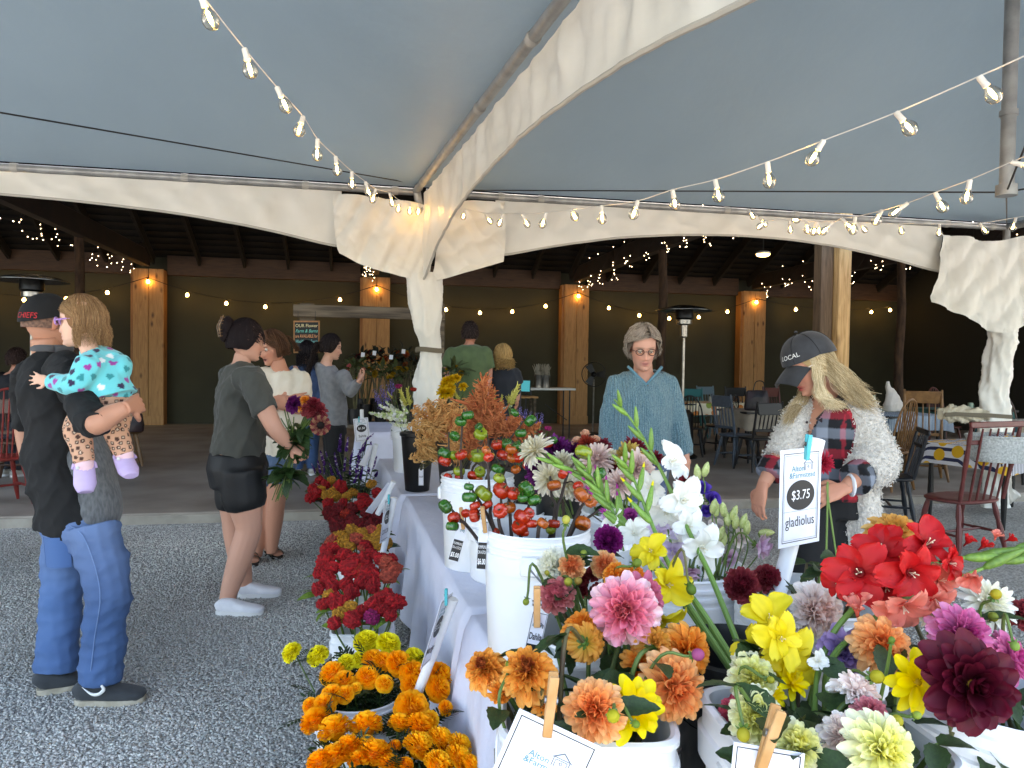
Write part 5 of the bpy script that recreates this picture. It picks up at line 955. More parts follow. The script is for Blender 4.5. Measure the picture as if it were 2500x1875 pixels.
PK_ = [(470, 45, 40, 'g'), (415, 95, 38, 'g'), (365, 215, 36, 'g'), (560, 140, 28, 'g'), (575, 195, 45, 'y'), (900, 190, 38, 'g'), (980, 90, 42, 'g'), (850, 25, 30, 'g'), (785, 275, 38, 'g'), (710, 285, 40, 'r'), (755, 370, 42, 'r'), (825, 320, 40, 'o'), (870, 290, 30, 'g'), (880, 385, 38, 'r'), (830, 390, 36, 'o'), (285, 355, 47, 'g'), (285, 415, 42, 'r'), (360, 370, 32, 'y'), (420, 365, 40, 'r'), (505, 380, 34, 'o'), (550, 375, 52, 'y'), (620, 330, 32, 'o'), (640, 385, 35, 'r'), (668, 372, 18, 'w'), (400, 500, 38, 'y'), (510, 535, 35, 'r'), (570, 505, 38, 'y'), (310, 545, 28, 'r'), (715, 480, 42, 'g'), (725, 555, 38, 'y'), (960, 450, 36, 'r'), (860, 485, 32, 'o'), (925, 345, 30, 'g'), (1120, 280, 33, 'r'), (1165, 250, 28, 'g'), (1410, 345, 56, 'y'), (1245, 510, 42, 'r'), (1170, 615, 45, 'o'), (1540, 520, 45, 'g'), (1365, 620, 35, 'r'), (1390, 690, 52, 'o'), (1470, 740, 45, 'o'), (480, 625, 32, 'g'), (485, 710, 48, 'g'), (600, 680, 58, 'y'), (630, 770, 35, 'r'), (745, 655, 58, 'r'), (840, 680, 48, 'r'), (945, 645, 55, 'g'), (920, 715, 38, 'g'), (1010, 735, 45, 'g'), (735, 820, 50, 'r'), (802, 795, 46, 'o'), (290, 785, 48, 'g'), (360, 875, 42, 'r'), (345, 945, 42, 'g'), (455, 840, 30, 'r'), (525, 855, 46, 'r'), (530, 780, 35, 'r'), (910, 870, 55, 'r'), (895, 950, 55, 'r'), (985, 925, 40, 'r'), (965, 840, 38, 'r'), (1080, 920, 40, 'o'), (1145, 970, 35, 'y'), (1170, 925, 40, 'r'), (1400, 920, 55, 'o'), (1640, 1030, 48, 'g'), (700, 990, 26, 'r'), (930, 1000, 30, 'r'), (400, 545, 28, 'r'), (560, 560, 26, 'o')]
cv = lambda x, y: (1000+x/3.318, 1000+y/3.318)
BN = ['tall pumpkin branch in front reaching up the middle', 'pumpkin branch with green and olive fruit bending to the left', 'short pumpkin branch with a split red and brown fruit', 'pumpkin branch with two big red fruit', 'long pumpkin branch ending in one flat olive fruit', 'pumpkin branch with an orange fruit below the cream chrysanthemum', 'pumpkin branch with orange fruit under the gladiolus buds', 'pumpkin branch lying out to the right over the rim', 'rear pumpkin branch on the left with green fruit on top', 'bare grey stick rising above the amaranth with green fruit', 'rear pumpkin branch with a striped yellow fruit on top', 'rear pumpkin branch slanting far up to the right', 'rear pumpkin branch slanting right with red and green fruit', 'drooping pumpkin branch hanging left over the cloth', 'stubby pumpkin branch with a brown orange fruit at the rim', 'pumpkin branch with three green fruit', 'low rear pumpkin branch with orange fruit', 'pumpkin branch crossing behind the chrysanthemums']
BT = []
for (pl, D, key), nm in zip(BR, BN):
    P = [gd(*cv(x, y), D+.02*i) for i, (x, y) in enumerate(pl)]; b0, h, r = BUCKETS[key]; root = b0+np.array((rnd.uniform(-.05, .05), rnd.uniform(-.05, .05), h*.2))
    t = thing('pumpkin_branch', nm, 'branch', root, group='pumpkin on a stick branches'); sp = spline([root]+P, 6); MB().tube(sp, np.linspace(.0062, .0032, len(sp)), 7).build('branch', BRK, t); BT.append((t, pl, D, P))
for (x, y, r, c) in PK_:
    best = min(range(len(BR)), key=lambda i: min((x-(a[0]*(1-s)+b[0]*s))**2+(y-(a[1]*(1-s)+b[1]*s))**2 for a, b in zip(BR[i][0][:-1], BR[i][0][1:]) for s in (0, .25, .5, .75, 1)))
    t, pl, D, P = BT[best]; Dp = D-.02; p = gd(*cv(x, y), Dp); q = Euler((rnd.gauss(0, .5), rnd.gauss(0, .5), rnd.uniform(0, 6))); o = obj('pumpkin', _pk[c], t, p-wloc(t), q, r/3.318*1.32*Dp/F); obj('pumpkin_stem', _cap, o)
    a = min((np.array(k) for k in spline(P, 6)), key=lambda k: np.linalg.norm(k-p)); MB().tube([a, (a+p)/2+np.array((0, 0, .01)), p], .0022, 5).build('twig', BRK, t)
# ---------------------------------------------------------------- marigolds and celosia
MAR = {k: [(a, b), (c, d)] for k, (a, b, c, d) in dict(O=('#f08c08', '#f8a810', '#fa9a10', '#ffba24'), G=('#f49c08', '#fcb414', '#fcac10', '#ffcc30'), Y=('#ccb810', '#e6d81c', '#dccc14', '#f4ea3c')).items()}
def marigold_mesh(cols, seed):
    q = random.Random(seed); mb = MB(); N_ = 170; mb.ell((0, 0, 0), .6, nu=10, nv=8, col=lin(cols[0][0]))
    for i in range(N_):
        t = (i+.5)/N_; th = R_(6+112*t**.62); ph = i*2.399963+q.gauss(0, .15); d = np.array((math.sin(th)*math.cos(ph), math.sin(th)*math.sin(ph), .8*math.cos(th))); L_ = .42+q.uniform(0, .1)
        G = np.zeros((3, 5, 3)); s_, u_, dd = frame(d+np.array((q.gauss(0, .15), q.gauss(0, .15), 0)))
        for a in range(3):
            for b in range(5): v = b/2-1; G[a, b] = d*.58+dd*L_*a/2*(1-.12*abs(v))+s_*v*.20*(.4+.6*a/2)+u_*.055*math.sin(v*6+q.uniform(0, 6))*(a/2)
        f = q.uniform(1.05, 1.35); c0, c1 = np.array(lin(cols[0][0])), np.array(lin(cols[1][1])); Cc = np.stack([np.repeat((c0*(1-a/2)+c1*a/2)[None]*f, 5, 0) for a in range(3)]); mb.add(G.reshape(-1, 3), [(i*5+j, i*5+j+1, (i+1)*5+j+1, (i+1)*5+j) for i in range(2) for j in range(4)], 0, Cc.reshape(-1, 3))
    return mb.data('bloom', PETALB, angle=None)
_mar = {k: [marigold_mesh(v, i) for i in range(2)] for k, v in MAR.items()}
c6 = lambda x, y: (650+x/2.288, 1150+y/2.288)
ML = [(145, 1015, 45, 'Y'), (290, 1035, 48, 'Y'), (562, 960, 58, 'Y'), (680, 970, 55, 'Y'), (450, 1075, 42, 'Y'), (525, 1055, 40, 'Y'), (825, 1045, 46, 'Y'), (660, 1190, 40, 'G'), (370, 1135, 55, 'O'), (435, 1175, 48, 'O'), (595, 1060, 50, 'O'), (650, 1072, 48, 'O'), (565, 1155, 52, 'O'), (740, 1080, 60, 'O'), (815, 1140, 62, 'O'), (810, 1200, 50, 'O'), (965, 1150, 62, 'O'), (955, 1215, 58, 'O'), (1000, 1325, 34, 'O'), (365, 1255, 48, 'O'), (440, 1250, 40, 'O'), (500, 1215, 26, 'G'), (245, 1310, 34, 'O'), (325, 1310, 52, 'O'), (275, 1400, 65, 'O'), (385, 1450, 75, 'G'), (560, 1425, 70, 'G'), (810, 1330, 78, 'O'), (745, 1415, 52, 'G'), (860, 1435, 68, 'O'), (915, 1390, 40, 'G'), (460, 1550, 62, 'O'), (560, 1532, 46, 'G'), (855, 1550, 75, 'G'), (610, 1590, 75, 'O'), (970, 1510, 65, 'G'), (1075, 1540, 60, 'G'), (1070, 1605, 62, 'G'), (720, 1535, 28, 'O'), (385, 1605, 70, 'O'), (300, 1630, 60, 'O'), (510, 1615, 44, 'O'), (780, 1640, 34, 'O'), (960, 1650, 70, 'G'), (1140, 1640, 44, 'G'), (690, 1640, 50, 'O')]
LEAFF = M('marigold_leaf', '#24401c', '#1a3014', sc=14, rough=.6, transl=.1, vary=.2); mb = MB()
for i in range(9):
    for k in ((-1, 1) if i < 8 else (0,)):
        pm = petal_mb(.34-.014*i, .07, .3, -.4, 4, 3); d = np.array((math.cos(k*.9), math.sin(k*.9), .12)); s_, u_, d_ = frame(d); mb.add(pm.arr()@np.stack([d_, -s_, u_], 1).T+np.array((i*.1, 0, .1*math.sin(i*.3))), pm.f)
_fern = mb.data('leaf', LEAFF, angle=None)
for (x, y, r, c) in ML:
    X, Y = c6(x, y); key = 'F0' if y > 1390 else 'F1'; D = 2.58-(y-1000)/650*.5; p = gd(X, Y, D); R = r/2.288*D/F*1.28; root = broot(key, .6); dv = p-(BUCKETS[key][0]+np.array((0, 0, .1))); fx = nrm(np.array((dv[0]*1.2, dv[1]*.6-.12, .25)))
    col = {'O': 'orange', 'G': 'golden orange', 'Y': 'lemon yellow'}[c]; wh = 'in the nearest floor bucket' if key == 'F0' else 'in the floor bucket below the leaning sign'
    lab = f'{col} marigold pompom {wh}'
    if c == 'Y' and x < 200: lab = 'lemon yellow marigold sticking out farthest left'
    elif c == 'Y' and x < 300: lab = 'lemon yellow marigold second from the left'
    t = thing('marigold', lab, 'flower', root, group=f'{col} marigolds '+wh); obj('bloom', _mar[c][(x//10) % 2], t, p-wloc(t), Vector(fx).to_track_quat('Z', 'Y'), R)
    sp = stem_path(p-fx*R*.5, -fx*.6-np.array((0, 0, .6)), root); MB().tube(sp, .0028, 6).build('stem', STEM, t)
    for k in range(4): add_leaf(t, sp[3+2*k], (rnd.uniform(-1, 1), rnd.uniform(-1, 1), rnd.uniform(0, .6)), rnd.uniform(.09, .14), _fern)
def celosia_mesh(seed):
    bm_ = bmesh.new(); bmesh.ops.create_icosphere(bm_, subdivisions=5, radius=1); V = np.array([v.co[:] for v in bm_.verts]); Fc = [tuple(v.index for v in f.verts) for f in bm_.faces]; bm_.free()
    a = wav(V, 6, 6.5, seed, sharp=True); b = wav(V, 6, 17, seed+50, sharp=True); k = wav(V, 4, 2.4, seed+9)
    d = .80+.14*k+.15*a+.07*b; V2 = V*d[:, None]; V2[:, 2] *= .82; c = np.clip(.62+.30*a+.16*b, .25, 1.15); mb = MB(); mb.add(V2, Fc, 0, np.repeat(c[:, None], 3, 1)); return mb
_cel = [celosia_mesh(s) for s in (1, 2, 3)]
CC = dict(R='#e41220', D='#a00c1c', G='#ffb234', C='#f4664c', P='#d0207c', O='#e83c24'); _cm = {}
for k, v in CC.items():
    for i, m_ in enumerate(_cel):
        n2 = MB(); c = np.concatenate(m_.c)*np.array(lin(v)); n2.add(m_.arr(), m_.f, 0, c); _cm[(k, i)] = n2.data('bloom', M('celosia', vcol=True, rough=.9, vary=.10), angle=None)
CL = {'F2': (3.02, [(325, 740, 42, 'R'), (390, 722, 46, 'R'), (345, 690, 32, 'G'), (405, 800, 45, 'G'), (470, 760, 36, 'G'), (490, 830, 54, 'R'), (590, 815, 46, 'P'), (600, 745, 48, 'R'), (640, 712, 40, 'R'), (725, 730, 56, 'R'), (680, 690, 36, 'R'), (692, 805, 38, 'R'), (645, 770, 42, 'R'), (380, 850, 36, 'R'), (430, 735, 36, 'R'), (535, 780, 40, 'R')]),
 'F3': (3.4, [(355, 435, 50, 'R'), (290, 655, 34, 'R'), (330, 500, 55, 'R'), (300, 560, 42, 'R'), (365, 540, 42, 'R'), (350, 600, 42, 'R'), (372, 640, 46, 'R'), (440, 630, 36, 'R'), (470, 550, 62, 'R'), (490, 490, 42, 'R'), (545, 500, 46, 'R'), (560, 560, 50, 'R'), (545, 612, 50, 'R'), (595, 580, 42, 'R'), (480, 680, 44, 'R'), (602, 640, 46, 'R'), (640, 490, 38, 'R'), (662, 512, 42, 'C'), (702, 490, 34, 'R'), (690, 580, 46, 'C'), (722, 540, 40, 'C'), (590, 462, 36, 'R'), (430, 470, 40, 'R'), (515, 560, 40, 'O')]),
 'F4': (4.1, [(410, 362, 40, 'G'), (480, 330, 36, 'G'), (440, 390, 38, 'G'), (405, 412, 36, 'G'), (500, 385, 40, 'C'), (542, 350, 36, 'G'), (562, 380, 36, 'G'), (620, 360, 32, 'G'), (612, 400, 36, 'G'), (650, 420, 36, 'G'), (370, 385, 32, 'C'), (350, 402, 28, 'C'), (545, 422, 32, 'C'), (590, 332, 32, 'C'), (640, 330, 30, 'G'), (682, 400, 30, 'G'), (555, 415, 34, 'R'), (460, 430, 36, 'G')]),
 'F5': (4.75, [(362, 250, 36, 'D'), (400, 300, 46, 'D'), (440, 240, 32, 'O'), (342, 222, 32, 'D'), (402, 212, 36, 'D'), (500, 290, 42, 'D'), (472, 252, 36, 'D'), (532, 300, 36, 'D'), (522, 192, 32, 'R'), (572, 240, 42, 'D'), (592, 310, 42, 'D'), (622, 262, 36, 'D'), (562, 172, 32, 'R'), (450, 300, 34, 'D'), (482, 212, 34, 'D'), (612, 222, 34, 'D')]),
 'F6': (5.25, [(255, 148, 36, 'R'), (265, 102, 32, 'R'), (295, 50, 26, 'R'), (360, 52, 26, 'G'), (305, 106, 26, 'G'), (340, 136, 30, 'G'), (376, 116, 30, 'G'), (382, 142, 28, 'G'), (450, 146, 26, 'G'), (486, 120, 26, 'G'), (412, 92, 38, 'R'), (345, 176, 32, 'R'), (586, 70, 28, 'G'), (622, 126, 30, 'R'), (330, 80, 28, 'R'), (430, 180, 30, 'R'), (540, 150, 30, 'R'), (280, 130, 34, 'R')])}
CLN = dict(F2='in the square bucket by the yellow marigolds', F3='in the second celosia bucket behind the marigolds', F4='in the gold and coral celosia bucket', F5='in the dark red celosia bucket', F6='in the rearmost celosia bucket by the salvia')
CN = dict(R='velvety red', D='velvety dark red', G='ruffled gold', C='ruffled coral', P='magenta pink', O='orange red')
for key, (D, ls) in CL.items():
    ym = np.mean([l[1] for l in ls])
    for i, (x, y, r, c) in enumerate(ls):
        X, Y = c6(x, y); d = D+(ym-y)*.0009*D/3; p = gd(X, Y, d); R = r/2.288*d/F*1.5; root = broot(key, .5); up = nrm(p-(BUCKETS[key][0]+np.array((0, .05, -.1)))+np.array((0, -.15, .1)))
        nsame = sum(1 for l in ls if l[3] == c); t = thing('celosia', f'{CN[c]} celosia head '+CLN[key], 'flower', root, group=f'{CN[c]} celosia '+CLN[key])
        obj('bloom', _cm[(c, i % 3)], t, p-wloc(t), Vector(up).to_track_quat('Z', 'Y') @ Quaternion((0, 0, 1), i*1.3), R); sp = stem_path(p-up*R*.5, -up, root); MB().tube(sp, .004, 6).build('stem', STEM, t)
        for k in range(2): add_leaf(t, sp[2+2*k], (rnd.uniform(-1, 1), rnd.uniform(-1, 1), .2), rnd.uniform(.06, .11), _leaf2 if D < 3.6 else _leaf)
# ---------------------------------------------------------------- salvia, amaranth, snapdragons and other spikes
def spike_mesh(n, L_, r0, r1, cols, seed, blob=.012, sides=1.0, stem=.0025, jit=.3, white=0.0, wcol='#d8d0e0'):
    q = random.Random(seed); mb = MB(); mb.tube([(0, 0, 0), (.01, 0, L_*.5), (.0, .01, L_)], [stem, stem, stem*.6], 5, col=lin('#55693a'))
    for i in range(n):
        t = i/n; z = L_*(.0+.98*t); a = i*2.4+q.gauss(0, .4); rr = (r0*(1-t)+r1*t)*(1+q.gauss(0, jit*.5)); c = np.array(lin(q.choice(cols)))*(1+q.gauss(0, .12))
        if q.random() < white: c = np.array(lin(wcol))
        mb.ell((rr*math.cos(a), rr*math.sin(a), z), np.array((blob, blob*.7, blob*.75))*(1.05-.55*t)*(1+q.gauss(0, .15)), euler(z=math.degrees(a), y=-30), 6, 4, col=np.clip(c, 0, 1))
    return mb
def spike_thing(name, label, cat, p0, p1, me, L_, root, group, stemm=STEM, leaves=2, lm=None, ls=.07, pn='flower_spike'):
    p0, p1 = np.array(p0), np.array(p1); t = thing(name, label, cat, root, group=group); d = p1-p0; l = np.linalg.norm(d); q = Vector(d).to_track_quat('Z', 'Y') @ Quaternion((0, 0, 1), rnd.uniform(0, 6))
    obj(pn, me, t, p0-wloc(t), q, l/L_); sp = spline([p0+d*.02, p0*.6+root*.4, root], 5); MB().tube(sp, .003, 6).build('stem', stemm, t)
    for k in range(leaves): add_leaf(t, sp[1+k] if k < len(sp)-1 else sp[0], (rnd.uniform(-1, 1), rnd.uniform(-1, 1), rnd.uniform(0, .5)), ls*rnd.uniform(.7, 1.2), lm)
    return t
SAL = [spike_mesh(60, 1, .055, .025, ['#4a2478', '#5c2e8c', '#38185c'], s, .075, white=.16).data('flower_spike', PETALB, angle=None) for s in (1, 2)]
q5 = lambda x, y: (720+x/4.147, 1000+y/4.147); b7 = BUCKETS['F7'][0]
for i, (x0, y0, x1, y1) in enumerate(((450, 420, 465, 240), (300, 560, 255, 410), (210, 640, 165, 540), (260, 640, 230, 510), (330, 480, 310, 420), (420, 560, 400, 430), (440, 680, 430, 540), (520, 420, 540, 270), (560, 540, 590, 400), (640, 560, 660, 400), (690, 420, 740, 270), (730, 300, 800, 240), (640, 480, 700, 340), (760, 470, 770, 320), (690, 560, 720, 450), (600, 740, 650, 600), (660, 700, 690, 560), (740, 640, 770, 500), (810, 670, 915, 565), (500, 620, 510, 480), (380, 660, 350, 540), (560, 660, 560, 520), (480, 740, 450, 620), (620, 640, 640, 500), (300, 650, 290, 560), (790, 590, 830, 470))):
    D = rnd.uniform(5.7, 6.3); spike_thing('salvia', 'purple salvia spike in the rear floor bucket', 'flower', gd(*q5(x0, y0), D), gd(*q5(x1, y1), D), SAL[i % 2], 1, b7+np.array((rnd.uniform(-.08, .08), rnd.uniform(-.08, .08), .1)), 'purple salvia spikes', leaves=6, lm=_leaf3, ls=.13)
def plume_mesh(cols, seed, nf=120, wd=.34, droop=.1):
    q = np.random.default_rng(seed); mb = MB(); a_, b_ = np.array(lin(cols[0])), np.array(lin(cols[1])); m_ = 10; t = np.concatenate([[.05], np.linspace(.02, .95, nf-1)]); an = np.arange(nf)*2.4
    d = np.stack([np.cos(an)*(1-.55*t), np.sin(an)*(1-.55*t), .8+.5*t], 1)+q.normal(0, .22, (nf, 3)); d[0] = (0, 0, 1); L_ = wd*(1.3-.85*t)*q.uniform(.7, 1.3, nf); L_[0] = .95; P = [np.stack([0*t, 0*t, .02+.86*t], 1)]; P[0][0] = (0, 0, .05)
    for k in range(m_-1): d = d+q.normal(0, .14, (nf, 3)); d[:, 2] -= droop*(1+.4*k)*.7; d /= np.linalg.norm(d, axis=1, keepdims=True); P.append(P[-1]+d*(L_/(m_-1))[:, None])
    P = np.stack(P, 1); R = (.021*(1.15-.4*t))[:, None]*(1-.7*np.linspace(0, 1, m_)**1.6)*(1+q.normal(0, .22, (nf, m_))); R[0] *= 1.6
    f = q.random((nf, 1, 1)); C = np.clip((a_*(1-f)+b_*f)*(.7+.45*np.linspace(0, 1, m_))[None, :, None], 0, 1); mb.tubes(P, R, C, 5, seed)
    n = 3600; i = q.integers(0, nf, n); k = q.integers(0, m_-1, n); s = q.random((n, 1)); o = q.normal(size=(n, 3)); o /= np.linalg.norm(o, axis=1, keepdims=True); ctr = P[i, k]*(1-s)+P[i, k+1]*s+o*(R[i, k]*q.uniform(.7, 1.35, n))[:, None]; f = q.random((n, 1)); mb.octas(ctr, q.uniform(.005, .0095, n), np.clip((a_*(1-f)+b_*f)*q.uniform(.75, 1.4, (n, 1)), 0, 1))
    return mb.data('plume', M('plume', vcol=True, rough=.95), angle=None)
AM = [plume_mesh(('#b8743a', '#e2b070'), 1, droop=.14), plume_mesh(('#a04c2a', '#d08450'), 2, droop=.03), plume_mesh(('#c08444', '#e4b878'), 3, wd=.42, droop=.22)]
q4 = lambda x, y: (850+x/3.318, 750+y/3.318)
AL = [(760, 1060, 470, 930, 2, 4.5), (740, 1120, 490, 1250, 2, 4.45), (760, 1000, 500, 800, 0, 4.55), (780, 1000, 620, 740, 0, 4.6), (800, 1000, 740, 720, 0, 4.55), (760, 1080, 600, 1010, 0, 4.45), (820, 1050, 870, 740, 0, 4.5), (800, 1150, 660, 960, 2, 4.4), (860, 1120, 900, 860, 1, 4.3), (760, 1180, 560, 1140, 2, 4.4), (1080, 960, 1105, 530, 1, 3.7), (1060, 980, 1030, 660, 1, 3.75), (1110, 980, 1170, 640, 1, 3.75), (1180, 1020, 1260, 860, 1, 3.4), (1240, 1040, 1400, 880, 1, 3.3), (1200, 1060, 1180, 900, 1, 3.35), (1300, 1060, 1560, 950, 1, 3.3), (1000, 1120, 990, 880, 1, 3.8), (900, 1200, 800, 1060, 0, 3.9), (960, 1180, 1060, 1020, 1, 3.7), (850, 1230, 930, 1090, 0, 3.9), (1150, 1000, 1240, 760, 1, 3.7), (1000, 1000, 960, 720, 0, 4.0), (930, 1050, 900, 800, 0, 4.1), (1330, 1030, 1330, 880, 1, 3.4), (720, 1160, 520, 1080, 2, 4.35), (1120, 1080, 1090, 900, 1, 3.5)]
for i, (x0, y0, x1, y1, k, D) in enumerate(AL):
    key = 'B2' if D > 4.2 else ('B1' if D > 3.6 else 'B4'); lab = {'B2': 'copper amaranth plume drooping over the tall black bucket', 'B1': 'rust brown amaranth plume behind the rear pumpkin branches', 'B4': 'rust amaranth plume beside the ageratum'}[key]
    if i == 10: lab = 'tallest upright rust amaranth plume in front of the man in green'
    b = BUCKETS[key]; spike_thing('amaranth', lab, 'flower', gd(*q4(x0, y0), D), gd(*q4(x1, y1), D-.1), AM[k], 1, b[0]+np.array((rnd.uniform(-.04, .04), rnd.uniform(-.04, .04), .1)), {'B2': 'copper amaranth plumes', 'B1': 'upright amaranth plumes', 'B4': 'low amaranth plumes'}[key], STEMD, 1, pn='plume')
SNP = [spike_mesh(40, 1, .085, .015, ['#e4e8d8', '#f0f0ea', '#c8d89a', '#dfe6c4'], s, .085).data('flower_spike', PETALB, angle=None) for s in (3, 4)]; WHT_ = [plume_mesh(('#a8a23c', '#c9c46c'), 7, nf=80, wd=.2, droop=-.02)]
STA = [spike_mesh(34, 1, .16, .10, ['#7a6cb4', '#8f84c4', '#6a5ca4'], s, .06, jit=.9).data('flower_spike', PETALB, angle=None) for s in (5, 6)]
for i, (x0, y0, x1, y1, k, D, key) in enumerate(((420, 900, 165, 855, 0, 5.3, 'B3'), (440, 880, 240, 790, 1, 5.3, 'B3'), (450, 900, 300, 760, 0, 5.4, 'B3'), (470, 920, 350, 900, 1, 5.2, 'B3'), (480, 960, 370, 960, 0, 5.1, 'W4'), (470, 860, 420, 740, 1, 5.4, 'W4'), (420, 960, 330, 930, 1, 5.2, 'W4'), (690, 800, 640, 730, 0, 5.2, 'W4'), (740, 800, 740, 715, 1, 5.2, 'W4'), (1160, 880, 1250, 800, 0, 3.9, 'B1'), (1180, 880, 1330, 790, 1, 3.9, 'B1'), (960, 820, 960, 740, 0, 4.9, 'W4'))):
    b = BUCKETS[key]; spike_thing('snapdragon', {'B3': 'white green snapdragon spike leaning out to the left', 'W4': 'white snapdragon spike behind the copper amaranth', 'B1': 'white snapdragon spike right of the tall amaranth'}[key], 'flower', gd(*q4(x0, y0), D), gd(*q4(x1, y1), D-.05), SNP[k], 1, b[0]+np.array((0, 0, .15)), 'snapdragon spikes '+{'B3': 'left', 'W4': 'middle', 'B1': 'right'}[key], leaves=3, lm=_leaf3)
for i, (x0, y0, x1, y1, D, key) in enumerate(((470, 800, 410, 650, 5.3, 'B3'), (500, 800, 470, 640, 5.3, 'B3'), (360, 740, 310, 680, 5.5, 'B3'), (900, 760, 850, 660, 5.0, 'W4'), (1180, 820, 1180, 660, 3.9, 'B1'), (1230, 830, 1250, 700, 3.9, 'B1'), (1290, 780, 1400, 610, 3.8, 'B4'), (1310, 800, 1380, 650, 3.8, 'B4'))):
    b = BUCKETS[key]; spike_thing('plume_celosia', {'B3': 'pale yellow green plume above the left snapdragons', 'W4': 'pale yellow green plume beside the yellow daisies', 'B1': 'pale yellow green plume behind the tall amaranth', 'B4': 'yellow green plume pointing up to the right'}[key], 'flower', gd(*q4(x0, y0), D), gd(*q4(x1, y1), D), WHT_[0], 1, b[0]+np.array((0, 0, .15)), 'yellow green plumes '+key, leaves=1, lm=_leaf3, pn='plume')
b3 = BUCKETS['B3'][0]
for i, (x, y) in enumerate(((230, 720), (260, 660), (300, 690), (240, 760), (280, 740), (320, 650), (210, 690), (340, 610))): spike_thing('statice', 'mauve statice sprig beside the tent leg', 'flower', gd(*q4(x+30, y+70), 6.2), gd(*q4(x, y-30), 6.2), STA[i % 2], 1, b3+np.array((0, .25, .2)), 'mauve statice sprigs', leaves=1, lm=_leaf3)
b4 = BUCKETS['B4'][0]
for i, (x, y) in enumerate(((1290, 900), (1360, 850), (1400, 820), (1440, 840), (1480, 860), (1530, 870), (1570, 870), (1420, 870))): spike_thing('ageratum', 'lavender ageratum sprig above the right amaranth', 'flower', gd(*q4(x-10, y+70), 3.5), gd(*q4(x, y-20), 3.5), STA[i % 2], 1, b4+np.array((0, 0, .2)), 'lavender ageratum sprigs', leaves=1, lm=_leaf3)
for i, (x, y, d, cols, D, lab) in enumerate(((800, 600, 50, YE, 5.0, 'yellow daisy cluster left'), (840, 585, 44, YE, 5.0, 'yellow daisy cluster top'), (790, 640, 50, YE, 5.0, 'yellow daisy cluster lower left'), (830, 650, 44, YE, 4.95, 'yellow daisy cluster centre'), (930, 640, 36, YE, 4.95, 'yellow daisy near the green pumpkins'), (880, 570, 36, YE, 5.0, 'yellow daisy at the top right'), (770, 690, 52, YE, 4.9, 'yellow daisy at the bottom'), (820, 690, 44, YE, 4.9, 'yellow daisy low beside the amaranth'))): flower('yellow_daisy', lab+' before the tent leg', *q4(x, y), D, d*.62, (rnd.uniform(-.3, .3), .5, .7), 'mum', [('#b88a08', '#d0a410'), ('#c89a0c', '#e0b820')], 'W4', 'yellow daisies', leaves=1)
for (x, y, d, c, lab) in ((410, 640, 40, 'P', 'magenta celosia tuft by the tent leg'), (530, 665, 36, 'O', 'scarlet celosia tuft by the tent leg'), (1620, 980, 44, 'P', 'plum celosia tuft at the right of the amaranth'), (1560, 1010, 30, 'D', 'dark celosia tuft at the right of the amaranth')):
    D = 5.6 if x < 800 else 3.2; p = gd(*q4(x, y), D); root = BUCKETS['B3' if x < 800 else 'B4'][0]+np.array((0, 0, .2)); t = thing('celosia', lab, 'flower', root); obj('bloom', _cm[(c, 0)], t, p-wloc(t), None, d/3.318*D/F); MB().tube(spline([p, (p+root)/2, root], 5), .003, 6).build('stem', STEM, t)
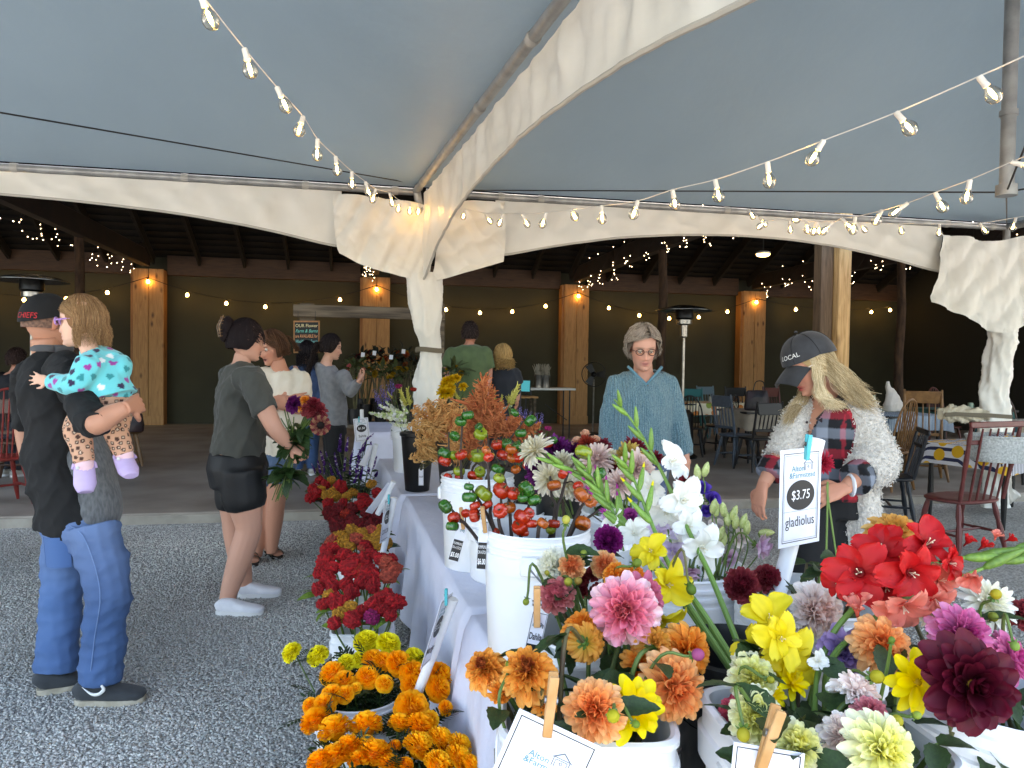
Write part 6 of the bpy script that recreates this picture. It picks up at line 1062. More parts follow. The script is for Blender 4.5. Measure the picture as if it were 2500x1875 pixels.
# ================================================================ PEOPLE
def skinmat(): return M('skin', vcol=True, rough=.5, spec=.35, bump=.05, bsc=300, bdist=.001)
SKIN = skinmat()
def gs2(x, y, sx, sy): return np.exp(-(x/sx)**2-(y/sy)**2)
def head_mesh(skin, k=1.0, lips='#a85a50', brow='#5a4434', age=0.0, child=False, openm=0.0, cheek=1.0):
    """local: x side, y forward, z up, origin at ear level; returns V, F, C"""
    zt = np.array([0, .012, .03, .05, .08, .11, .14, .17, .20, .222, .234, .238])
    wt = np.array([.018, .034, .047, .054, .0615, .0665, .0715, .0735, .066, .046, .024, .003]); ft = np.array([.070, .084, .088, .088, .089, .089, .091, .088, .074, .050, .026, .003]); bt = np.array([.012, .02, .034, .055, .078, .092, .100, .100, .087, .060, .030, .003])
    if child: wt = wt*np.array([1, 1.15, 1.18, 1.15, 1.12, 1.08, 1.06, 1.05, 1.05, 1.05, 1, 1]); ft = ft*.94
    nz, na = 60, 72; zz = np.concatenate([np.linspace(0, .012, 4)[:-1], np.linspace(.012, .16, 40), np.linspace(.16, .238, 17)[1:]]); nz = len(zz)
    a = np.arange(na)*2*math.pi/na; A = a-.35*np.sin(2*(a-math.pi/2))*0; V = []
    for z in zz:
        w_ = np.interp(z, zt, wt); f_ = np.interp(z, zt, ft); b_ = np.interp(z, zt, bt); c, s = np.cos(A), np.sin(A); e = .92
        x = w_*np.sign(c)*np.abs(c)**e; y = np.where(s > 0, f_, b_)*np.sign(s)*np.abs(s)**e; V.append(np.stack([x, y, np.full(na, z)], 1))
    V = np.array(V).reshape(-1, 3); x, y, z = V.T; fr = np.clip(y/.06, 0, 1)
    nose = np.where(z > .072, np.clip((.128-z)/.052, 0, 1), np.clip((z-.060)/.012, 0, 1)); nw = .0085+.008*np.clip((.105-z)/.04, 0, 1)
    d = (.024 if not child else .015)*nose*np.exp(-(x/nw)**2)
    d += -.0125*(gs2(x-.031, z-.116, .017, .013)+gs2(x+.031, z-.116, .017, .013)); d += .005*gs2(x, z-.137, .045, .012)*(.3 if child else 1)
    d += (.005+.003*cheek)*(gs2(x-.038, z-.085, .02, .02)+gs2(x+.038, z-.085, .02, .02)); d += .007*gs2(x, z-.052, .024, .006)+.006*gs2(x, z-.040, .020, .007)-.006*gs2(x, z-.0465, .024, .0026)-.004*gs2(x, z-.027, .02, .006)+.006*gs2(x, z-.014, .017, .01)
    if openm: d -= openm*.02*gs2(x, z-.044, .014, .007)
    if age: d -= age*.003*(gs2(abs(x)-.030, z-.058, .005, .018))
    y = y+d*fr; V = np.stack([x, y, z-.115], 1)*k
    sk, lp, br = np.array(lin(skin)), np.array(lin(lips)), np.array(lin(brow)); C = np.repeat(sk[None], len(V), 0); F1 = fr*(np.abs(x) < .07)
    def mixin(w_, c): nonlocal C; w_ = np.clip(w_, 0, 1)[:, None]; C = C*(1-w_)+np.asarray(c)*w_
    mixin(.35*F1*(gs2(x-.04, z-.08, .022, .02)+gs2(x+.04, z-.08, .022, .02)+gs2(x, z-.075, .013, .012)), sk*np.array((1.12, .72, .66)))
    mixin(F1*np.clip(1.6*gs2(x, z-.052, .022, .005)+1.6*gs2(x, z-.0405, .019, .006), 0, 1)*.85, lp)
    mixin(F1*(openm*2.2*gs2(x, z-.0455, .013, .0055) if openm else .7*gs2(x, z-.0465, .022, .0022)), np.array((.05, .015, .015)))
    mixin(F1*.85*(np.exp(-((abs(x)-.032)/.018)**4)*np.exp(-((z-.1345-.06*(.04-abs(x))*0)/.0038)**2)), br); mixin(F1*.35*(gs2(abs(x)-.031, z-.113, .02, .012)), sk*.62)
    mixin(F1*.5*gs2(abs(x)-.012, z-.062, .006, .004), sk*.4)
    Fc = []
    for i in range(nz-1):
        for j in range(na): q = (j+1) % na; Fc.append((i*na+j, i*na+q, (i+1)*na+q, (i+1)*na+j))
    Fc.append(tuple(range(na))[::-1]); mb = MB(); mb.add(V, Fc, 0, C)
    for s in (-1, 1): mb.ell(np.array((s*.074, -.012, .0))*k, np.array((.008, .019, .031))*k, euler(z=-s*22, x=-8), 10, 8, col=sk*np.array((1.05, .86, .82)))
    return mb
class HeadF:
    def __init__(s, c, f, u, k=1.0):
        s.c = np.array(c); s.f = nrm(f); s.r = nrm(np.cross(s.f, u)); s.u = np.cross(s.r, s.f); s.k = k; s.R = np.stack([s.r, s.f, s.u], 1)
    def __call__(s, x, y, z): return s.c+s.R@(np.array((x, y, z), float)*s.k)
    def arr(s, V): return s.c+(np.asarray(V)@s.R.T)
def eyes(H, t, iris='#4a5a60', lid=0.4, skin='#d8a890'):
    for s in (-1, 1):
        e = MB(); e.ell(H(s*.031, .0745, .0005), .0118*H.k, H.R, 12, 8, col=lin('#d8d2ca')); b = e.build('eye', M('eye_white', vcol=True, rough=.15), t)
        i = MB(); i.ell(H(s*.031, .0815, -.001-.003*lid), np.array((.0052, .0052, .0052))*H.k, H.R, 10, 6); i.build('iris', M('iris_'+iris.strip('#'), iris, rough=.1), b)
        l = MB(); P = [H(s*.031+a, .0865-abs(a)*.28, .0065-.0035*lid-abs(a)*.22) for a in np.linspace(-.015, .015, 7)]; l.tube(P, .0018*H.k, 5); l.build('eyelid', M('eyelid', '#5a3c34', rough=.7), b)
def strands(t, H, n, c1, c2, gen, rad=.0011, name='hair', seed=0, parent=None, seg=10):
    q = random.Random(seed); mb = MB(); a_, b_ = np.array(lin(c1)), np.array(lin(c2)); by = {}
    for i in range(n):
        P = gen(q, i/n); f = q.random(); by.setdefault(len(P), []).append((np.array(P), np.clip((a_*(1-f)+b_*f)*q.uniform(.8, 1.15), 0, 1)))
    for m_, l in by.items(): mb.tubes(np.array([p for p, c in l]), np.broadcast_to(rad*H.k*np.linspace(1, .45, m_), (len(l), m_)), np.array([c for p, c in l]), 3, seed)
    return mb.build(name, M('hair', vcol=True, rough=.5, spec=.2), t, angle=None)
def scalp(H, th, ph, off=0.0):
    """th from crown, ph 0 = front, + to wearer's right"""
    d = np.array((math.sin(th)*math.sin(ph), math.sin(th)*math.cos(ph), math.cos(th))); y = .095 if d[1] > 0 else .104
    return H(d[0]*(.078+off), d[1]*(y+off)-.004, d[2]*(.122+off)+.005)
def hair_cap(t, H, c, off=.008, front=58, name='hair_base', low=-.03, seed=0, amp=.004):
    mb = MB(); G = []; nA = 40
    for th in np.linspace(0, 1, 14):
        row = []
        for j in range(nA):
            ph = 2*math.pi*j/nA; lim = R_(front)+(R_(118)-R_(front))*min(1, max(0, (abs((ph+math.pi) % (2*math.pi)-math.pi)-.75)/.7)); row.append(scalp(H, .02+th*lim, ph, off+amp*math.sin(j*2.3+th*9+seed)))
        G.append(row)
    mb.grid(np.array(G), close=True); return mb.build(name, M('hair_base_'+c.strip('#'), c, rough=.7, spec=.15), t, angle=None)
def fall_gen(H, length, vol=.02, face=52, curl=0.0, wave=0.0, sweep=.5, part=0.0, endin=.0, jit=.1, top=.0, down=None, seg=10, thmax=98):
    down = -H.u if down is None else nrm(down)
    def gen(q, s):
        ph = q.uniform(-math.pi, math.pi); th0 = math.acos(1-q.random()*.85)*.75
        front = abs(ph) < R_(face+18)
        P = []; L_ = length*q.uniform(.45, 1.1); sg = 1 if ph > part else -1; ph1 = ph
        if front: ph1 = sg*max(abs(ph), R_(face+18))+sg*q.uniform(0, .25)
        n1 = 6
        for k in range(n1+1):
            u = k/n1; th = th0+(R_(thmax)-th0)*u; p_ = ph+(ph1-ph)*min(1, u*1.5); P.append(scalp(H, th, p_, vol*(.45+.75*math.sin(u*2.2))+top*(1-u)+q.gauss(0, .0025)))
        out = nrm(P[-1]-H.c); b = P[-1]; w_ = q.uniform(0, 6)
        for k in range(1, seg+1):
            u = k/seg; P.append(b+down*L_*u+out*(vol*.5*math.sin(u*3)-endin*u*u)+H.r*wave*math.sin(u*9+w_)*.6+H.f*wave*math.sin(u*8+w_*1.7)*.6+np.array((q.gauss(0, jit*.01), q.gauss(0, jit*.01), 0)))
        return P
    return gen
def hand_mb(w, d, n, s=1.0, side=1, curl=.5, thumb=.6, spread=.12):
    """w wrist, d finger direction, n back-of-hand normal"""
    d = nrm(d); n = nrm(np.asarray(n)-d*(np.asarray(n)@d)); x = np.cross(d, n)*side; w = np.array(w); mb = MB(); pc = w+d*.05*s
    mb.loft([w-d*.02*s, w+d*.012*s, w+d*.05*s, w+d*.086*s], [.026*s, .028*s, .038*s, .038*s], [.019*s, .018*s, .0145*s, .011*s], x, 14, sub=3, power=2.5)
    for i, (o, L_, r) in enumerate(((-.029, .066, .0082), (-.010, .078, .0090), (.0095, .074, .0090), (.028, .066, .0085))):
        b = w+d*(.084-.004*abs(i-1.5))*s+x*o*s*1.0; dd = nrm(d+x*spread*(i-1.5)*.6); P = [b-d*.02*s, b]; an = 0
        for j, f in enumerate((.44, .31, .25)): an += curl*(.55+.35*j)*(1+.12*(i-1.5)); P.append(P[-1]+(dd*math.cos(an)-n*math.sin(an))*L_*f*s)
        mb.tube(spline(P, 3), np.interp(np.linspace(0, 1, 13), [0, .5, 1], [r*1.05*s, r*s, r*.72*s]), 8)
    b = w+d*.022*s+x*.026*s; t1 = nrm(x*(.75)+d*.65-n*thumb*.5); t2 = nrm(d*.9+x*.25-n*thumb); mb.tube(spline([b-x*.012*s, b+t1*.034*s, b+t1*.034*s+t2*.03*s, b+t1*.034*s+t2*.052*s], 3), np.interp(np.linspace(0, 1, 10), [0, .5, 1], [.0135*s, .0105*s, .0075*s]), 8)
    return mb
def cloth(name, mb, m, t, voxel=.010, smooth=5, amp=.005, freq=11, seed=0, cut=None, col=None, sharp=True, aniso=(1, 1, .6), fine=.0):
    V, Nn, Fc = remesh(mb, voxel, smooth); off = .62*amp*wav(V, 3, freq*2.6, seed, aniso, sharp)+.16*amp*wav(V, 3, freq*6, seed+3, aniso, sharp)
    if fine: off = off+fine*np.random.default_rng(seed).normal(size=len(V))
    V2 = V+Nn*off[:, None]; o = MB()
    if cut is not None:
        cen = V[np.array([f[:3] for f in Fc])].mean(1); keep = ~cut(cen); Fc = [f for f, k in zip(Fc, keep) if k]
    o.add(V2, Fc, 0, None if col is None else col(V, Nn)); return o.build(name, m, t, angle=None)
def body_mesh(t, mb, head, hands, skin, voxel=.008, name='body'):
    V, Nn, Fc = remesh(mb, voxel, 5); o = MB(); c = np.array(lin(skin)); nz = wav(V, 5, 14, 3)[:, None]; o.add(V, Fc, 0, np.clip(c*(1+.05*nz*np.array((1, .6, .6))), 0, 1))
    if head is not None: o.add(head[0], head[1], 0, head[2])
    for h in hands:
        hv, hn, hf = remesh(h, .0042, 3); o.add(hv, hf, 0, np.clip(c*np.array((1.0, .95, .93)), 0, 1))
    return o.build(name, SKIN, t, angle=None)
def put_head(H, skin, **k): mb = head_mesh(skin, H.k, **k); return H.arr(mb.arr()), mb.f, np.concatenate(mb.c)
def limb(mb, pts, r, side=None, flat=1.0, sub=4, n=14):
    pts = [np.array(p) for p in pts]; d = pts[-1]-pts[0]; s = side if side is not None else frame(d)[0]; mb.loft(pts, r, [x*flat for x in r], s, n, sub=sub); return mb
def shoe(t, heel, toe, h, w_, m, sole, name='shoe', up=np.array((0, 0, 1.)), high=.075, low=False):
    heel, toe = np.array(heel), np.array(toe); d = toe-heel; L_ = np.linalg.norm(d); d = d/L_; s = nrm(np.cross(d, up)); mb = MB(); pts = [heel+d*L_*u for u in (0, .1, .3, .55, .8, .95, 1)]
    hh = np.array([.05, .075, .078, .055, .042, .034, .02])*h/.075; P = [p+up*(x/2+.012) for p, x in zip(pts, hh)]; mb.loft(P, np.array([.6, .85, .86, 1.0, 1.0, .75, .4])*w_, hh/2+.004, s, 18, sub=3, power=2.6); o = cloth(name, mb, m, t, .006, 3, .0006, 30)
    sm = MB(); n_ = 26; out = []
    for k in range(n_): a = 2*math.pi*k/n_; u = .5-.5*math.cos(a); wv = np.interp(u, [0, .1, .35, .62, .85, 1], [.45, .86, .86, 1.04, .9, .35])*w_; out.append((u, math.sin(a)/max(1e-3, abs(math.sin(a)))*wv if abs(math.sin(a)) > .02 else 0))
    for z in (.0, .024): pass
    G = np.array([[heel+d*(L_*(u*1.03-.012))+s*v*(1.04 if z < .02 else 1.0)+up*(z+.012*(u > .9)*0) for (u, v) in out] for z in (.001, .012, .026)]); sm.grid(G, close=True, flip=True); sm.add(G[0], [tuple(range(n_))], 0); sm.add(G[-1], [tuple(range(n_))[::-1]], 0); sm.build('sole', sole, o, angle=50); return o
COT = lambda name, c, c2=None, **k: M(name, c, c2 or c, **{**dict(sc=60, rough=.85, sheen=.15, bump=.2, bsc=220, bdist=.0015), **k})
def person(label, loc, group=None): return thing('person', label, 'person', loc, group=group)
J = gd
# ---------------------------------------------------------------- man carrying the toddler
def man():
    t = person('man in black pullover, cap and blue jeans carrying a toddler', gz(215, 1705)); sk = '#c08a70'
    f = nrm(RT*.80+FW*.60); f[2] = 0; f = nrm(f); r = nrm(np.cross(f, (0, 0, 1))); up = np.array((0, 0, 1.))
    nk, ch, wa, pe = J(128, 872, 3.32), J(122, 960, 3.32), J(150, 1105, 3.32), J(192, 1262, 3.32)
    shR, elR, wrR = J(168, 905, 3.12), J(226, 1034, 2.74), J(312, 994, 2.78); shL, elL, wrL = J(66, 905, 3.50), J(60, 1050, 3.58), J(80, 1160, 3.52)
    hR, kR, aR = J(228, 1300, 3.22), J(264, 1425, 3.16), J(246, 1655, 3.20); hL, kL, aL = J(165, 1300, 3.40), J(152, 1440, 3.36), J(136, 1640, 3.30)
    H = HeadF(J(118, 792, 3.32), nrm(RT*.55+FW*.85-UP*.05), UP+RT*.02, 1.0)
    b = MB(); limb(b, [J(140, 850, 3.32)-f*.02, nk-f*.02], [.056, .062]); b.loft([pe, wa, ch, nk], [.16, .15, .17, .08], [.11, .11, .11, .06], r)
    for s, e, w_ in ((shR, elR, wrR), (shL, elL, wrL)): limb(b, [s, (s+e)/2, e, (e+w_)/2, w_], [.055, .048, .043, .043, .029])
    for h, k, a in ((hR, kR, aR), (hL, kL, aL)): limb(b, [h, (h+k)/2, k, a], [.085, .075, .055, .04])
    limb(b, [nk-f*.02, J(126, 825, 3.31)-f*.03], [.06, .055])
    hd = put_head(H, sk, brow='#4a382c'); hands = [hand_mb(wrR, FW*.85+RT*.05+UP*.15, RT*.7+UP*.3, 1.0, 1, .7), hand_mb(wrL, -UP*1+RT*.05, -RT*.8-FW*.5, 1.12, 1, .55)]
    body_mesh(t, b, hd, hands, sk)
    # grey tee, then black pullover over the back and sleeves
    te = MB(); te.loft([pe-up*.07+f*.02, pe+up*.06+f*.04, wa+f*.05, ch+f*.03, nk], [.18, .178, .172, .18, .09], [.135, .138, .138, .128, .07], r, 20)
    cloth('tee_shirt', te, COT('grey_heather', '#6f7274', '#55585b', sc=90, stretch=(1, 1, .3)), t, .010, 6, .006, 9, 3)
    pl = MB(); pl.loft([pe-up*.05-f*.05-r*.01, pe+up*.05-f*.05, wa-up*.02-f*.035, wa+up*.12-f*.02, ch-f*.005, nk-up*.02-f*.01, nk+up*.035-f*.012], [.18, .18, .183, .186, .19, .13, .082], [.125, .122, .12, .125, .135, .11, .075], r, 22)
    for s in (shR, shL): pl.ell(s-up*.02, (.075, .075, .085))
    limb(pl, [shR+(ch-shR)*.3, shR, (shR+elR)/2, elR, elR*.80+wrR*.20], [.09, .088, .076, .066, .058]); limb(pl, [shL, (shL+elL)/2, elL], [.082, .072, .064])
    cloth('pullover', pl, COT('black_pullover', '#08090b', '#0b0c0e', sc=20, sheen=0.0), t, .010, 5, .016, 12, 5)
    co = MB(); P = [nk+up*.038+(r*math.cos(a)*.082+f*math.sin(a)*.074) for a in np.linspace(0, 2*math.pi, 25)]; co.tube(P, .012, 7, flat=1.4); co.build('collar', COT('collar_grey', '#4c4d50'), t, angle=None)
    jn = MB(); jn.loft([pe+up*.0, (hR+hL)/2+up*.01, (hR+hL)/2-up*.06], [.172, .18, .17], [.135, .142, .12], r, 20)
    for h, k, a in ((hR, kR, aR), (hL, kL, aL)): limb(jn, [h+up*.03, h*.6+k*.4, k, k*.5+a*.5, a-up*.005], [.118, .114, .102, .098, .102], r, .95)
    def jc(V, N_): c = np.array(lin('#4a6c9c')); d_ = np.array(lin('#304d78')); w_ = np.clip(.5+.5*wav(V, 5, 7, 9), 0, 1)[:, None]; fd = np.clip(1-np.abs(V[:, 2]-.75)/.35, 0, 1)[:, None]*np.clip(.5-N_[:, 1:2], 0, 1); return c*w_+d_*(1-w_)+fd*.06
    j = cloth('jeans', jn, M('denim', vcol=True, rough=.85, bump=.35, bsc=380, bdist=.001), t, .010, 4, .012, 13, 7, col=jc, aniso=(.55, .55, 1.15))
    sm = MB(); q = -FW; sm.tube(spline([pe+q*.15+RT*.035+up*.0, hR-FW*.128+RT*.035, kR-FW*.1+RT*.02, (kR+aR)/2-FW*.094+RT*.01, aR-FW*.09], 8), .0022, 5); sm.build('seam', M('denim_seam', '#6c88b4', rough=.8), j)
    pk = MB(); c = hR*.5+hL*.5+up*.01-FW*.16-RT*.02; G = np.array([[c+RT*(u-.5)*.11+up*(-v*.13)-FW*(.006-.05*(abs(u-.5)**2)*2)+RT*.012*v for u in np.linspace(0, 1, 7)] for v in np.linspace(0, 1, 7)]); pk.grid(G, flip=True); pk.tube([G[0, 0], G[-1, 0], G[-1, -1], G[0, -1]], .002, 4); pk.build('back_pocket', M('denim_pocket', '#46689a', rough=.85), j, angle=None)
    so, sl = COT('shoe_grey', '#34383c'), M('shoe_sole', '#b8b0a0', '#9a917f', sc=20, rough=.8)
    s1 = shoe(t, gz(188, 1716), gz(352, 1712), .085, .054, so, sl); sw = MB()
    a, b_ = J(205, 1690, 3.14), J(258, 1688, 3.11); sw.tube(spline([J(200, 1678, 3.12), J(222, 1694, 3.105), J(240, 1695, 3.10), J(253, 1684, 3.10), J(247, 1673, 3.10)], 5), np.interp(np.linspace(0, 1, 21), [0, .3, .7, 1], [.001, .006, .008, .004]), 6); sw.build('shoe_mark', M('white_mark', '#e4e4e0', rough=.5), s1)
    shoe(t, gz(90, 1694), gz(206, 1672), .085, .054, so, sl)
    # cap
    cp = MB(); G = []
    for th in np.linspace(0, 1, 12):
        G.append([scalp(H, .02+th*(1.36+.25*max(0, -math.cos(ph))), ph, .0125+.004*math.sin(th*3)) for ph in np.linspace(0, 2*math.pi, 37)[:-1]])
    cp.grid(np.array(G), close=True); cpo = cp.build('cap', COT('black_cap', '#0b0b0d', '#0e0e10', sc=20, sheen=0.0), t, angle=None)
    bl = MB(); G = np.array([[H(x*(1-.0*v), .09+v*.075-abs(x)**2*4, .035-.02*v+.0-abs(x)**2*3.2) for x in np.linspace(-.072, .072, 9)] for v in np.linspace(0, 1, 5)]); bl.grid(G); bl.grid(G-H.u*.004, flip=True); bl.build('visor', COT('black_cap', '#0b0b0d'), cpo, angle=None)
    V, Fc = text_mesh('CHIEFS', .03); ph0 = math.pi-.42; P = np.array([scalp(H, 1.42-v[1]/.115, ph0-v[0]/.10, .0175) for v in V]); tx = MB(); tx.add(P, Fc); tx.build('cap_lettering', M('red_stitch', '#c0202a', rough=.7), cpo, smooth=False)
    hr = MB(); G = [[scalp(H, 1.3+.5*u, math.pi+s, .0015) for s in np.linspace(-1.9, 1.9, 30)] for u in np.linspace(0, 1, 6)]; hr.grid(np.array(G)); hr.build('hair', M('short_brown_hair', '#5c463a', '#8a6654', sc=90, rough=.8), t, angle=None)
    rg = MB(); rg.tube([wrL-UP*.105+np.array((.0105*math.cos(a), .0105*math.sin(a), 0))-RT*.003 for a in np.linspace(0, 6.283, 13)], .002, 5); rg.build('ring', M('dark_ring', '#222326', rough=.3, metal=.8), t)
man()
def toddler():
    t = person('toddler in turquoise heart-print fleece, leopard leggings and lilac sunglasses, carried on an arm', J(262, 1000, 2.95)); sk = '#e2b49c'; up = np.array((0, 0, 1.))
    f = nrm(-RT*.85+FW*.45); r = nrm(np.cross(f, up)); H = HeadF(J(198, 786, 2.97), nrm(-RT*.97-FW*.22-UP*.06), UP, .84)
    nk, ch, se = J(222, 862, 2.96), J(246, 905, 2.95), J(272, 985, 2.95); shN, elN, wrN = J(215, 890, 2.86), J(186, 938, 2.84), J(122, 930, 2.90); shF, elF = J(250, 880, 3.06), J(215, 905, 3.15)
    hN, kN, aN = J(250, 985, 2.95), J(190, 1036, 2.90), J(206, 1130, 2.88); hF, kF, aF = J(290, 990, 3.02), J(282, 1050, 2.95), J(304, 1108, 2.96)
    b = MB(); limb(b, [nk, J(210, 832, 2.97)], [.035, .034]); b.loft([se, ch, nk], [.075, .075, .035], [.06, .06, .03], r)
    limb(b, [shN, elN, wrN], [.03, .027, .02]); limb(b, [shF, elF], [.03, .027]); limb(b, [hN, kN, aN], [.05, .038, .026]); limb(b, [hF, kF, aF], [.05, .038, .026])
    body_mesh(t, b, put_head(H, sk, child=True, lips='#c87a72', brow='#a8805c'), [hand_mb(wrN, -RT*.97+UP*.15, UP*.2-FW*.9, .56, -1, .12, .3, .35)], sk, .006)
    js = MB(); js.loft([se+up*.02, J(262, 945, 2.95), ch, nk+up*.0], [.108, .095, .088, .05], [.098, .088, .08, .048], r, 20); js.ell(J(262, 880, 2.99), (.075, .065, .05)); js.ell(J(285, 968, 2.96), (.06, .07, .035)); js.ell(J(298, 900, 2.97), (.04, .05, .06))
    limb(js, [shN+(ch-shN)*.4, shN, elN, wrN+(elN-wrN)*.08], [.055, .055, .05, .034]); limb(js, [shF, elF], [.055, .045]); js.ell(J(240, 862, 3.0), (.07, .06, .035))
    q = np.random.default_rng(4)
    def hearts(V, N_):
        C = np.repeat(np.array(lin('#62cdd4'))[None], len(V), 0); cs = [lin(c) for c in ('#e8eef0', '#2c1c44', '#a03a98', '#1c8a90', '#2c1c44', '#a03a98')]; pts = []
        for i in q.permutation(len(V))[:1500]:
            p = V[i]
            if not pts or np.min(np.sum((np.array(pts)-p)**2, 1)) > .040**2: pts.append(p); n = N_[i]; s_, u_, _ = frame(n); a = q.uniform(-.6, .6); x_, y_ = s_*math.cos(a)+u_*math.sin(a), -s_*math.sin(a)+u_*math.cos(a); d = (V-p)/.0125; x = d@x_; y = d@y_*1.05+.2; ins = ((x*x+y*y-1)**3-x*x*y**3 < 0) & (np.linalg.norm(V-p, axis=1) < .03) & (N_@n > .2); C[ins] = cs[len(pts) % 6]
            if len(pts) > 130: break
        return C
    cloth('fleece_jacket', js, M('heart_fleece', vcol=True, rough=.95, sheen=.3, bump=.3, bsc=300, bdist=.002), t, .0055, 7, .005, 15, 11, col=hearts)
    lg = MB(); lg.loft([se+up*.03, se-up*.03], [.085, .08], [.078, .07], r); limb(lg, [hN, kN, (kN+aN)/2, aN], [.062, .052, .046, .04]); limb(lg, [hF, kF, (kF+aF)/2, aF], [.062, .05, .044, .038])
    def leo(V, N_):
        C = np.repeat(np.array(lin('#d2a184'))[None], len(V), 0); pts = []; q2 = np.random.default_rng(8)
        for i in q2.permutation(len(V))[:2500]:
            p = V[i]
            if not pts or np.min(np.sum((np.array(pts)-p)**2, 1)) > .019**2: pts.append(p); d = np.linalg.norm(V-p, axis=1); C[d < .0085] = lin('#4a2c22'); C[(d < .0035)] = lin('#e6cdb4') if len(pts) % 3 else lin('#4a2c22')
            if len(pts) > 260: break
        return C
    cloth('leggings', lg, M('leopard', vcol=True, rough=.85), t, .0045, 6, .003, 16, 12, col=leo)
    cr = M('lilac_clog', '#c9b4dc', '#bda6d2', sc=10, rough=.55); so_ = M('pink_sock', '#eec8d0', rough=.9)
    for a, toe in ((aN, J(210, 1196, 2.84)), (aF, J(326, 1150, 2.9))):
        s = MB(); limb(s, [a+up*.01, a-up*.03], [.032, .034]); s.build('sock', so_, t, angle=None); d = nrm(toe-a); mb = MB(); mb.loft([a-up*.03-d*.035, a-up*.03+d*.0, a-up*.035+d*.05, a-up*.035+d*.085], [.034, .038, .041, .028], [.03, .033, .03, .018], nrm(np.cross(d, up)), 16, sub=3); c = cloth('clog', mb, cr, t, .005, 3, 0.0, 5)
        st = MB(); st.tube([a-up*.012+nrm(np.cross(d, up))*.04*math.cos(k)+d*(.01-.045*math.sin(k)) for k in np.linspace(0, math.pi, 9)], .006, 6); st.build('clog_strap', cr, c); bt = MB(); bt.ell(a-up*.015-FW*.045, .007, nu=8, nv=6); bt.build('rivet', M('white_mark', '#e4e4e0'), c)
    hair_cap(t, H, '#8a6444', .008, 50); strands(t, H, 1300, '#7c5a3c', '#c49c70', fall_gen(H, .085, .011, 66, wave=.004, sweep=.4, thmax=100, jit=.25, part=.15), .0010, seed=3)
    gl = MB(); sg = M('lilac_frame', '#b088c8', rough=.3)
    for s in (-1, 1):
        fr = MB(); P = [H(s*.033+.021*math.cos(a), .0955-.012*abs(math.cos(a))*0+.0, .006+.017*math.sin(a)) for a in np.linspace(0, 2*math.pi, 17)]; fr.tube(P, .0042*.84, 6); fr.tube([H(s*.054, .092, .01), H(s*.076, .04, .012), H(s*.082, -.03, .008)], .0034, 6); gl = fr if s < 0 else gl; fr.build('sunglasses_frame', sg, t); ln = MB(); ln.add([H(s*.033+.019*math.cos(a), .0945, .006+.0155*math.sin(a)) for a in np.linspace(0, 2*math.pi, 17)[:-1]], [tuple(range(16))]); ln.build('lens', M('dark_lens', '#15121c', rough=.08), t, smooth=False)
toddler()
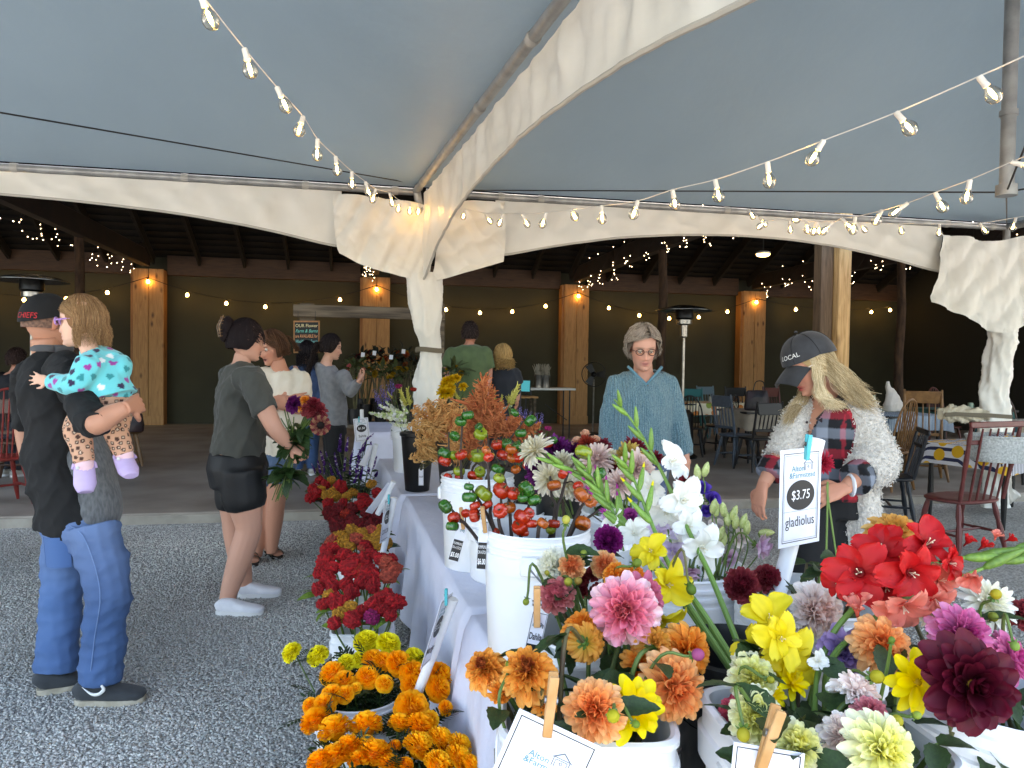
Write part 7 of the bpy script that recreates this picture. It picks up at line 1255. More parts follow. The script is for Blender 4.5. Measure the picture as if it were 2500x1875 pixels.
# ---------------------------------------------------------------- woman in charcoal tee with a bouquet
def woman_grey():
    t = person('woman in charcoal tee, black shorts and white slip-on shoes holding a bouquet', gz(600, 1470)); sk = '#cf9c86'; up = np.array((0, 0, 1.)); f = nrm(RT*.9+FW*.35); f[2] = 0; f = nrm(f); r = nrm(np.cross(f, up)); D = 4.5
    H = HeadF(J(600, 832, D), nrm(RT*.82+FW*.5-UP*.12), UP, 1.02); nk, ch, wa, pe = J(588, 890, D), J(580, 955, D), J(585, 1040, D), J(580, 1130, D)
    sR, eR, wR = J(612, 925, D-.18), J(668, 1040, D-.24), J(706, 1090, D-.16); sL, eL, wL = J(560, 915, D+.18), J(640, 1030, D+.3), J(712, 1088, D+.1)
    hR, kR, aR = J(590, 1160, D-.09), J(606, 1290, D-.08), J(558, 1462, D-.1); hL, kL, aL = J(578, 1160, D+.1), J(575, 1290, D+.12), J(596, 1432, D+.15)
    b = MB(); limb(b, [nk-up*.02, J(594, 862, D)], [.055, .05]); b.loft([pe, wa, ch, nk], [.19, .17, .16, .07], [.15, .13, .12, .055], r)
    for s, e, w_ in ((sR, eR, wR), (sL, eL, wL)): limb(b, [s, (s+e)/2, e, (e+w_)/2, w_], [.062, .06, .05, .046, .031])
    for h, k, a in ((hR, kR, aR), (hL, kL, aL)): limb(b, [h, h*.5+k*.5, k+up*.04, k-up*.02, k*.6+a*.4, a+up*.03, a-up*.02], [.11, .105, .082, .076, .074, .05, .043], None, 1.0)
    body_mesh(t, b, put_head(H, sk, brow='#3a2c28'), [hand_mb(wR, RT*.75-UP*.3, UP*.8-FW*.5, 1.0, 1, 1.0, .8), hand_mb(wL, RT*.6-UP*.5-FW*.3, FW*.6+UP*.5, 1.0, -1, 1.0)], sk, .009)
    ts = MB(); ts.loft([pe+up*.045, wa-up*.06, wa+up*.06, ch, nk-up*.02, nk+up*.02], [.205, .20, .19, .185, .12, .07], [.165, .165, .152, .14, .10, .062], r, 22)
    for s in (sR, sL): ts.ell(s-up*.01, .078)
    limb(ts, [sR+(ch-sR)*.3, sR, sR*.5+eR*.5, sR*.28+eR*.72], [.095, .092, .086, .082]); limb(ts, [sL, sL*.4+eL*.6], [.088, .078]); cloth('tee_shirt', ts, COT('charcoal_tee', '#484944', '#41423d', sc=12), t, .011, 5, .016, 12, 21)
    sh = MB(); sh.loft([pe+up*.07, pe-up*.02, (hR+hL)/2-up*.06], [.195, .215, .205], [.16, .185, .17], r, 22)
    for h, k in ((hR, kR), (hL, kL)): limb(sh, [h+up*.04, h*.55+k*.45, h*.36+k*.64], [.138, .132, .112])
    cloth('shorts', sh, COT('black_shorts', '#080a10', '#06080c', sc=14, rough=.6, sheen=0.0), t, .011, 6, .004, 8, 23)
    wsh, sol = COT('white_canvas', '#dfe0e6', '#d4d5dc', sc=20), M('white_sole', '#d8d8d8', rough=.6); shoe(t, gz(530, 1498), gz(642, 1500), .072, .05, wsh, sol); shoe(t, gz(582, 1457), gz(686, 1454), .072, .05, wsh, sol)
    hair_cap(t, H, '#1c1416', .010, 60)
    def up_gen(q, s):
        ph = q.uniform(-math.pi, math.pi); th0 = R_(q.uniform(58, 100)) if abs(ph) < 2.2 else R_(q.uniform(90, 118)); P = []; b0 = H(q.gauss(0, .012), -.108+q.gauss(0, .012), .055+q.gauss(0, .025)); a = scalp(H, th0*.98, ph, .008)
        for k in range(9): u = k/8; m_ = a*(1-u)+b0*u; d = m_-H.c; l = np.linalg.norm((d@H.R)/np.array((.078, .1, .122))); m_ = H.c+d*max(1, 1.13/max(l, .2)) if l < 1.13 else m_; P.append(m_)
        return P
    strands(t, H, 420, '#150f11', '#2e2224', up_gen, .0017, seed=5); bn = MB(); bn.ell(H(0, -.115, .075), (.042, .036, .062), H.R, 14, 10); bn.ell(H(0, -.125, .02), (.035, .03, .05), H.R, 12, 8); cloth('bun', bn, M('hair_base_1c1416', '#1c1416', rough=.7, spec=.15), t, .005, 3, .004, 40, 2)
    cl = MB(); cm = M('tortoise_clip', '#4a3020', '#8a6a4c', sc=60, rough=.25)
    for k in range(7): z = .115-.018*k; cl.tube([H(.028, -.150+.012*abs(k-3)*.3, z), H(.008, -.165+.01*abs(k-3)*.3, z-.004), H(-.020, -.155, z)], .0028, 5)
    cl.tube([H(.026, -.148, .125), H(.03, -.165, .06), H(.024, -.148, 0)], .004, 6); cl.tube([H(-.018, -.15, .125), H(-.022, -.168, .06), H(-.016, -.15, 0)], .004, 6); cl.build('claw_clip', cm, t)
    return wR
wg = woman_grey()
# bouquet in her hands
def bouquet():
    base = J(716, 1095, 4.38); t = thing('bouquet', 'bouquet with burgundy dahlias and a dark sunflower held by the woman in charcoal', 'bouquet', base); D = 4.33
    for i, (x, y, d, k, c, fc) in enumerate(((718, 985, 34, 'deco', MP, (-.2, .6, .7)), (745, 978, 22, 'deco', OR, (.1, .7, .6)), (765, 990, 38, 'deco', MR, (.4, .5, .6)), (775, 1005, 40, 'cactus', MR, (.5, .3, .7)), (780, 1010, 20, 'ball', SM, (.5, .2, .8)), (735, 995, 18, 'deco', OR, (0, .8, .4)), (752, 1000, 26, 'deco', MR, (.2, .5, .7)))): bloom_shared(k, c, t, d/2*1.45*D/F, facing(*fc), J(x, y, D)-wloc(t), i).name = 'bloom'
    sf = J(782, 1038, 4.28); q = facing(.45, -.1, .85); mb = MB()
    for i in range(34):
        a = i*2*math.pi/17+(i//17)*.18; pm = petal_mb(1, .34, .5, -.35, 6, 3, 1.05, 0, '#4a0c18', '#b08060' if i % 2 else '#7a2430'); th = R_(72 if i < 17 else 84); d = np.array((math.sin(th)*math.cos(a), math.sin(th)*math.sin(a), math.cos(th))); s_, u_, d_ = frame(d); mb.add(pm.arr()@np.stack([d_, -s_, u_], 1).T, pm.f, 0, np.concatenate(pm.c))
    mb.ell((0, 0, .05), (.45, .45, .16), nu=14, nv=8, col=lin('#1a0c0a')); obj('sunflower', mb.data('sunflower', PETALB, angle=None), t, sf-wloc(t), q, 26*4.28/F)
    for i in range(24):
        e = base+RT*rnd.uniform(-.06, .16)+UP*rnd.uniform(.12, .27)+FW*rnd.uniform(-.06, .05); l = base-UP*rnd.uniform(.2, .34)-RT*rnd.uniform(.02, .12)+FW*rnd.uniform(-.03, .03); MB().tube(spline([l, base+RT*rnd.uniform(-.012, .012), e], 6), .0032, 6).build('stem', STEM, t)
        for k in range(4): add_leaf(t, base*(1-.25*k)+e*.25*k if k < 3 else base*.4+l*.6, (rnd.uniform(-1, 1), rnd.uniform(-1, 1), rnd.uniform(-.4, .6)), rnd.uniform(.08, .15), _leaf)
bouquet()
def woman_white():
    t = person('woman in cream tee with arms crossed, talking to the woman in charcoal', gz(655, 1372)); sk = '#c98f76'; up = np.array((0, 0, 1.)); D = 5.45
    f = nrm(-RT*.55-FW*.85); f[2] = 0; f = nrm(f); r = nrm(np.cross(f, up)); H = HeadF(J(667, 850, D), nrm(-RT*.62-FW*.75-UP*.22), UP-RT*.03, 1.04)
    nk, ch, wa, pe = J(686, 905, D+.02), J(692, 960, D), J(684, 1050, D), J(672, 1120, D); sR, eR, wR = J(648, 915, D+.02), J(655, 985, D-.12), J(705, 975, D-.2); sL, eL, wL = J(733, 925, D), J(738, 995, D-.12), J(668, 985, D-.22)
    hR, kR, aR = J(650, 1140, D), J(640, 1225, D+.02), J(628, 1350, D+.02); hL, kL, aL = J(686, 1140, D), J(675, 1222, D-.03), J(664, 1342, D+.04)
    b = MB(); limb(b, [nk-up*.02, J(676, 878, D)], [.06, .055]); b.loft([pe, wa, ch, nk], [.18, .17, .17, .07], [.13, .125, .12, .055], r)
    for s, e, w_ in ((sR, eR, wR), (sL, eL, wL)): limb(b, [s, (s+e)/2, e, (e+w_)/2, w_], [.058, .056, .05, .047, .032])
    for h, k, a in ((hR, kR, aR), (hL, kL, aL)): limb(b, [h, (h+k)/2, k, k*.6+a*.4, a+up*.02, a-up*.03], [.1, .09, .066, .062, .042, .04])
    body_mesh(t, b, put_head(H, sk, lips='#b0645c', brow='#5a4030', age=1, openm=1.0), [hand_mb(wR, RT*.9+UP*.1, -FW, .95, 1, .4), hand_mb(wL, -RT*.9, -FW, .95, -1, .5)], sk, .009); eyes(H, t, '#4a4034', 1.4)
    ts = MB(); ts.loft([pe+up*.03, wa, ch, nk-up*.02, nk+up*.012], [.195, .185, .185, .12, .078], [.145, .142, .135, .10, .066], r, 22)
    for s in (sR, sL): ts.ell(s-up*.01, .076)
    for s, e in ((sR, eR), (sL, eL)): limb(ts, [s+(ch-s)*.3, s, s*.45+e*.55, s*.3+e*.7], [.09, .086, .08, .078])
    cloth('tee_shirt', ts, COT('cream_tee', '#e2d8c8', '#d8cebc', sc=8), t, .011, 5, .014, 12, 31)
    V, Fc = text_mesh('ABBY', .045); tx = MB(); c = ch+f*.150-up*.03; tx.add([c-r*v[0]+up*v[1]+f*.005 for v in V]*1, Fc); tx.build('shirt_print', M('faded_print', '#b08a86', rough=.9), t, smooth=False)
    sh = MB(); sh.loft([pe+up*.06, pe-up*.04], [.185, .19], [.14, .145], r, 20)
    for h, k in ((hR, kR), (hL, kL)): limb(sh, [h+up*.05, h*.5+k*.5], [.125, .108])
    cloth('denim_shorts', sh, COT('blue_denim', '#5a7090', '#48607e', sc=16), t, .011, 5, .005, 9, 33)
    sd, so_ = M('sandal_strap', '#7a6a58', '#6a5a4a', sc=30, rough=.7), M('sandal_sole', '#3a3028', rough=.8)
    for a, he, to in ((aL, gz(652, 1352), gz(694, 1372)), (aR, gz(606, 1366), gz(628, 1390))):
        d = nrm(to-he); s = nrm(np.cross(d, up)); o = MB(); G = np.array([[he-d*.01+d*.25*u+s*v*.045*np.interp(u, [0, .15, .6, .9, 1], [.5, .8, 1, .8, .4])+up*z for v in (-1, -.5, 0, .5, 1)] for u in np.linspace(0, 1, 9) for z in (.022,)]); o.grid(G); o.grid(G-up*.02, flip=True); s_ = o.build('sandal', so_, t, angle=None)
        fo = MB(); fo.loft([he+up*.05, he+d*.08+up*.055, he+d*.16+up*.045, he+d*.21+up*.036], [.032, .036, .042, .036], [.03, .032, .022, .014], s, 14); cloth('foot', fo, M('foot_skin', sk, rough=.5), t, .006, 3, 0, 5)
        for u in (.10, .165): st = MB(); st.tube([he+d*u*1.1+s*.048*math.cos(k)+up*(.03+.055*math.sin(k)*(1-.3*(u > .12))) for k in np.linspace(0, math.pi, 11)], .014, 6, flat=.3); st.build('strap', sd, s_)
    hair_cap(t, H, '#4a3226', .010, 50); strands(t, H, 520, '#3e281e', '#7a5840', fall_gen(H, .02, .012, 50, thmax=112, jit=.3), .0016, seed=9)
    def bang(q, s): ph = q.uniform(-.85, .85); return [scalp(H, R_(18+u*46), ph*(.7+.35*u), .014+.012*math.sin(u*2.6)) for u in np.linspace(0, 1, 8)]
    strands(t, H, 160, '#54382a', '#866048', bang, .0016, 'fringe', 10)
    def pony(q, s): a = H(.01, -.10, .06); return [a+H.f*(-.03-.05*u)+H.r*(-.04*u)+H.u*(.01-.13*u*u)+H.r*q.gauss(0, .012)*u+H.f*q.gauss(0, .012)*u for u in np.linspace(0, 1, 9)]
    strands(t, H, 140, '#3e281e', '#6a4a34', pony, .0018, 'ponytail', 11); e = MB(); e.ell(H(-.078, .0, -.03), .005, nu=8, nv=6); e.build('earring', M('white_mark', '#e4e4e0'), t)
woman_white()
# ---------------------------------------------------------------- woman in blue sweater behind the flowers
def woman_blue():
    D = 4.3; t = person('woman in glasses and blue ribbed sweater looking down at the flowers', gz(1570, 1515)); sk = '#d09a84'; up = np.array((0, 0, 1.)); f = nrm(-FW*1+RT*.0); f[2] = 0; f = nrm(f); r = nrm(np.cross(f, up))
    H = HeadF(J(1569, 853, D-.03), nrm(-FW*.97+RT*.03-UP*.20), UP, 1.02); nk, ch, wa, pe = J(1570, 908, D+.02), J(1568, 975, D), J(1566, 1060, D), J(1566, 1130, D)
    sR, eR, wR = J(1512, 936, D+.02), J(1482, 1040, D+.02), J(1478, 1120, D-.08); sL, eL, wL = J(1628, 936, D+.02), J(1657, 1035, D+.02), J(1674, 1112, D-.06)
    b = MB(); limb(b, [nk-up*.03, J(1570, 885, D+.02)], [.06, .054]); b.loft([pe, wa, ch, nk-up*.01], [.17, .16, .165, .075], [.12, .12, .125, .065], r)
    for h in (sR, sL): b.ell(h, .055)
    for s, e, w_ in ((sR, eR, wR), (sL, eL, wL)): limb(b, [s, e, w_], [.05, .042, .028])
    hips = [(J(1546, 1150, D), J(1545, 1300, D), J(1545, 1500, D+.05)), (J(1588, 1150, D), J(1590, 1300, D), J(1592, 1500, D+.05))]
    for h, k, a in hips: limb(b, [h, k, a], [.09, .062, .04])
    body_mesh(t, b, put_head(H, sk, lips='#b06a62', brow='#7a6454', age=1.0), [hand_mb(wL, -UP+RT*.02, RT*.6-FW*.7, .95, -1, .55), hand_mb(wR, -UP, -RT*.6-FW*.7, .95, 1, .5)], sk, .008); eyes(H, t, '#4a5058', 1.2)
    sw = MB(); sw.loft([pe+up*.02, wa-up*.04, wa+up*.04, ch, nk-up*.035, nk+up*.015], [.185, .185, .175, .178, .135, .085], [.14, .145, .14, .14, .105, .075], r, 24)
    for s in (sR, sL): sw.ell(s-up*.005, .07)
    for s, e, w_ in ((sR, eR, wR), (sL, eL, wL)): limb(sw, [s+(ch-s)*.3, s, s*.5+e*.5, e, e*.5+w_*.5, w_], [.082, .078, .068, .06, .054, .046])
    nt_ = nk+up*.01
    def vneck(c): d = c-nt_; x = np.abs(d@r); z = d[:, 2]; return ((d@f) > .0) & (z > -.085+x*1.05) & (x < .11)
    m = M('blue_rib_knit', '#4c7482', '#7c9ca6', sc=150, rough=.9, sheen=.2, detail=2); N, L, bs = nodes(m); tc = N.new('ShaderNodeTexCoord'); wv = N.new('ShaderNodeTexWave'); wv.inputs['Scale'].default_value = 26; wv.bands_direction = 'X'; wv.inputs['Distortion'].default_value = .6; L.new(tc.outputs['Object'], wv.inputs['Vector']); bp = N.new('ShaderNodeBump'); bp.inputs['Strength'].default_value = .9; bp.inputs['Distance'].default_value = .006; L.new(wv.outputs[0], bp.inputs['Height']); L.new(bp.outputs[0], bs.inputs['Normal'])
    so = cloth('sweater', sw, m, t, .009, 5, .011, 12, 41, cut=vneck)
    P = [nt_+r*x+up*(-.082+abs(x)*1.05)+f*(.118-abs(x)*.6-.1*max(0, abs(x)-.06)) for x in np.linspace(-.098, .098, 25)]; MB().tube(P, .009, 6).build('neckband', M('blue_band', '#5d8a9b', rough=.9), so, angle=None)
    jn = MB(); jn.loft([pe+up*.06, pe-up*.04], [.165, .175], [.125, .13], r, 20)
    for h, k, a in hips: limb(jn, [h+up*.04, k, a], [.112, .085, .07])
    cloth('jeans', jn, COT('blue_jean_cloth', '#5a6f8c', '#48597a', sc=14), t, .011, 5, .008, 9, 43); bl = MB(); bl.tube([pe+up*.052+r*.17*math.cos(a)+f*.132*math.sin(a) for a in np.linspace(0, 2*math.pi, 33)], .016, 6, flat=.35); bl.build('belt', M('brown_belt', '#4a2a20', rough=.5), t, angle=None)
    for a in (hips[0][2], hips[1][2]): p = np.array((a[0], a[1], 0)); shoe(t, p-f*.06, p+f*.19, .07, .047, COT('grey_shoe', '#6a6a6a'), M('white_sole', '#d8d8d8'))
    gf = M('tortoise_frame', '#4a2420', rough=.3)
    for s in (-1, 1):
        fr = MB(); fr.tube([H(s*.033+.0225*math.cos(a)*(1+.08*math.sin(a)), .100-.010*abs(math.cos(a)*.6+s*.4*math.cos(a)), -.002+.0175*math.sin(a)) for a in np.linspace(0, 2*math.pi, 21)], .0022, 6); fr.tube([H(s*.056, .094, .004), H(s*.074, .05, .006), H(s*.078, -.01, .002)], .002, 5); fr.build('glasses_frame', gf, t)
        ln = MB(); ln.add([H(s*.033+.021*math.cos(a), .0985, -.002+.016*math.sin(a)) for a in np.linspace(0, 2*math.pi, 17)[:-1]], [tuple(range(16))]); ln.build('lens', GLASS, t, smooth=False)
    MB().tube([H(-.0105, .103, .001), H(0, .106, .003), H(.0105, .103, .001)], .002, 5).build('glasses_bridge', gf, t)
    hair_cap(t, H, '#6a5c50', .012, 56); strands(t, H, 1700, '#6a5c50', '#cabcac', fall_gen(H, .066, .017, 62, wave=.006, part=-.25, endin=.05, jit=.4, top=.018, thmax=88), .0010, seed=12)
    def bang(q, s): ph = -.35+q.uniform(-.1, .1); e = q.uniform(.2, 1.15)*(1 if q.random() < .72 else -1); return [scalp(H, R_(14+u*44), ph+(e-ph)*u**.8, .020+.014*math.sin(u*2.4)) for u in np.linspace(0, 1, 9)]
    strands(t, H, 220, '#665850', '#bdb0a2', bang, .0015, 'fringe', 13); MB().tube([nk+r*x+f*(.085-.35*abs(x))+up*(-.06+.9*abs(x)) for x in np.linspace(-.07, .07, 11)], .0009, 4).build('necklace', M('gold', '#c0a060', rough=.3, metal=1), t)
woman_blue()
# ---------------------------------------------------------------- blonde woman with cap
def woman_cap():
    D = 3.2; t = person('blonde woman in dark cap, plaid shirt and fuzzy cream cardigan picking flowers', gz(1995, 1735)); sk = '#c58c72'; up = np.array((0, 0, 1.)); f = nrm(-RT*.85-FW*.5); f[2] = 0; f = nrm(f); r = nrm(np.cross(f, up))
    H = HeadF(J(1978, 892, D-.02), nrm(-RT*.88-FW*.18-UP*.42), UP*.9-RT*.28, 1.0); nk, ch, wa, pe = J(2030, 968, D+.02), J(2020, 1040, D+.02), J(2015, 1140, D+.04), J(2010, 1225, D+.05)
    # her left arm is on the camera side, her right arm reaches down at the far side
    sL, eL, wL = J(2092, 1000, D-.04), J(2140, 1125, D-.14), J(2062, 1192, D-.28); sR, eR, wR = J(1960, 1004, D+.06), J(1915, 1090, D-.02), J(1862, 1186, D-.10)
    b = MB(); limb(b, [nk-up*.03+f*.01, J(2000, 925, D)], [.055, .05]); b.loft([pe, wa, ch, nk-up*.01], [.16, .145, .155, .075], [.115, .11, .115, .062], r)
    for s, e, w_ in ((sR, eR, wR), (sL, eL, wL)): limb(b, [s, (s+e)/2, e, (e+w_)/2, w_], [.05, .045, .04, .037, .027])
    legs = [(J(1985, 1260, D), J(1965, 1440, D-.05), J(1962, 1690, D)), (J(2040, 1260, D+.06), J(2050, 1440, D+.02), J(2055, 1690, D+.06))]
    for h, k, a in legs: limb(b, [h, k, a], [.085, .06, .04])
    body_mesh(t, b, put_head(H, sk, lips='#a83a3c', brow='#8a6a50', age=1.0), [hand_mb(wL, -RT*.85-UP*.25-FW*.1, -FW*.75+UP*.5, .98, 1, .75, .8), hand_mb(wR, -UP*.9-RT*.22, -FW*.4-RT*.8, .98, 1, .5, .5)], sk, .008); eyes(H, t, '#5a5048', 1.6)
    sh = MB(); sh.loft([pe+up*.03, wa, ch, nk-up*.04, nk+up*.005], [.178, .165, .172, .125, .075], [.135, .130, .135, .105, .068], r, 24)
    for s in (sR, sL): sh.ell(s-up*.005, .066)
    limb(sh, [eR*.6+wR*.4, eR*.25+wR*.75], [.06, .064]); limb(sh, [eL*.55+wL*.45, eL*.28+wL*.72], [.068, .075])
    nt_ = nk+up*.0
    def vn(c): d = c-nt_; x = np.abs(d@r); z = d[:, 2]; return ((d@f) > .0) & (z > -.18+x*2.4) & (x < .075)
    R3 = np.stack([r, f, up], 1)
    def plaid(V, N_):
        L_ = (V-ch)@R3; u = np.where(np.abs(N_@r) > .75, L_[:, 1], L_[:, 0]); p = .085; a = np.floor(u/(p/2)) % 2; c = np.floor((L_[:, 2]+.02*u*0)/(p/2)) % 4; a4 = np.floor(u/(p/2)) % 4
        vert = np.where((a4 == 0)[:, None], lin('#a01c2c'), np.where((a4 == 2)[:, None], lin('#7c8490'), lin('#0c0d12'))); hor = np.where((c == 1)[:, None], lin('#a01c2c'), np.where((c == 3)[:, None], lin('#7c8490'), lin('#0c0d12'))); return np.clip(vert*.55+hor*.55, 0, 1)
    so = cloth('plaid_shirt', sh, M('plaid', vcol=True, rough=.9, bump=.2, bsc=300, bdist=.001), t, .0075, 6, .006, 9, 51, cut=vn, col=plaid)
    for s_ in (-1, 1): MB().tube(spline([nk+up*.02+r*.065*s_, nk-up*.03+r*.07*s_+f*.075, nk-up*.10+r*.035*s_+f*.13], 5), [.02]*11, 6, flat=.35).build('collar', COT('dark_collar', '#2a1a20'), so, angle=None)
    for k in range(5): MB().ell(ch+f*.137+up*(.02-.06*k)-r*.0, (.006, .006, .006), nu=8, nv=6).build('button', M('dark_button', '#2a1c20', rough=.4), so)
    ca = MB(); bk = -f*.02; ca.loft([pe-up*.3-f*.09-r*.07, pe-up*.08-f*.08-r*.05, wa-f*.07-r*.02, ch-f*.06, nk-up*.04-f*.05, nk-up*.0-f*.055], [.15, .165, .172, .172, .12, .05], [.09, .10, .105, .105, .075, .045], r, 22)
    ca.ell(sL-f*.01, .078); ca.ell(sR, .07)
    limb(ca, [sL+(ch-sL)*.3, sL, sL*.5+eL*.5, eL, eL*.72+wL*.28, eL*.5+wL*.5], [.085, .086, .09, .095, .09, .078]); limb(ca, [sR, sR*.5+eR*.5, eR, eR*.65+wR*.35], [.074, .074, .074, .068])
    # long front edge hanging on the camera side
    fp = [nk-up*.04-f*.03-r*.07, ch-f*.01-r*.135, wa-f*.02-r*.15, pe-f*.03-r*.15, pe-up*.2-f*.05-r*.14, pe-up*.36-f*.06-r*.11]; limb(ca, fp, [.035, .042, .05, .062, .08, .07], r, .6)
    mc = M('cream_boucle', '#d6d0c6', '#b9b2a8', sc=55, rough=1.0, sheen=.4, bump=1.0, bsc=75, bdist=.012)
    V, Nn, Fc = remesh(ca, .011, 5); V = V+Nn*(.007*wav(V, 6, 8, 61, (1, 1, .6), True))[:, None]; o = MB(); o.add(V, Fc); co = o.build('cardigan', mc, t, angle=None)
    q = np.random.default_rng(3); tf = MB(); ids = q.integers(0, len(V), 9500)
    n = Nn[ids]; p = V[ids]+q.normal(0, .005, (len(ids), 3)); un = lambda a: a/np.linalg.norm(a, axis=1, keepdims=True); d1 = un(n+q.normal(0, .9, n.shape)); d2 = un(q.normal(0, 1, n.shape)+n*.1)
    tf.tubes(np.stack([p, p+d1*.0045, p+d1*.006+d2*.006], 1), np.broadcast_to((.0024, .002, .0009), (len(ids), 3)))
    tag(tf.build('boucle_loops', M('boucle_fibre', '#dcd7ce', rough=1.0), co, angle=None), kind='stuff')
    pn = MB(); pn.loft([pe+up*.06, pe-up*.05], [.165, .175], [.125, .13], r, 20)
    for h, k, a in legs: limb(pn, [h+up*.04, k, a], [.112, .082, .062])
    cloth('trousers', pn, COT('black_trousers', '#07080a', '#0a0b0d', sc=14, sheen=0.0), t, .012, 5, .006, 9, 53)
    for h, k, a in legs: p = np.array((a[0], a[1], 0)); shoe(t, p-f*.06, p+f*.18, .07, .046, COT('black_shoe', '#0c0c0e'), M('dark_sole', '#1c1c1c'))
    # cap
    G = [[scalp(H, .02+th*(1.30+.22*max(0, -math.cos(ph))), ph, .016+.012*math.sin(th*2.6)) for ph in np.linspace(0, 2*math.pi, 41)[:-1]] for th in np.linspace(0, 1, 13)]; cm_ = COT('washed_black_cap', '#26272a', '#34363a', sc=16)
    cp = MB(); cp.grid(np.array(G), close=True); cpo = cp.build('cap', cm_, t, angle=None); MB().ell(scalp(H, 0, 0, .03), (.008, .008, .005), nu=8, nv=6).build('cap_button', cm_, cpo)
    for ph in np.arange(0, 2*math.pi, math.pi/3): MB().tube([scalp(H, .05+th*1.25, ph+.5, .0175+.012*math.sin(th*2.6)) for th in np.linspace(0, 1, 9)], .0012, 4).build('seam', M('cap_seam', '#17181a', rough=.9), cpo)
    bl = MB(); Gb = np.array([[H(x, .088+v*.085-abs(x)**2*5.5*(1-.2*v), .040-.030*v-abs(x)**2*5.0-.012*v*v) for x in np.linspace(-.082, .082, 13)] for v in np.linspace(0, 1, 7)]); bl.grid(Gb); bl.grid(Gb-H.u*.005, flip=True); bl.build('visor', cm_, cpo, angle=None)
    V, Fc = text_mesh('LOCAL', .024); P = np.array([scalp(H, 1.08-v[1]/.125, -.42-v[0]/.085, .0310) for v in V]); tx = MB(); tx.add(P, Fc); tx.build('cap_lettering', M('white_mark', '#e4e4e0'), cpo, smooth=False)
    gl = M('pale_frame', '#d8c8b8', rough=.3)
    for s in (-1, 1):
        fr = MB(); fr.tube([H(s*.033+.0225*math.cos(a), .101, -.006+.018*math.sin(a)) for a in np.linspace(0, 2*math.pi, 17)], .0018, 5); fr.tube([H(s*.056, .098, .002), H(s*.078, .045, .012), H(s*.084, -.01, .014)], .0026, 5); fr.build('glasses_frame', gl, t)
    # hair: under the cap, sweeping behind the shoulder and down the front on the far side
    def back(q, s):
        ph = q.uniform(-2.95, -1.30) if q.random() < .72 else q.uniform(1.45, 3.1); th = R_(q.uniform(70, 112)); a = scalp(H, th, ph, .010); L_ = q.uniform(.82, 1.05); near = ph < 0
        if near: g = q.gauss(0, 1); e = J(2112+g*10+q.gauss(0, 14), 976+g*14+q.gauss(0, 8), D-.10+q.gauss(0, .03)); m1 = J(2032+g*3+q.gauss(0, 6), 902+g*13, D-.10); m2 = J(2076+g*4+q.gauss(0, 8), 942+g*15, D-.13)
        else: e = J(1925+q.gauss(0, 10), 1030+q.gauss(0, 12), D-.02+q.gauss(0, .02)); m1 = J(1972+q.gauss(0, 7), 945, D+.04); m2 = J(1950+q.gauss(0, 8), 985, D+.0)
        e = m2+(e-m2)*L_; return spline([a, m1, m2, e], 5)
    strands(t, H, 2600, '#a0845a', '#e4d2ac', back, .0011, seed=21); hair_cap(t, H, '#a88c62', .008, 70)
    def front(q, s): a = scalp(H, R_(q.uniform(72, 98)), q.uniform(-1.5, -1.12), .010); return spline([a, J(1998+q.gauss(0, 5), 930+q.gauss(0, 5), D-.10), J(2010+q.gauss(0, 9), 968, D-.12), J(2040+q.gauss(0, 16), 992+q.gauss(0, 6), D-.13)], 5)
    strands(t, H, 600, '#a88e64', '#e8d8b4', front, .0011, 'side_hair', 22)
    for k in range(2): MB().tube([wL+RT*.018*(1-k*.8)+nrm(eL-wL)*(.02+.016*k)+np.array((.0, .0, 0))+(UP*math.cos(a)*.038+FW*math.sin(a)*.032) for a in np.linspace(0, 2*math.pi, 19)], .0055, 6).build('bracelet', M('pearl_bracelet', '#d8dbe0', rough=.3), t)
    # red bloom and cut stems in her near hand
    fl = thing('cut_flower', 'single crimson dahlia with long stem held by the blonde woman', 'flower', wL); h0 = wL-RT*.08-UP*.02-FW*.03
    for k, (dx, dy) in enumerate(((-.01, -.44), (.06, -.42))): MB().tube(spline([h0+UP*.05, h0, h0+RT*dx*.5+UP*dy*.5, h0+RT*dx+UP*dy], 6), .0038, 6).build('stem', M('long_stem', '#6f8a44', rough=.6), fl)
    bloom_shared('cactus', [('#a8203a', '#c8344c')], fl, .05, facing(.3, -.2, .8), J(2010, 1130, D-.34)-wloc(fl), 2)
woman_cap()
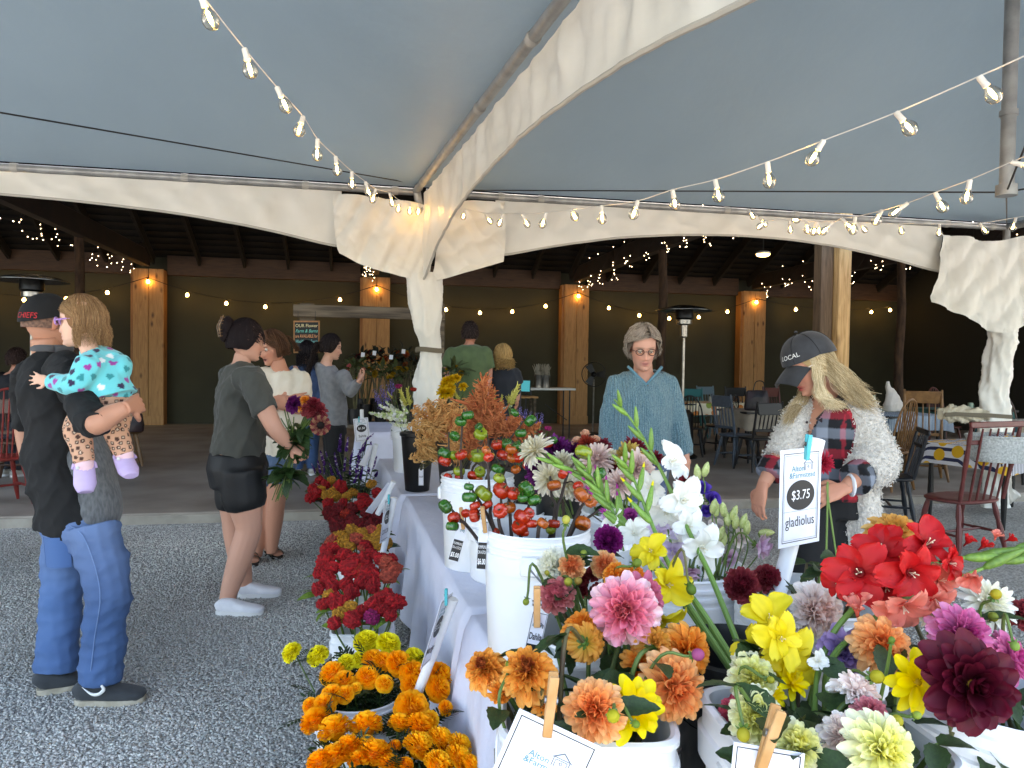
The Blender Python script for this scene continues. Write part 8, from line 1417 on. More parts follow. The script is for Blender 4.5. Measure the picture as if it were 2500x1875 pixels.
# ---------------------------------------------------------------- people further back
def back_person(label, D, head, hdir, pts, r_t, shirt, sk, hairf, arms=(), trousers=None, seed=0, z0=SZ, fdir=None, hk=1.0, legs=None, shoes=None, extra=None):
    """pts: neck, chest, waist, pelvis in picture points"""
    up = np.array((0, 0, 1.)); nk, ch, wa, pe = [J(x, y, D) for x, y in pts]; base = np.array((pe[0], pe[1], z0)); t = person(label, base); f = nrm(fdir if fdir is not None else hdir); f = nrm(f*np.array((1, 1, 0))); r = nrm(np.cross(f, up)); H = HeadF(J(*head, D), hdir, UP, hk)
    b = MB(); limb(b, [nk-up*.02, H.c-H.u*.07], [.055, .05]); b.loft([pe, wa, ch, nk], [.15, .14, .15, .07], [.11, .1, .11, .06], r); sh = MB(); k = r_t; sh.loft([pe+up*.0, wa, ch, nk-up*.03, nk+up*.01], [.18*k, .175*k, .185*k, .13*k, .075], [.135*k, .13*k, .13*k, .10*k, .066], r, 20); hands = []
    for (s, e, w_, slv) in arms:
        s, e, w_ = [J(x, y, D+d) for x, y, d in (s, e, w_)]; limb(b, [s, e, w_], [.05, .043, .03]); sh.ell(s-up*.015, .066*k**.5); q = e if slv < 1 else w_
        if slv >= 1: limb(sh, [s, (s+e)/2, e, w_], [.07*k, .068*k, .064*k, .048])
        else: limb(sh, [s, s*(1-slv)+e*slv], [.07*k**.5, .074*k**.5])
        hands.append(hand_mb(w_, nrm(w_-e), f*.3+RT*.5, 1.0, 1, .6))
    hp = (ch-wa); lg = []
    for s in (-1, 1): h = pe+r*.085*s; lg.append((h, np.array((h[0], h[1], .5*(pe[2]-z0)+z0)), np.array((h[0], h[1], z0+.08))))
    for h, kn, a in lg: limb(b, [h, kn, a], [.085, .06, .042])
    body_mesh(t, b, put_head(H, sk, brow='#3a2c26'), hands, sk, .012); cloth('top', sh, shirt, t, .013, 5, .010, 7.5, seed)
    tr = MB(); tr.loft([pe+up*.05, pe-up*.06], [.165, .175], [.125, .13], r, 18)
    for h, kn, a in lg: limb(tr, [h+up*.03, kn, a], [.11, .085, .068])
    cloth('trousers', tr, trousers or COT('dark_jean', '#22262e'), t, .014, 4, .006, 9, seed+1)
    for h, kn, a in lg: p = np.array((a[0], a[1], z0)); shoe(t, p-f*.07, p+f*.18, .07, .047, shoes or COT('pale_shoe', '#b8b4ac'), M('white_sole', '#d8d8d8'))
    hairf(t, H); return t
def long_hair(c1, c2, L_, wave=.01, n=320, vol=.016, base=None, down=None):
    def g(t, H): hair_cap(t, H, base or c1, .010, 60); strands(t, H, n, c1, c2, fall_gen(H, L_, vol, 60, wave=wave, jit=1.2, down=down, thmax=104), .003, seed=n)
    return g
def tail_hair(c1, c2, side):
    def g(t, H):
        hair_cap(t, H, c1, .012, 58); strands(t, H, 200, c1, c2, fall_gen(H, .01, .008, 60, thmax=108), .003, seed=4)
        def p(q, s): a = H(0, -.1, .03); return [a-H.f*(.03+.045*math.sin(u*2))-H.u*(.42*u)+H.r*(side*.03*u+q.gauss(0, .02))+H.f*q.gauss(0, .012) for u in np.linspace(0, 1, 10)]
        strands(t, H, 220, c1, c2, p, .003, 'ponytail', 5)
    return g
back_person('young woman with long dark ponytail in grey sweatshirt picking flowers', 7.25, (808, 848), nrm(RT*.92+FW*.35-UP*.15), [(792, 890), (806, 930), (815, 985), (815, 1045)], .98, COT('grey_sweatshirt', '#75777a', '#66686b', sc=20), '#c79a84', tail_hair('#17100f', '#2e211e', -1), [((838, 912, -.1), (856, 958, -.15), (876, 930, -.2), 1.0), ((795, 908, .15), (838, 955, .25), (870, 935, .15), 1.0)], COT('black_legging', '#07080b', sheen=0.0), 71)
back_person('woman with wavy dark hair in blue hoodie seen from behind', 9.0, (750, 858), nrm(FW*.9-RT*.35), [(752, 888), (752, 915), (750, 965), (745, 1025)], 1.0, COT('blue_hoodie', '#2f4668', '#283c5a', sc=20), '#c79a84', long_hair('#120e10', '#2a2224', .2, .02, 420, .02), [((716, 900, 0), (708, 950, 0), (722, 915, -.15), 1.0), ((782, 905, 0), (795, 950, 0), (785, 985, -.1), 1.0)], COT('mid_jean', '#33537c', '#2b466c', sc=14), 73)
def short_hair(c1, c2):
    def g(t, H):
        hair_cap(t, H, c1, .014, 62, amp=.006)
        def s(q, u_): ph = q.uniform(-math.pi, math.pi); th = R_(q.uniform(5, 112 if abs(ph) > 1.3 else 55)); return [scalp(H, th+.22*u, ph+q.gauss(0, .05)*u, .006+.022*u) for u in (0, .4, .8, 1)]
        strands(t, H, 420, c1, c2, s, .003, seed=6)
    return g
back_person('man in green tee with short dark hair seen from behind', 8.2, (1148, 815), nrm(FW*.95+RT*.2), [(1145, 842), (1143, 880), (1143, 940), (1143, 990)], 1.28, COT('green_tee', '#53663f', '#485a37', sc=14), '#b9826c', short_hair('#2a201c', '#5a4a42'), [((1102, 858, 0), (1092, 905, .02), (1102, 950, -.1), .85), ((1186, 858, 0), (1194, 908, .02), (1190, 955, -.1), .85)], COT('khaki_cloth', '#4a4438'), 75)
back_person('short blonde woman in navy tee seen from behind', 8.35, (1228, 868), nrm(FW*.95+RT*.2), [(1228, 897), (1230, 930), (1232, 975), (1232, 1020)], 1.08, COT('navy_tee', '#1b2028', '#161b22', sc=14), '#c08a70', long_hair('#a07a44', '#d8b478', .13, .02, 420, .022), [((1198, 908, 0), (1190, 945, 0), (1196, 980, -.1), .8), ((1258, 908, 0), (1264, 945, .0), (1262, 978, -.1), .8)], None, 77)
back_person('seated man in dark jacket at the far left, seen from behind', 8.6, (42, 878), nrm(FW*.9+RT*.3), [(32, 912), (26, 935), (26, 985), (28, 1030)], 1.25, COT('dark_jacket', '#0c0e14', sheen=0.0), '#b07c66', short_hair('#2a1c18', '#4a3a34'), [((-8, 930, 0), (-14, 980, 0), (-4, 1010, .1), 1.0), ((64, 930, 0), (70, 985, 0), (62, 1015, .1), 1.0)], None, 79)
# ================================================================ FURNITURE AND SMALL THINGS IN THE BARN
def paint(n, c, c2=None): return M('paint_'+n, c, c2 or c, sc=18, rough=.45, bump=.1, bsc=60)
def chair(label, loc, rz, m, style='spindle', w=.44, h=.95, nsp=5, group='chairs around the dining tables', seatm=None):
    t = thing('chair', label, 'chair', loc, R_(rz), group); k = w/.44; sd = .42; sm = seatm or m
    P = []; n = 28
    for i in range(n): a = 2*math.pi*i/n; P.append((math.copysign(abs(math.cos(a))**.7, math.cos(a))*w/2, math.copysign(abs(math.sin(a))**.8, math.sin(a))*sd/2))
    b = MB(); G = np.array([[(x*s, y*s, z) for x, y in P] for s, z in ((.001, .428), (.93, .425), (1, .437), (1, .450), (.95, .458), (.6, .449), (.001, .446))]); b.grid(G, close=True); b.build('seat', sm, t, local=True)
    tp = lambda a, b_, r, nm: MB().tube([np.array(a)*(1-u)+np.array(b_)*u for u in np.linspace(0, 1, len(r))], r, 8).build(nm, m, t, local=True)
    L_ = [(.014, .02, .023, .016, .022, .024, .021, .017, .013), (.012, .018, .013)][0]
    fe = {}
    for sx in (-1, 1):
        for sy in (-1, 1): a = (sx*(w/2-.09), sy*.13, .435); f = (sx*(w/2-.015), sy*.20, 0); fe[(sx, sy)] = (np.array(a), np.array(f)); tp(a, f, L_, 'leg')
    mid = lambda s, u: fe[s][0]*(1-u)+fe[s][1]*u
    for sx in (-1, 1): tp(mid((sx, -1), .6), mid((sx, 1), .6), (.009, .013, .009), 'stretcher')
    tp((mid((-1, -1), .6)+mid((-1, 1), .6))/2, (mid((1, -1), .6)+mid((1, 1), .6))/2, (.009, .013, .009), 'stretcher')
    yb = -sd/2+.035; lean = .10
    if style == 'spindle':
        for sx in (-1, 1): tp((sx*(w/2-.04), yb, .45), (sx*(w/2-.005), yb-lean, h-.02), (.014, .018, .014, .018, .02, .015, .018, .012), 'back_post')
        for i in range(nsp): u = (i+1)/(nsp+1)*2-1; tp((u*(w/2-.05), yb-.01, .45), (u*(w/2-.02), yb-lean-.02, h-.03), (.008, .011, .008, .010, .007), 'spindle')
        MB().box((0, yb-lean-.01, h), (w+.05, .025, .05), euler(x=-6), ch=.01).build('crest_rail', m, t, local=True); MB().box((0, yb-lean*.72-.01, h-.14), (w-.02, .018, .035), euler(x=-8), ch=.005).build('back_rail', m, t, local=True)
    elif style == 'bow':
        a = np.linspace(0, math.pi, 21); MB().tube([((w/2-.03)*math.cos(x)*(1+.06*math.sin(x)), yb-lean*math.sin(x), .45+(h-.45)*math.sin(x)**.75) for x in a], .012, 8).build('bow', m, t, local=True)
        for i in range(nsp+2): u = (i+1)/(nsp+3)*2-1; zt = .45+(h-.45)*(1-u*u)**.38; tp((u*(w/2-.06), yb-.005, .45), (u*(w/2-.04), yb-lean*(zt-.45)/(h-.45), zt), (.007, .009, .006), 'spindle')
    else:
        for sx in (-1, 1): tp((sx*(w/2-.03), yb, .45), (sx*(w/2-.02), yb-lean, h), (.016, .019, .015, .019, .013), 'back_post')
        MB().box((0, yb-lean+.005, h-.10), (w-.06, .02, .16), euler(x=-7), ch=.02).build('crest_rail', m, t, local=True); MB().box((0, yb-lean*.35, .56), (w-.07, .018, .04), ch=.005).build('back_rail', m, t, local=True)
        for i in range(nsp): u = (i+.5)/nsp*2-1; tp((u*(w/2-.06), yb-lean*.35, .57), (u*(w/2-.06), yb-lean*.8, h-.18), (.007, .010, .007), 'spindle')
    return t
def sg(x, y): p = gz(x, y, SZ); p[2] = SZ; return p
def at(x, D, z=SZ): p = gd(x, 900, D); p[2] = z; return p
chair('large red spindle-back chair standing on the gravel', gz(2342, 1345), 12, paint('red', '#6a2c2a', '#5a2422'), w=.60, h=1.07, nsp=5)
chair('dark navy chair with turned legs, half behind the cardigan', gz(2168, 1272), 60, paint('navy', '#101a26', '#0c141e'), w=.50, h=.9, nsp=4)
chair('blue grey chair seen from the side near the black one', at(1800, 10.4), -78, paint('bluegrey', '#46525e', '#3a4550'), 'slat', h=1.02)
chair('black chair with slatted back facing the tables', at(1850, 10.0), 8, paint('black', '#0c0c0e'), 'slat')
chair('black bow-back chair at the fruit print table', at(1690, 11.6), -30, paint('black', '#0c0c0e'), 'bow')
chair('teal chair behind the fruit print table', at(1700, 14.6), 170, paint('teal', '#1c6c70'), 'slat', h=.98)
chair('pale blue chair behind the fruit print table', at(1742, 14.9), 190, paint('pale_blue', '#5d7480'), 'slat', h=1.02)
chair('tan bow-back chair right of the blonde woman', at(2172, 8.6), 20, paint('tan', '#8a6236', '#74502a'), 'bow', w=.48, h=1.06, nsp=6)
chair('oak pressed-back chair by the striped table', at(2266, 9.4), 150, paint('oak', '#8a6234', '#704c26'), 'slat', w=.48, h=1.14)
chair('pale green chair behind the blonde woman', at(2150, 9.8), 190, paint('pale_green', '#93a894'), 'slat', h=1.04)
chair('small red bow-back chair at the teal table', at(2312, 12.6), 185, paint('dark_red', '#54221a'), 'bow', h=1.1)
chair('brown bow-back chair at the far right table', at(2480, 10.5), 170, paint('brown', '#4c3222'), 'bow', h=1.05)
chair('black chair between the fruit and beige tables', at(1760, 12.0), 30, paint('black', '#0c0c0e'), 'bow')
chair('black bow-back chair behind the handbag', at(1815, 13.0), 180, paint('black', '#0c0c0e'), 'slat', h=1.06)
chair('dark chair with red rail behind the blonde woman', at(1915, 12.5), 200, paint('dark_red', '#54221a'), 'slat', h=1.08)
chair('red spindle-back chair cut off at the far left', at(-8, 6.9), 40, paint('bright_red', '#8a2a24', '#7a241e'), 'bow', w=.5, h=1.1, nsp=6)
chair('natural wood chair behind the man with the toddler', at(302, 9.6), 200, paint('natural', '#7a5c3c', '#6a4e32'), 'slat', h=1.0)
chair('brown chair at the far left next to the seated man', at(34, 8.3), 5, paint('brown', '#4c3222'), 'slat', h=.95)
def print_cloth(name, base, dots, sc, r0, stripes=None):
    m = M(name, base, rough=.7); N, L, b = nodes(m); tc = N.new('ShaderNodeTexCoord'); mp = N.new('ShaderNodeMapping'); mp.inputs['Scale'].default_value = (1, 1, 1); L.new(tc.outputs['Object'], mp.inputs[0]); src = N['RGB'].outputs[0] if 'RGB' in N else None
    rgb = N.new('ShaderNodeRGB'); rgb.outputs[0].default_value = (*lin(base), 1); src = rgb.outputs[0]
    def mix(fac, A, c): x = N.new('ShaderNodeMix'); x.data_type = 'RGBA'; L.new(fac, x.inputs[0]); L.new(A, x.inputs[6]); x.inputs[7].default_value = (*lin(c), 1); return x.outputs[2]
    if stripes:
        w_ = N.new('ShaderNodeTexWave'); w_.inputs['Scale'].default_value = stripes[1]; w_.bands_direction = 'X'; L.new(mp.outputs[0], w_.inputs['Vector']); g_ = N.new('ShaderNodeMath'); g_.operation = 'GREATER_THAN'; g_.inputs[1].default_value = .72; L.new(w_.outputs['Fac'], g_.inputs[0]); src = mix(g_.outputs[0], src, stripes[0])
    v = N.new('ShaderNodeTexVoronoi'); v.inputs['Scale'].default_value = sc; v.inputs['Randomness'].default_value = .6; L.new(mp.outputs[0], v.inputs['Vector']); l = N.new('ShaderNodeMath'); l.operation = 'LESS_THAN'; l.inputs[1].default_value = r0; L.new(v.outputs['Distance'], l.inputs[0])
    for d in dots[:1]: src = mix(l.outputs[0], src, d)
    if len(dots) > 1:
        sp = N.new('ShaderNodeSeparateColor'); L.new(v.outputs['Color'], sp.inputs[0]); g2 = N.new('ShaderNodeMath'); g2.operation = 'GREATER_THAN'; g2.inputs[1].default_value = .55; L.new(sp.outputs[0], g2.inputs[0]); m2 = N.new('ShaderNodeMath'); m2.operation = 'MULTIPLY'; L.new(g2.outputs[0], m2.inputs[0]); L.new(l.outputs[0], m2.inputs[1]); src = mix(m2.outputs[0], src, dots[1])
    L.new(src, b.inputs['Base Color']); return m
def dining(label, clabel, c, lx, ly, rz, m, drop=.22, z=.76, zb=SZ, legm=None):
    c = np.array(c); c[2] = zb; t = thing('dining_table', label, 'table', c, R_(rz), 'dining tables'); lm = legm or paint('black', '#0c0c0e'); MB().box((0, 0, z-.02), (lx, ly, .03)).build('table_top', lm, t, local=True)
    for sx in (-1, 1):
        for sy in (-1, 1): MB().tube([(sx*(lx/2-.1), sy*(ly/2-.1), 0), (sx*(lx/2-.1), sy*(ly/2-.1), .25), (sx*(lx/2-.1), sy*(ly/2-.1), .5), (sx*(lx/2-.1), sy*(ly/2-.1), z-.03)], [.016, .028, .022, .034], 8).build('leg', lm, t, local=True)
    n = 96; per = []
    for i in range(n): a = 2*math.pi*i/n; per.append((math.copysign(abs(math.cos(a))**.22, math.cos(a))*lx/2, math.copysign(abs(math.sin(a))**.22, math.sin(a))*ly/2))
    per = np.array(per); l3 = np.stack([per[:, 0], per[:, 1], 0*per[:, 0]], 1); G = [np.stack([per[:, 0]*s, per[:, 1]*s, np.full(n, z+.004)], 1) for s in (.01, .5, .985)]
    cor = (np.abs(per[:, 0])/(lx/2)*np.abs(per[:, 1])/(ly/2))**6
    for u in (0, .25, .5, .75, 1): k = 1+(.04+.03*wav(l3, 5, 16, 3))*u; G.append(np.stack([per[:, 0]*k, per[:, 1]*k, z-drop*u*(1+.45*cor)], 1))
    o = obj('tablecloth', MB().grid(np.array(G), close=True).data('tablecloth', m, angle=None), None, c, (0, 0, R_(rz))); tag(o, clabel, 'tablecloth'); return t
lem = print_cloth('lemon_cloth', '#d5d5da', ['#e0ac20'], 6.5, .40, ('#22284a', 18)); fru = print_cloth('fruit_cloth', '#d8ccb0', ['#c8742a', '#8a9a3c'], 6, .34)
dining('dark table behind the red chair', 'lemon and navy stripe print cloth behind the red chair', gz(2440, 1262)*np.array((1, 1, 0))+np.array((.05, -.05, 0)), 1.5, .95, 12, lem, .20, .76, 0.0)
dining('table with fruit print cloth beside the patio heater', 'cream fruit print tablecloth beside the patio heater', at(1735, 13.4), 1.5, .8, 3, fru, .2); dining('table under the handbag', 'beige tablecloth under the handbag', at(1895, 11.2), 1.5, .85, 3, M('beige_cloth', '#9a8e7c', '#8b8070', sc=10, rough=.8), .24)
dining('table with teal cloth at the right', 'teal tablecloth with a mug on it', at(2345, 12.4), 1.6, .8, 2, M('teal_cloth', '#2f5a54', '#28504a', sc=10, rough=.8), .16); dining('table with striped cloth behind the blonde woman', 'blue striped tablecloth behind the tan chair', at(2205, 10.6), 1.1, .8, 2, print_cloth('blue_stripe_cloth', '#a8b4bc', ['#8aa0b0'], 4, .1, ('#33506c', 14)), .2)
dining('table with sage cloth behind the pale green chair', 'sage green tablecloth by the plastic bag', at(2120, 11.4), 1.2, .8, 0, M('sage_cloth', '#8fa090', rough=.8), .2); dining('small table cut off at the right edge', 'striped cloth cut off by the right edge of the picture', at(2520, 9.4), 1.0, .8, 0, print_cloth('multi_stripe_cloth', '#b8a890', ['#c08040'], 3, .1, ('#2f6a74', 9)), .2)
def mug(lab, p, m): t = thing('mug', lab, 'mug', p); MB().lathe([(0, 0), (.036, 0), (.042, .1), (.038, .1), (.033, .01), (0, .01)], 16, p).build('cup', m, t); MB().tube([p+np.array((.04, 0, .08)), p+np.array((.068, 0, .065)), p+np.array((.062, 0, .03)), p+np.array((.038, 0, .025))], .005, 6).build('handle', m, t)
mug('pale mug on the fruit print table', at(1738, 13.35, SZ+.766), paint('mug', '#a8a89c')); mug('pale green mug on the teal table', at(2372, 12.3, SZ+.766), paint('mug_green', '#8fa492'))
p = at(1850, 10.95, SZ+.766); hb = thing('handbag', 'black and burgundy handbag on the beige table', 'handbag', p); mb = MB(); mb.loft([p, p+np.array((0, 0, .06)), p+np.array((0, 0, .2)), p+np.array((0, 0, .30))], [.2, .21, .19, .17], [.09, .1, .08, .03], (1, 0, 0), 18); cloth('bag_body', mb, M('bag_leather', '#0f0a0c', '#2a1216', sc=6, rough=.5), hb, .012, 3, .006, 10, 3); MB().tube(spline([p+np.array((-.1, -.05, .27)), p+np.array((-.06, -.06, .42)), p+np.array((.06, -.06, .42)), p+np.array((.1, -.05, .27))], 5), .008, 6).build('bag_handle', M('bag_strap', '#0c0809', rough=.5), hb)
p = at(325, 9.4, SZ+.46); hb = thing('handbag', 'black bag on the chair behind the man', 'handbag', p); mb = MB(); mb.loft([p, p+np.array((0, 0, .1)), p+np.array((0, 0, .24))], [.13, .14, .12], [.08, .09, .04], (1, 0, 0), 16); cloth('bag_body', mb, MATS['bag_leather'], hb, .012, 3, .006, 10, 5); MB().tube(spline([p+np.array((-.09, 0, .22)), p+np.array((-.03, 0, .5)), p+np.array((.06, 0, .22))], 5), .007, 6).build('bag_handle', MATS['bag_strap'], hb)
p = at(2182, 11.1, SZ+.766); t = thing('plastic_bag', 'white plastic bag standing on the sage table', 'bag', p); mb = MB(); mb.loft([p, p+np.array((0, 0, .12)), p+np.array((-.03, 0, .26)), p+np.array((-.08, 0, .36)), p+np.array((-.09, 0, .46))], [.15, .16, .1, .05, .035], [.1, .11, .07, .03, .02], (1, 0, 0), 20); cloth('bag_film', mb, M('white_film', '#cfc6ba', rough=.4), t, .011, 2, .014, 12, 7)
# basket on the lemon cloth
p = gd(2462, 1098, 5.9); p[2] = .775; t = thing('basket', 'white woven basket on the lemon print cloth', 'basket', p); WV = M('white_weave', '#c9cdcc', '#9ea4a3', sc=70, rough=.8, bump=.9, bsc=90, bdist=.006); mb = MB()
mb.lathe([(0, 0), (.30, 0), (.31, .01), (.35, .17), (.355, .20), (.34, .20), (.32, .03), (0, .02)], 40, p, ry=.62); mb.build('basket_wall', WV, t); MB().tube([p+np.array((.352*math.cos(a), .352*.62*math.sin(a), .2)) for a in np.linspace(0, 2*math.pi, 41)], .011, 6).build('basket_rim', WV, t); mb = MB(); mb.ell(p+np.array((-.05, 0, .13)), (.22, .13, .09)); cloth('basket_liner', mb, lem, t, .015, 2, .02, 12, 4)
# patio heaters
HD = M('heater_dark', '#1a1b1c', rough=.4, metal=.5); HS = M('heater_steel', '#a8a6a0', '#8c8a84', sc=12, rough=.28, metal=.9)
def heater(lab, p, zt):
    t = thing('patio_heater', lab, 'heater', p, group='patio heaters'); q = np.array(p); h = zt-q[2]
    MB().lathe([(0, h), (.12, h-.005), (.3, h-.04), (.43, h-.085), (.43, h-.092), (.3, h-.052), (.1, h-.02), (0, h-.02)], 36, q).build('reflector', M('heater_hood', '#6a6c6c', rough=.25, metal=.9), t); MB().lathe([(.13, h-.03), (.14, h-.05), (.14, h-.20), (.11, h-.22)], 20, q).build('emitter_screen', HD, t); MB().lathe([(.09, h-.22), (.12, h-.23), (.12, h-.29), (.06, h-.31), (.055, h-.48), (.03, h-.50)], 20, q).build('burner_head', HS, t); MB().tube([q+np.array((0, 0, .5)), q+np.array((0, 0, h-.46))], .024, 10).build('pole', HS, t); MB().lathe([(0, 0), (.23, 0), (.24, .03), (.2, .06), (.17, .08), (.17, .68), (.1, .74), (0, .75)], 28, q).build('tank_housing', HD, t)
heater('patio heater behind the woman in the blue sweater', at(1668, 11.3), 2.44); heater('patio heater at the far left behind the man in the cap', at(78, 9.4), 2.55)
# pedestal fan
q = at(1450, 15.0); t = thing('pedestal_fan', 'black pedestal fan against the wall beside a pine column', 'fan', q); hc = gd(1450, 914, 14.9); MB().lathe([(0, 0), (.2, 0), (.2, .02), (.04, .05), (0, .05)], 20, q).build('base', HD, t); MB().tube([q+np.array((0, 0, .04)), hc-np.array((0, 0, .1))], .016, 8).build('pole', HS, t)
g_ = MB(); fd = nrm(-FW)
for rr in np.linspace(.05, .24, 7):
    g_.tube([hc+fd*(.06-.25*(rr/.24)**2*.2)+(RT*math.cos(a)+UP*math.sin(a))*rr for a in np.linspace(0, 2*math.pi, 25)], .0025, 4)
g_.tube([hc+(RT*math.cos(a)+UP*math.sin(a))*.245 for a in np.linspace(0, 2*math.pi, 33)], .009, 6); g_.build('grille', HD, t); MB().ell(hc, (.06, .08, .06)).build('motor', HD, t)
for i in range(3):
    a = i*2.094; d = RT*math.cos(a)+UP*math.sin(a); e = RT*-math.sin(a)+UP*math.cos(a); G = np.array([[hc+d*(.03+.19*u)+e*(v-.5)*.16*(.4+u*.6)+fd*(.02*(v-.5)) for v in np.linspace(0, 1, 4)] for u in np.linspace(0, 1, 5)]); MB().grid(G).build('blade', M('fan_blade', '#17181a', rough=.4), t)
# counter with canisters, tablet, till table
c = at(1338, 14.2); t = thing('counter_table', 'white folding table against the pine column', 'table', c); z = 1.06; MB().box((c[0], c[1], z-.02), (.95, .6, .04)).build('table_top', TTOP, t)
for sx in (-.38, .38):
    for sy in (-.22, .22): MB().tube([(c[0]+sx, c[1]+sy, SZ), (c[0]+sx, c[1]+sy, z-.04)], .014, 8).build('leg', DMETAL, t)
MB().tube([(c[0]-.1, c[1]-.22, .75), (c[0]+.33, c[1]-.22, .45)], .009, 6).build('brace', DMETAL, t)
for i, x in enumerate((1315, 1333)):
    p = gd(x, 941, 13.95); p[2] = z; t = thing('canister', ['shiny metal canister of clear sleeves, left one', 'shiny metal canister of clear sleeves, right one'][i], 'canister', p, group='metal canisters on the counter'); MB().lathe([(0, 0), (.075, 0), (.075, .24), (.078, .245), (.07, .245), (.068, .02), (0, .02)], 24, p).build('can', HS, t); mb = MB()
    q5_ = np.random.default_rng(i); b = p+np.array((0, 0, .2))+np.concatenate([q5_.normal(0, .03, (40, 2)), np.zeros((40, 1))], 1); mb.tubes(np.stack([b, b+np.concatenate([q5_.normal(0, .035, (40, 2)), q5_.uniform(.18, .26, (40, 1))], 1)], 1), np.full((40, 2), .005), seg=4); tag(mb.build('sleeves', M('clear_sleeve', '#9a9384', rough=.2), t), kind='stuff')
t = thing('tablet_sign', 'small teal screen with white lettering on a stand', 'screen', gd(1277, 960, 12.8)); p = Panel(t, [(1258, 926), (1296, 928), (1295, 958), (1257, 957)], 12.8, 'bezel', HD, .02); p.rect(0, 0, .9, .86, M('teal_screen', '#2f8a98', emit='#2f8a98', estr=.12), 'display', .004); p.text('20% OFF', .04, -.1, .28, WHT, maxw=.8)
c = at(1275, 12.9); t = thing('side_stand', 'small wooden stand under the teal screen', 'table', c); z = .93; MB().box((c[0], c[1], z), (.5, .4, .03)).build('table_top', PINE, t)
for sx in (-.2, .2):
    for sy in (-.15, .15): MB().box((c[0]+sx, c[1]+sy, (z+SZ)/2), (.04, .04, z-SZ-.03)).build('leg', BARNW, t)
# arbour of barn boards with the chalkboard
YA = 9.6; a, b = gy(716, 756, YA), gy(1086, 770, YA); t = thing('board_frame', 'weathered barn board frame holding the chalkboard', 'frame', (a+b)/2*np.array((1, 1, 0))+np.array((0, 0, SZ))); d = b-a; MB().box((a+b)/2, (np.linalg.norm(d), .05, .15), ch=.008).build('cross_board', BARNW, t)
for x, w_ in ((750, .18), (1079, .07)): q = gy(x, 760, YA+.05); MB().box((q[0], YA+.055, (q[2]+.1+SZ)/2), (w_, .05, q[2]+.1-SZ), ch=.008).build('upright', BARNW, t)
t = thing('chalkboard', 'hanging chalkboard sign with coloured lettering', 'sign', gy(749, 860, YA-.06)); p = Panel(t, [(719, 785), (779, 785), (779, 860), (718, 860)], depth(gy(749, 820, YA-.06)), 'slate', M('slate', '#12140f', rough=.7), .015)
for (x, y, w_, h_) in ((0, .5, 1.06, .05), (0, -.5, 1.06, .05), (-.5, 0, .05, 1.06), (.5, 0, .05, 1.06)): MB().box(p.c+p.r*x*p.w+p.u*y*p.h, (w_*p.w, h_*p.h, .025), p.R).build('frame_strip', PINE2, t)
for i, (s_, cl_, sh_) in enumerate((('OUR Flower', '#c9b98a', 0), ('Farm & Barns', '#5fae9c', .3), ('are AVAILABLE for', '#c98a5a', 0), ('Weddings & Events', '#6fb0a8', .3), ('ASK US', '#c9b98a', 0))): p.text(s_, 0, .36-.17*i, .15, M('chalk_'+cl_.strip('#'), cl_, rough=.9), shear=sh_, maxw=.9, bold=.01)
for x in (-.35, .35): MB().tube([p.c+p.r*x*p.w+p.u*p.h*.5, p.c+p.r*x*p.w+p.u*(p.h*.5+.13)], .003, 5).build('string', BCORD, t)
# rear flower displays
BLK2 = COT('dark_cloth', '#3a3d40')
for i, (x, D, z) in enumerate(((905, 9.2, .72), (965, 10.6, .72))): q = at(x, D); t = thing('display_table', ['rear display table beside the young woman', 'farther rear display table'][i], 'table', q); MB().box((q[0], q[1], z), (1.2, .7, .04)).build('table_top', BARNW, t); [MB().box((q[0]+sx, q[1]+sy, (z+SZ)/2), (.06, .06, z-SZ), ch=.004).build('leg', BARNW, t) for sx in (-.5, .5) for sy in (-.28, .28)]
LEAFO = M('olive_leaf', '#4a5228', '#343c1c', sc=14, rough=.6, vary=.25); _lo = leaf_mb(1, .3, 0, .25, -.6, 8).data('leaf', LEAFO, angle=None); _ld = leaf_mb(1, .35, 0, .25, -.6, 8).data('leaf', M('dark_leaf', '#26281a', '#1a1c12', sc=14, rough=.6, vary=.3), angle=None)
def arr(lab, x, y, D, rp, me, cols, nb, seed, bot):
    q = random.Random(seed); p0 = gd(x, y, D); p0[2] = bot; t = thing('flower_arrangement', lab, 'flowers', p0, group='rear flower arrangements'); c = gd(x, y, D); r = rp*D/F; MB().lathe([(0, 0), (.07, 0), (.09, .22), (.08, .22), (0, .1)], 16, p0).build('vase', BLKP, t)
    for k in range(34):
        d = np.array((q.gauss(0, 1), q.gauss(0, .8), abs(q.gauss(0, .8))+.1)); d = nrm(d); e = c+d*r*q.uniform(.5, 1.15); add_leaf(t, e, d+np.array((0, 0, q.uniform(-.6, .5))), q.uniform(.09, .17), me)
        if k % 3 == 0: MB().tube([p0+np.array((0, 0, .1)), e], .004, 5).build('stem', STEMD, t)
    for k in range(nb): d = nrm((q.gauss(0, 1), -abs(q.gauss(0, .6)), abs(q.gauss(0, .9)))); bloom_shared('mum', cols[k % len(cols)], t, q.uniform(.035, .055), Vector(d).to_track_quat('Z', 'Y'), c+d*r-wloc(t), k)
DO = [('#6a2a14', '#a04a1c')]; DR = [('#3a0c14', '#601c24')]; DY = [('#8a6a10', '#a8841c')]
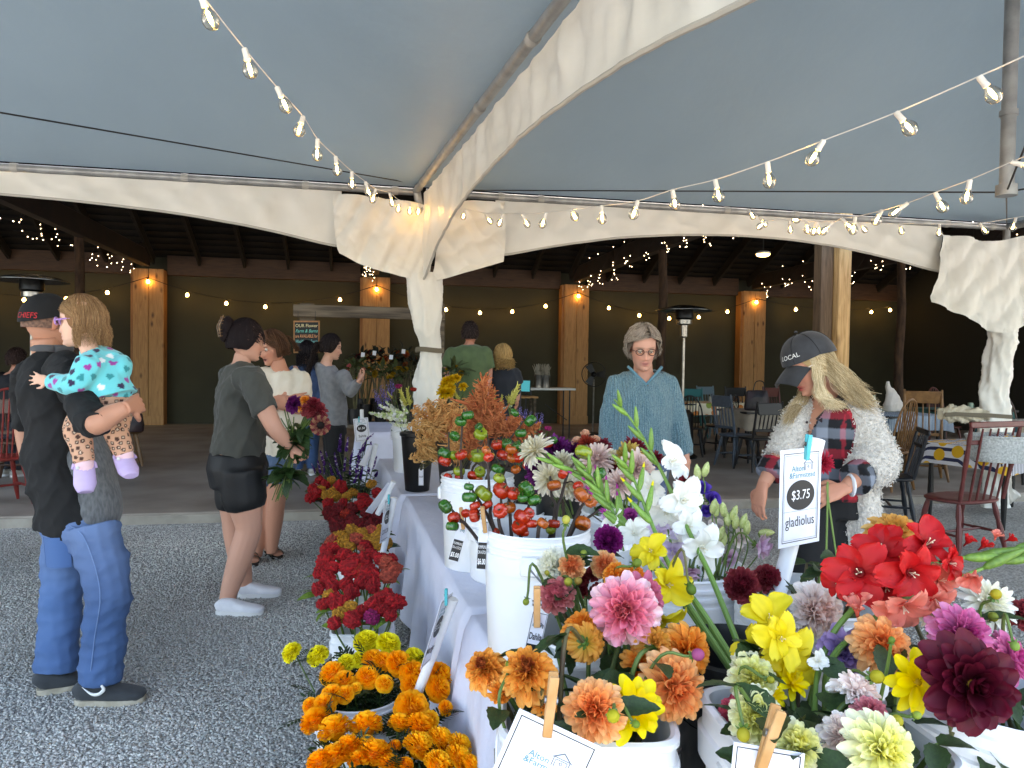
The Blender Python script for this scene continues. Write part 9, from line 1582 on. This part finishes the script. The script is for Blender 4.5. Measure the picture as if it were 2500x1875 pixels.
for i, (x, y, D, rp, me, cols, nb) in enumerate(((885, 890, 10.8, 26, _ld, [DR, DO], 7), (918, 880, 11.0, 26, _ld, [DR, DO], 7), (950, 890, 10.9, 26, _ld, [DO, DY], 7), (985, 882, 11.0, 28, _ld, [DO, DY], 8), (1010, 900, 10.8, 24, _ld, [DO], 5), (895, 925, 9.4, 26, _lo, [DY], 3), (930, 925, 9.3, 28, _lo, [DY], 3), (965, 925, 9.4, 28, _lo, [DY], 3), (1000, 925, 9.5, 26, _lo, [DY], 3), (868, 905, 9.0, 20, _lo, [DO, SM], 5), (1108, 915, 7.9, 20, _lo, [DY], 3))): arr(['dark red and orange arrangement above the young woman\'s hands', 'dark arrangement with small white card, left of middle', 'orange and ochre arrangement with white card', 'tall ochre arrangement before the pine column', 'orange arrangement closest to the tent leg', 'olive foliage bunch nearest the young woman', 'olive foliage bunch, second from the young woman', 'olive foliage bunch, third from the young woman', 'olive foliage bunch beside the tent leg', 'mixed bunch in the hands of the young woman', 'leafy bunch right of the tent leg before the man in green'][i], x, y, D, rp, me, cols, nb, 90+i, (.74 if i < 9 else .7))
for i, (x, y, D) in enumerate(((886, 866, 10.4), (914, 862, 10.5), (955, 872, 10.4), (985, 858, 10.5))): t = thing('price_card', ['small white card in the leftmost dark arrangement', 'small white card second in the dark arrangements', 'small white card in the ochre arrangement', 'small white card standing highest among the arrangements'][i], 'price tag', gd(x, y, D), group='small white cards'); Panel(t, [(x-4, y-6), (x+5, y-5), (x+4, y+6), (x-5, y+5)], D)
mb = MB(); a = [gd(x, y, 6.55) for x, y in ((2294, 1012), (2320, 1010), (2360, 1012), (2412, 1014))]; mb.loft(a, [.05, .085, .085, .06], [.05, .07, .07, .05], UP, 18); t = thing('fabric_bundle', 'gathered cream fabric strapped to the right tent leg', 'fabric', a[1]); cloth('fabric', mb, M('cream_fabric', '#c9bfa8', rough=.7), t, .012, 3, .030, 24, 4, aniso=(1.4, 1, .5)); MB().tube([p-FW*.08 for p in a]+[gd(2470, 1018, 6.5)], .006, 6, flat=3.5).build('strap', MATS['khaki_strap'], t)
# translucent film bunched at the right tent leg
mb = MB(); p = gz(2440, 1240); mb.loft([p+np.array((0, 0, .45)), p+np.array((.02, 0, .2)), p+np.array((.1, 0, .05))], [.12, .12, .2], [.1, .1, .07], (1, 0, 0), 20); t = thing('plastic_sheet', 'bunched translucent plastic on the ground at the right tent leg', 'plastic sheet', p); cloth('film', mb, M('milky_film', '#bdb9b0', rough=.35), t, .013, 2, .02, 11, 9)
bpy.data.scenes.remove(TMP)
# things that shared a label: say which one by its order from the left
ORD = 'first second third fourth fifth sixth seventh eighth ninth tenth eleventh twelfth thirteenth fourteenth fifteenth sixteenth seventeenth eighteenth nineteenth twentieth'.split()
def px(o):
    c = [k for k in o.children if k.name.split('.')[0] in ('bloom', 'plume', 'flower_spike', 'bud')]; p = np.array(o.location)
    if c: p = p+np.array(c[0].location)
    elif o.children: p = p+np.mean([np.array(k.location) for k in o.children], 0)
    d = p-CP; return float(d@RT/(d@FW))
by = {}
for o in COL.objects:
    if o.parent is None and o.get('label') and o.get('kind') != 'stuff': by.setdefault(o['label'], []).append(o)
for l, os_ in by.items():
    if len(os_) > 1:
        os_.sort(key=px); n = len(os_)
        for i, o in enumerate(os_):
            a = ('leftmost' if i == 0 else ORD[i]+' from left') if i < min(20, (n+1)//2) else ('rightmost' if i == n-1 else ORD[n-1-i]+' from right')
            o['label'] = l+', '+a
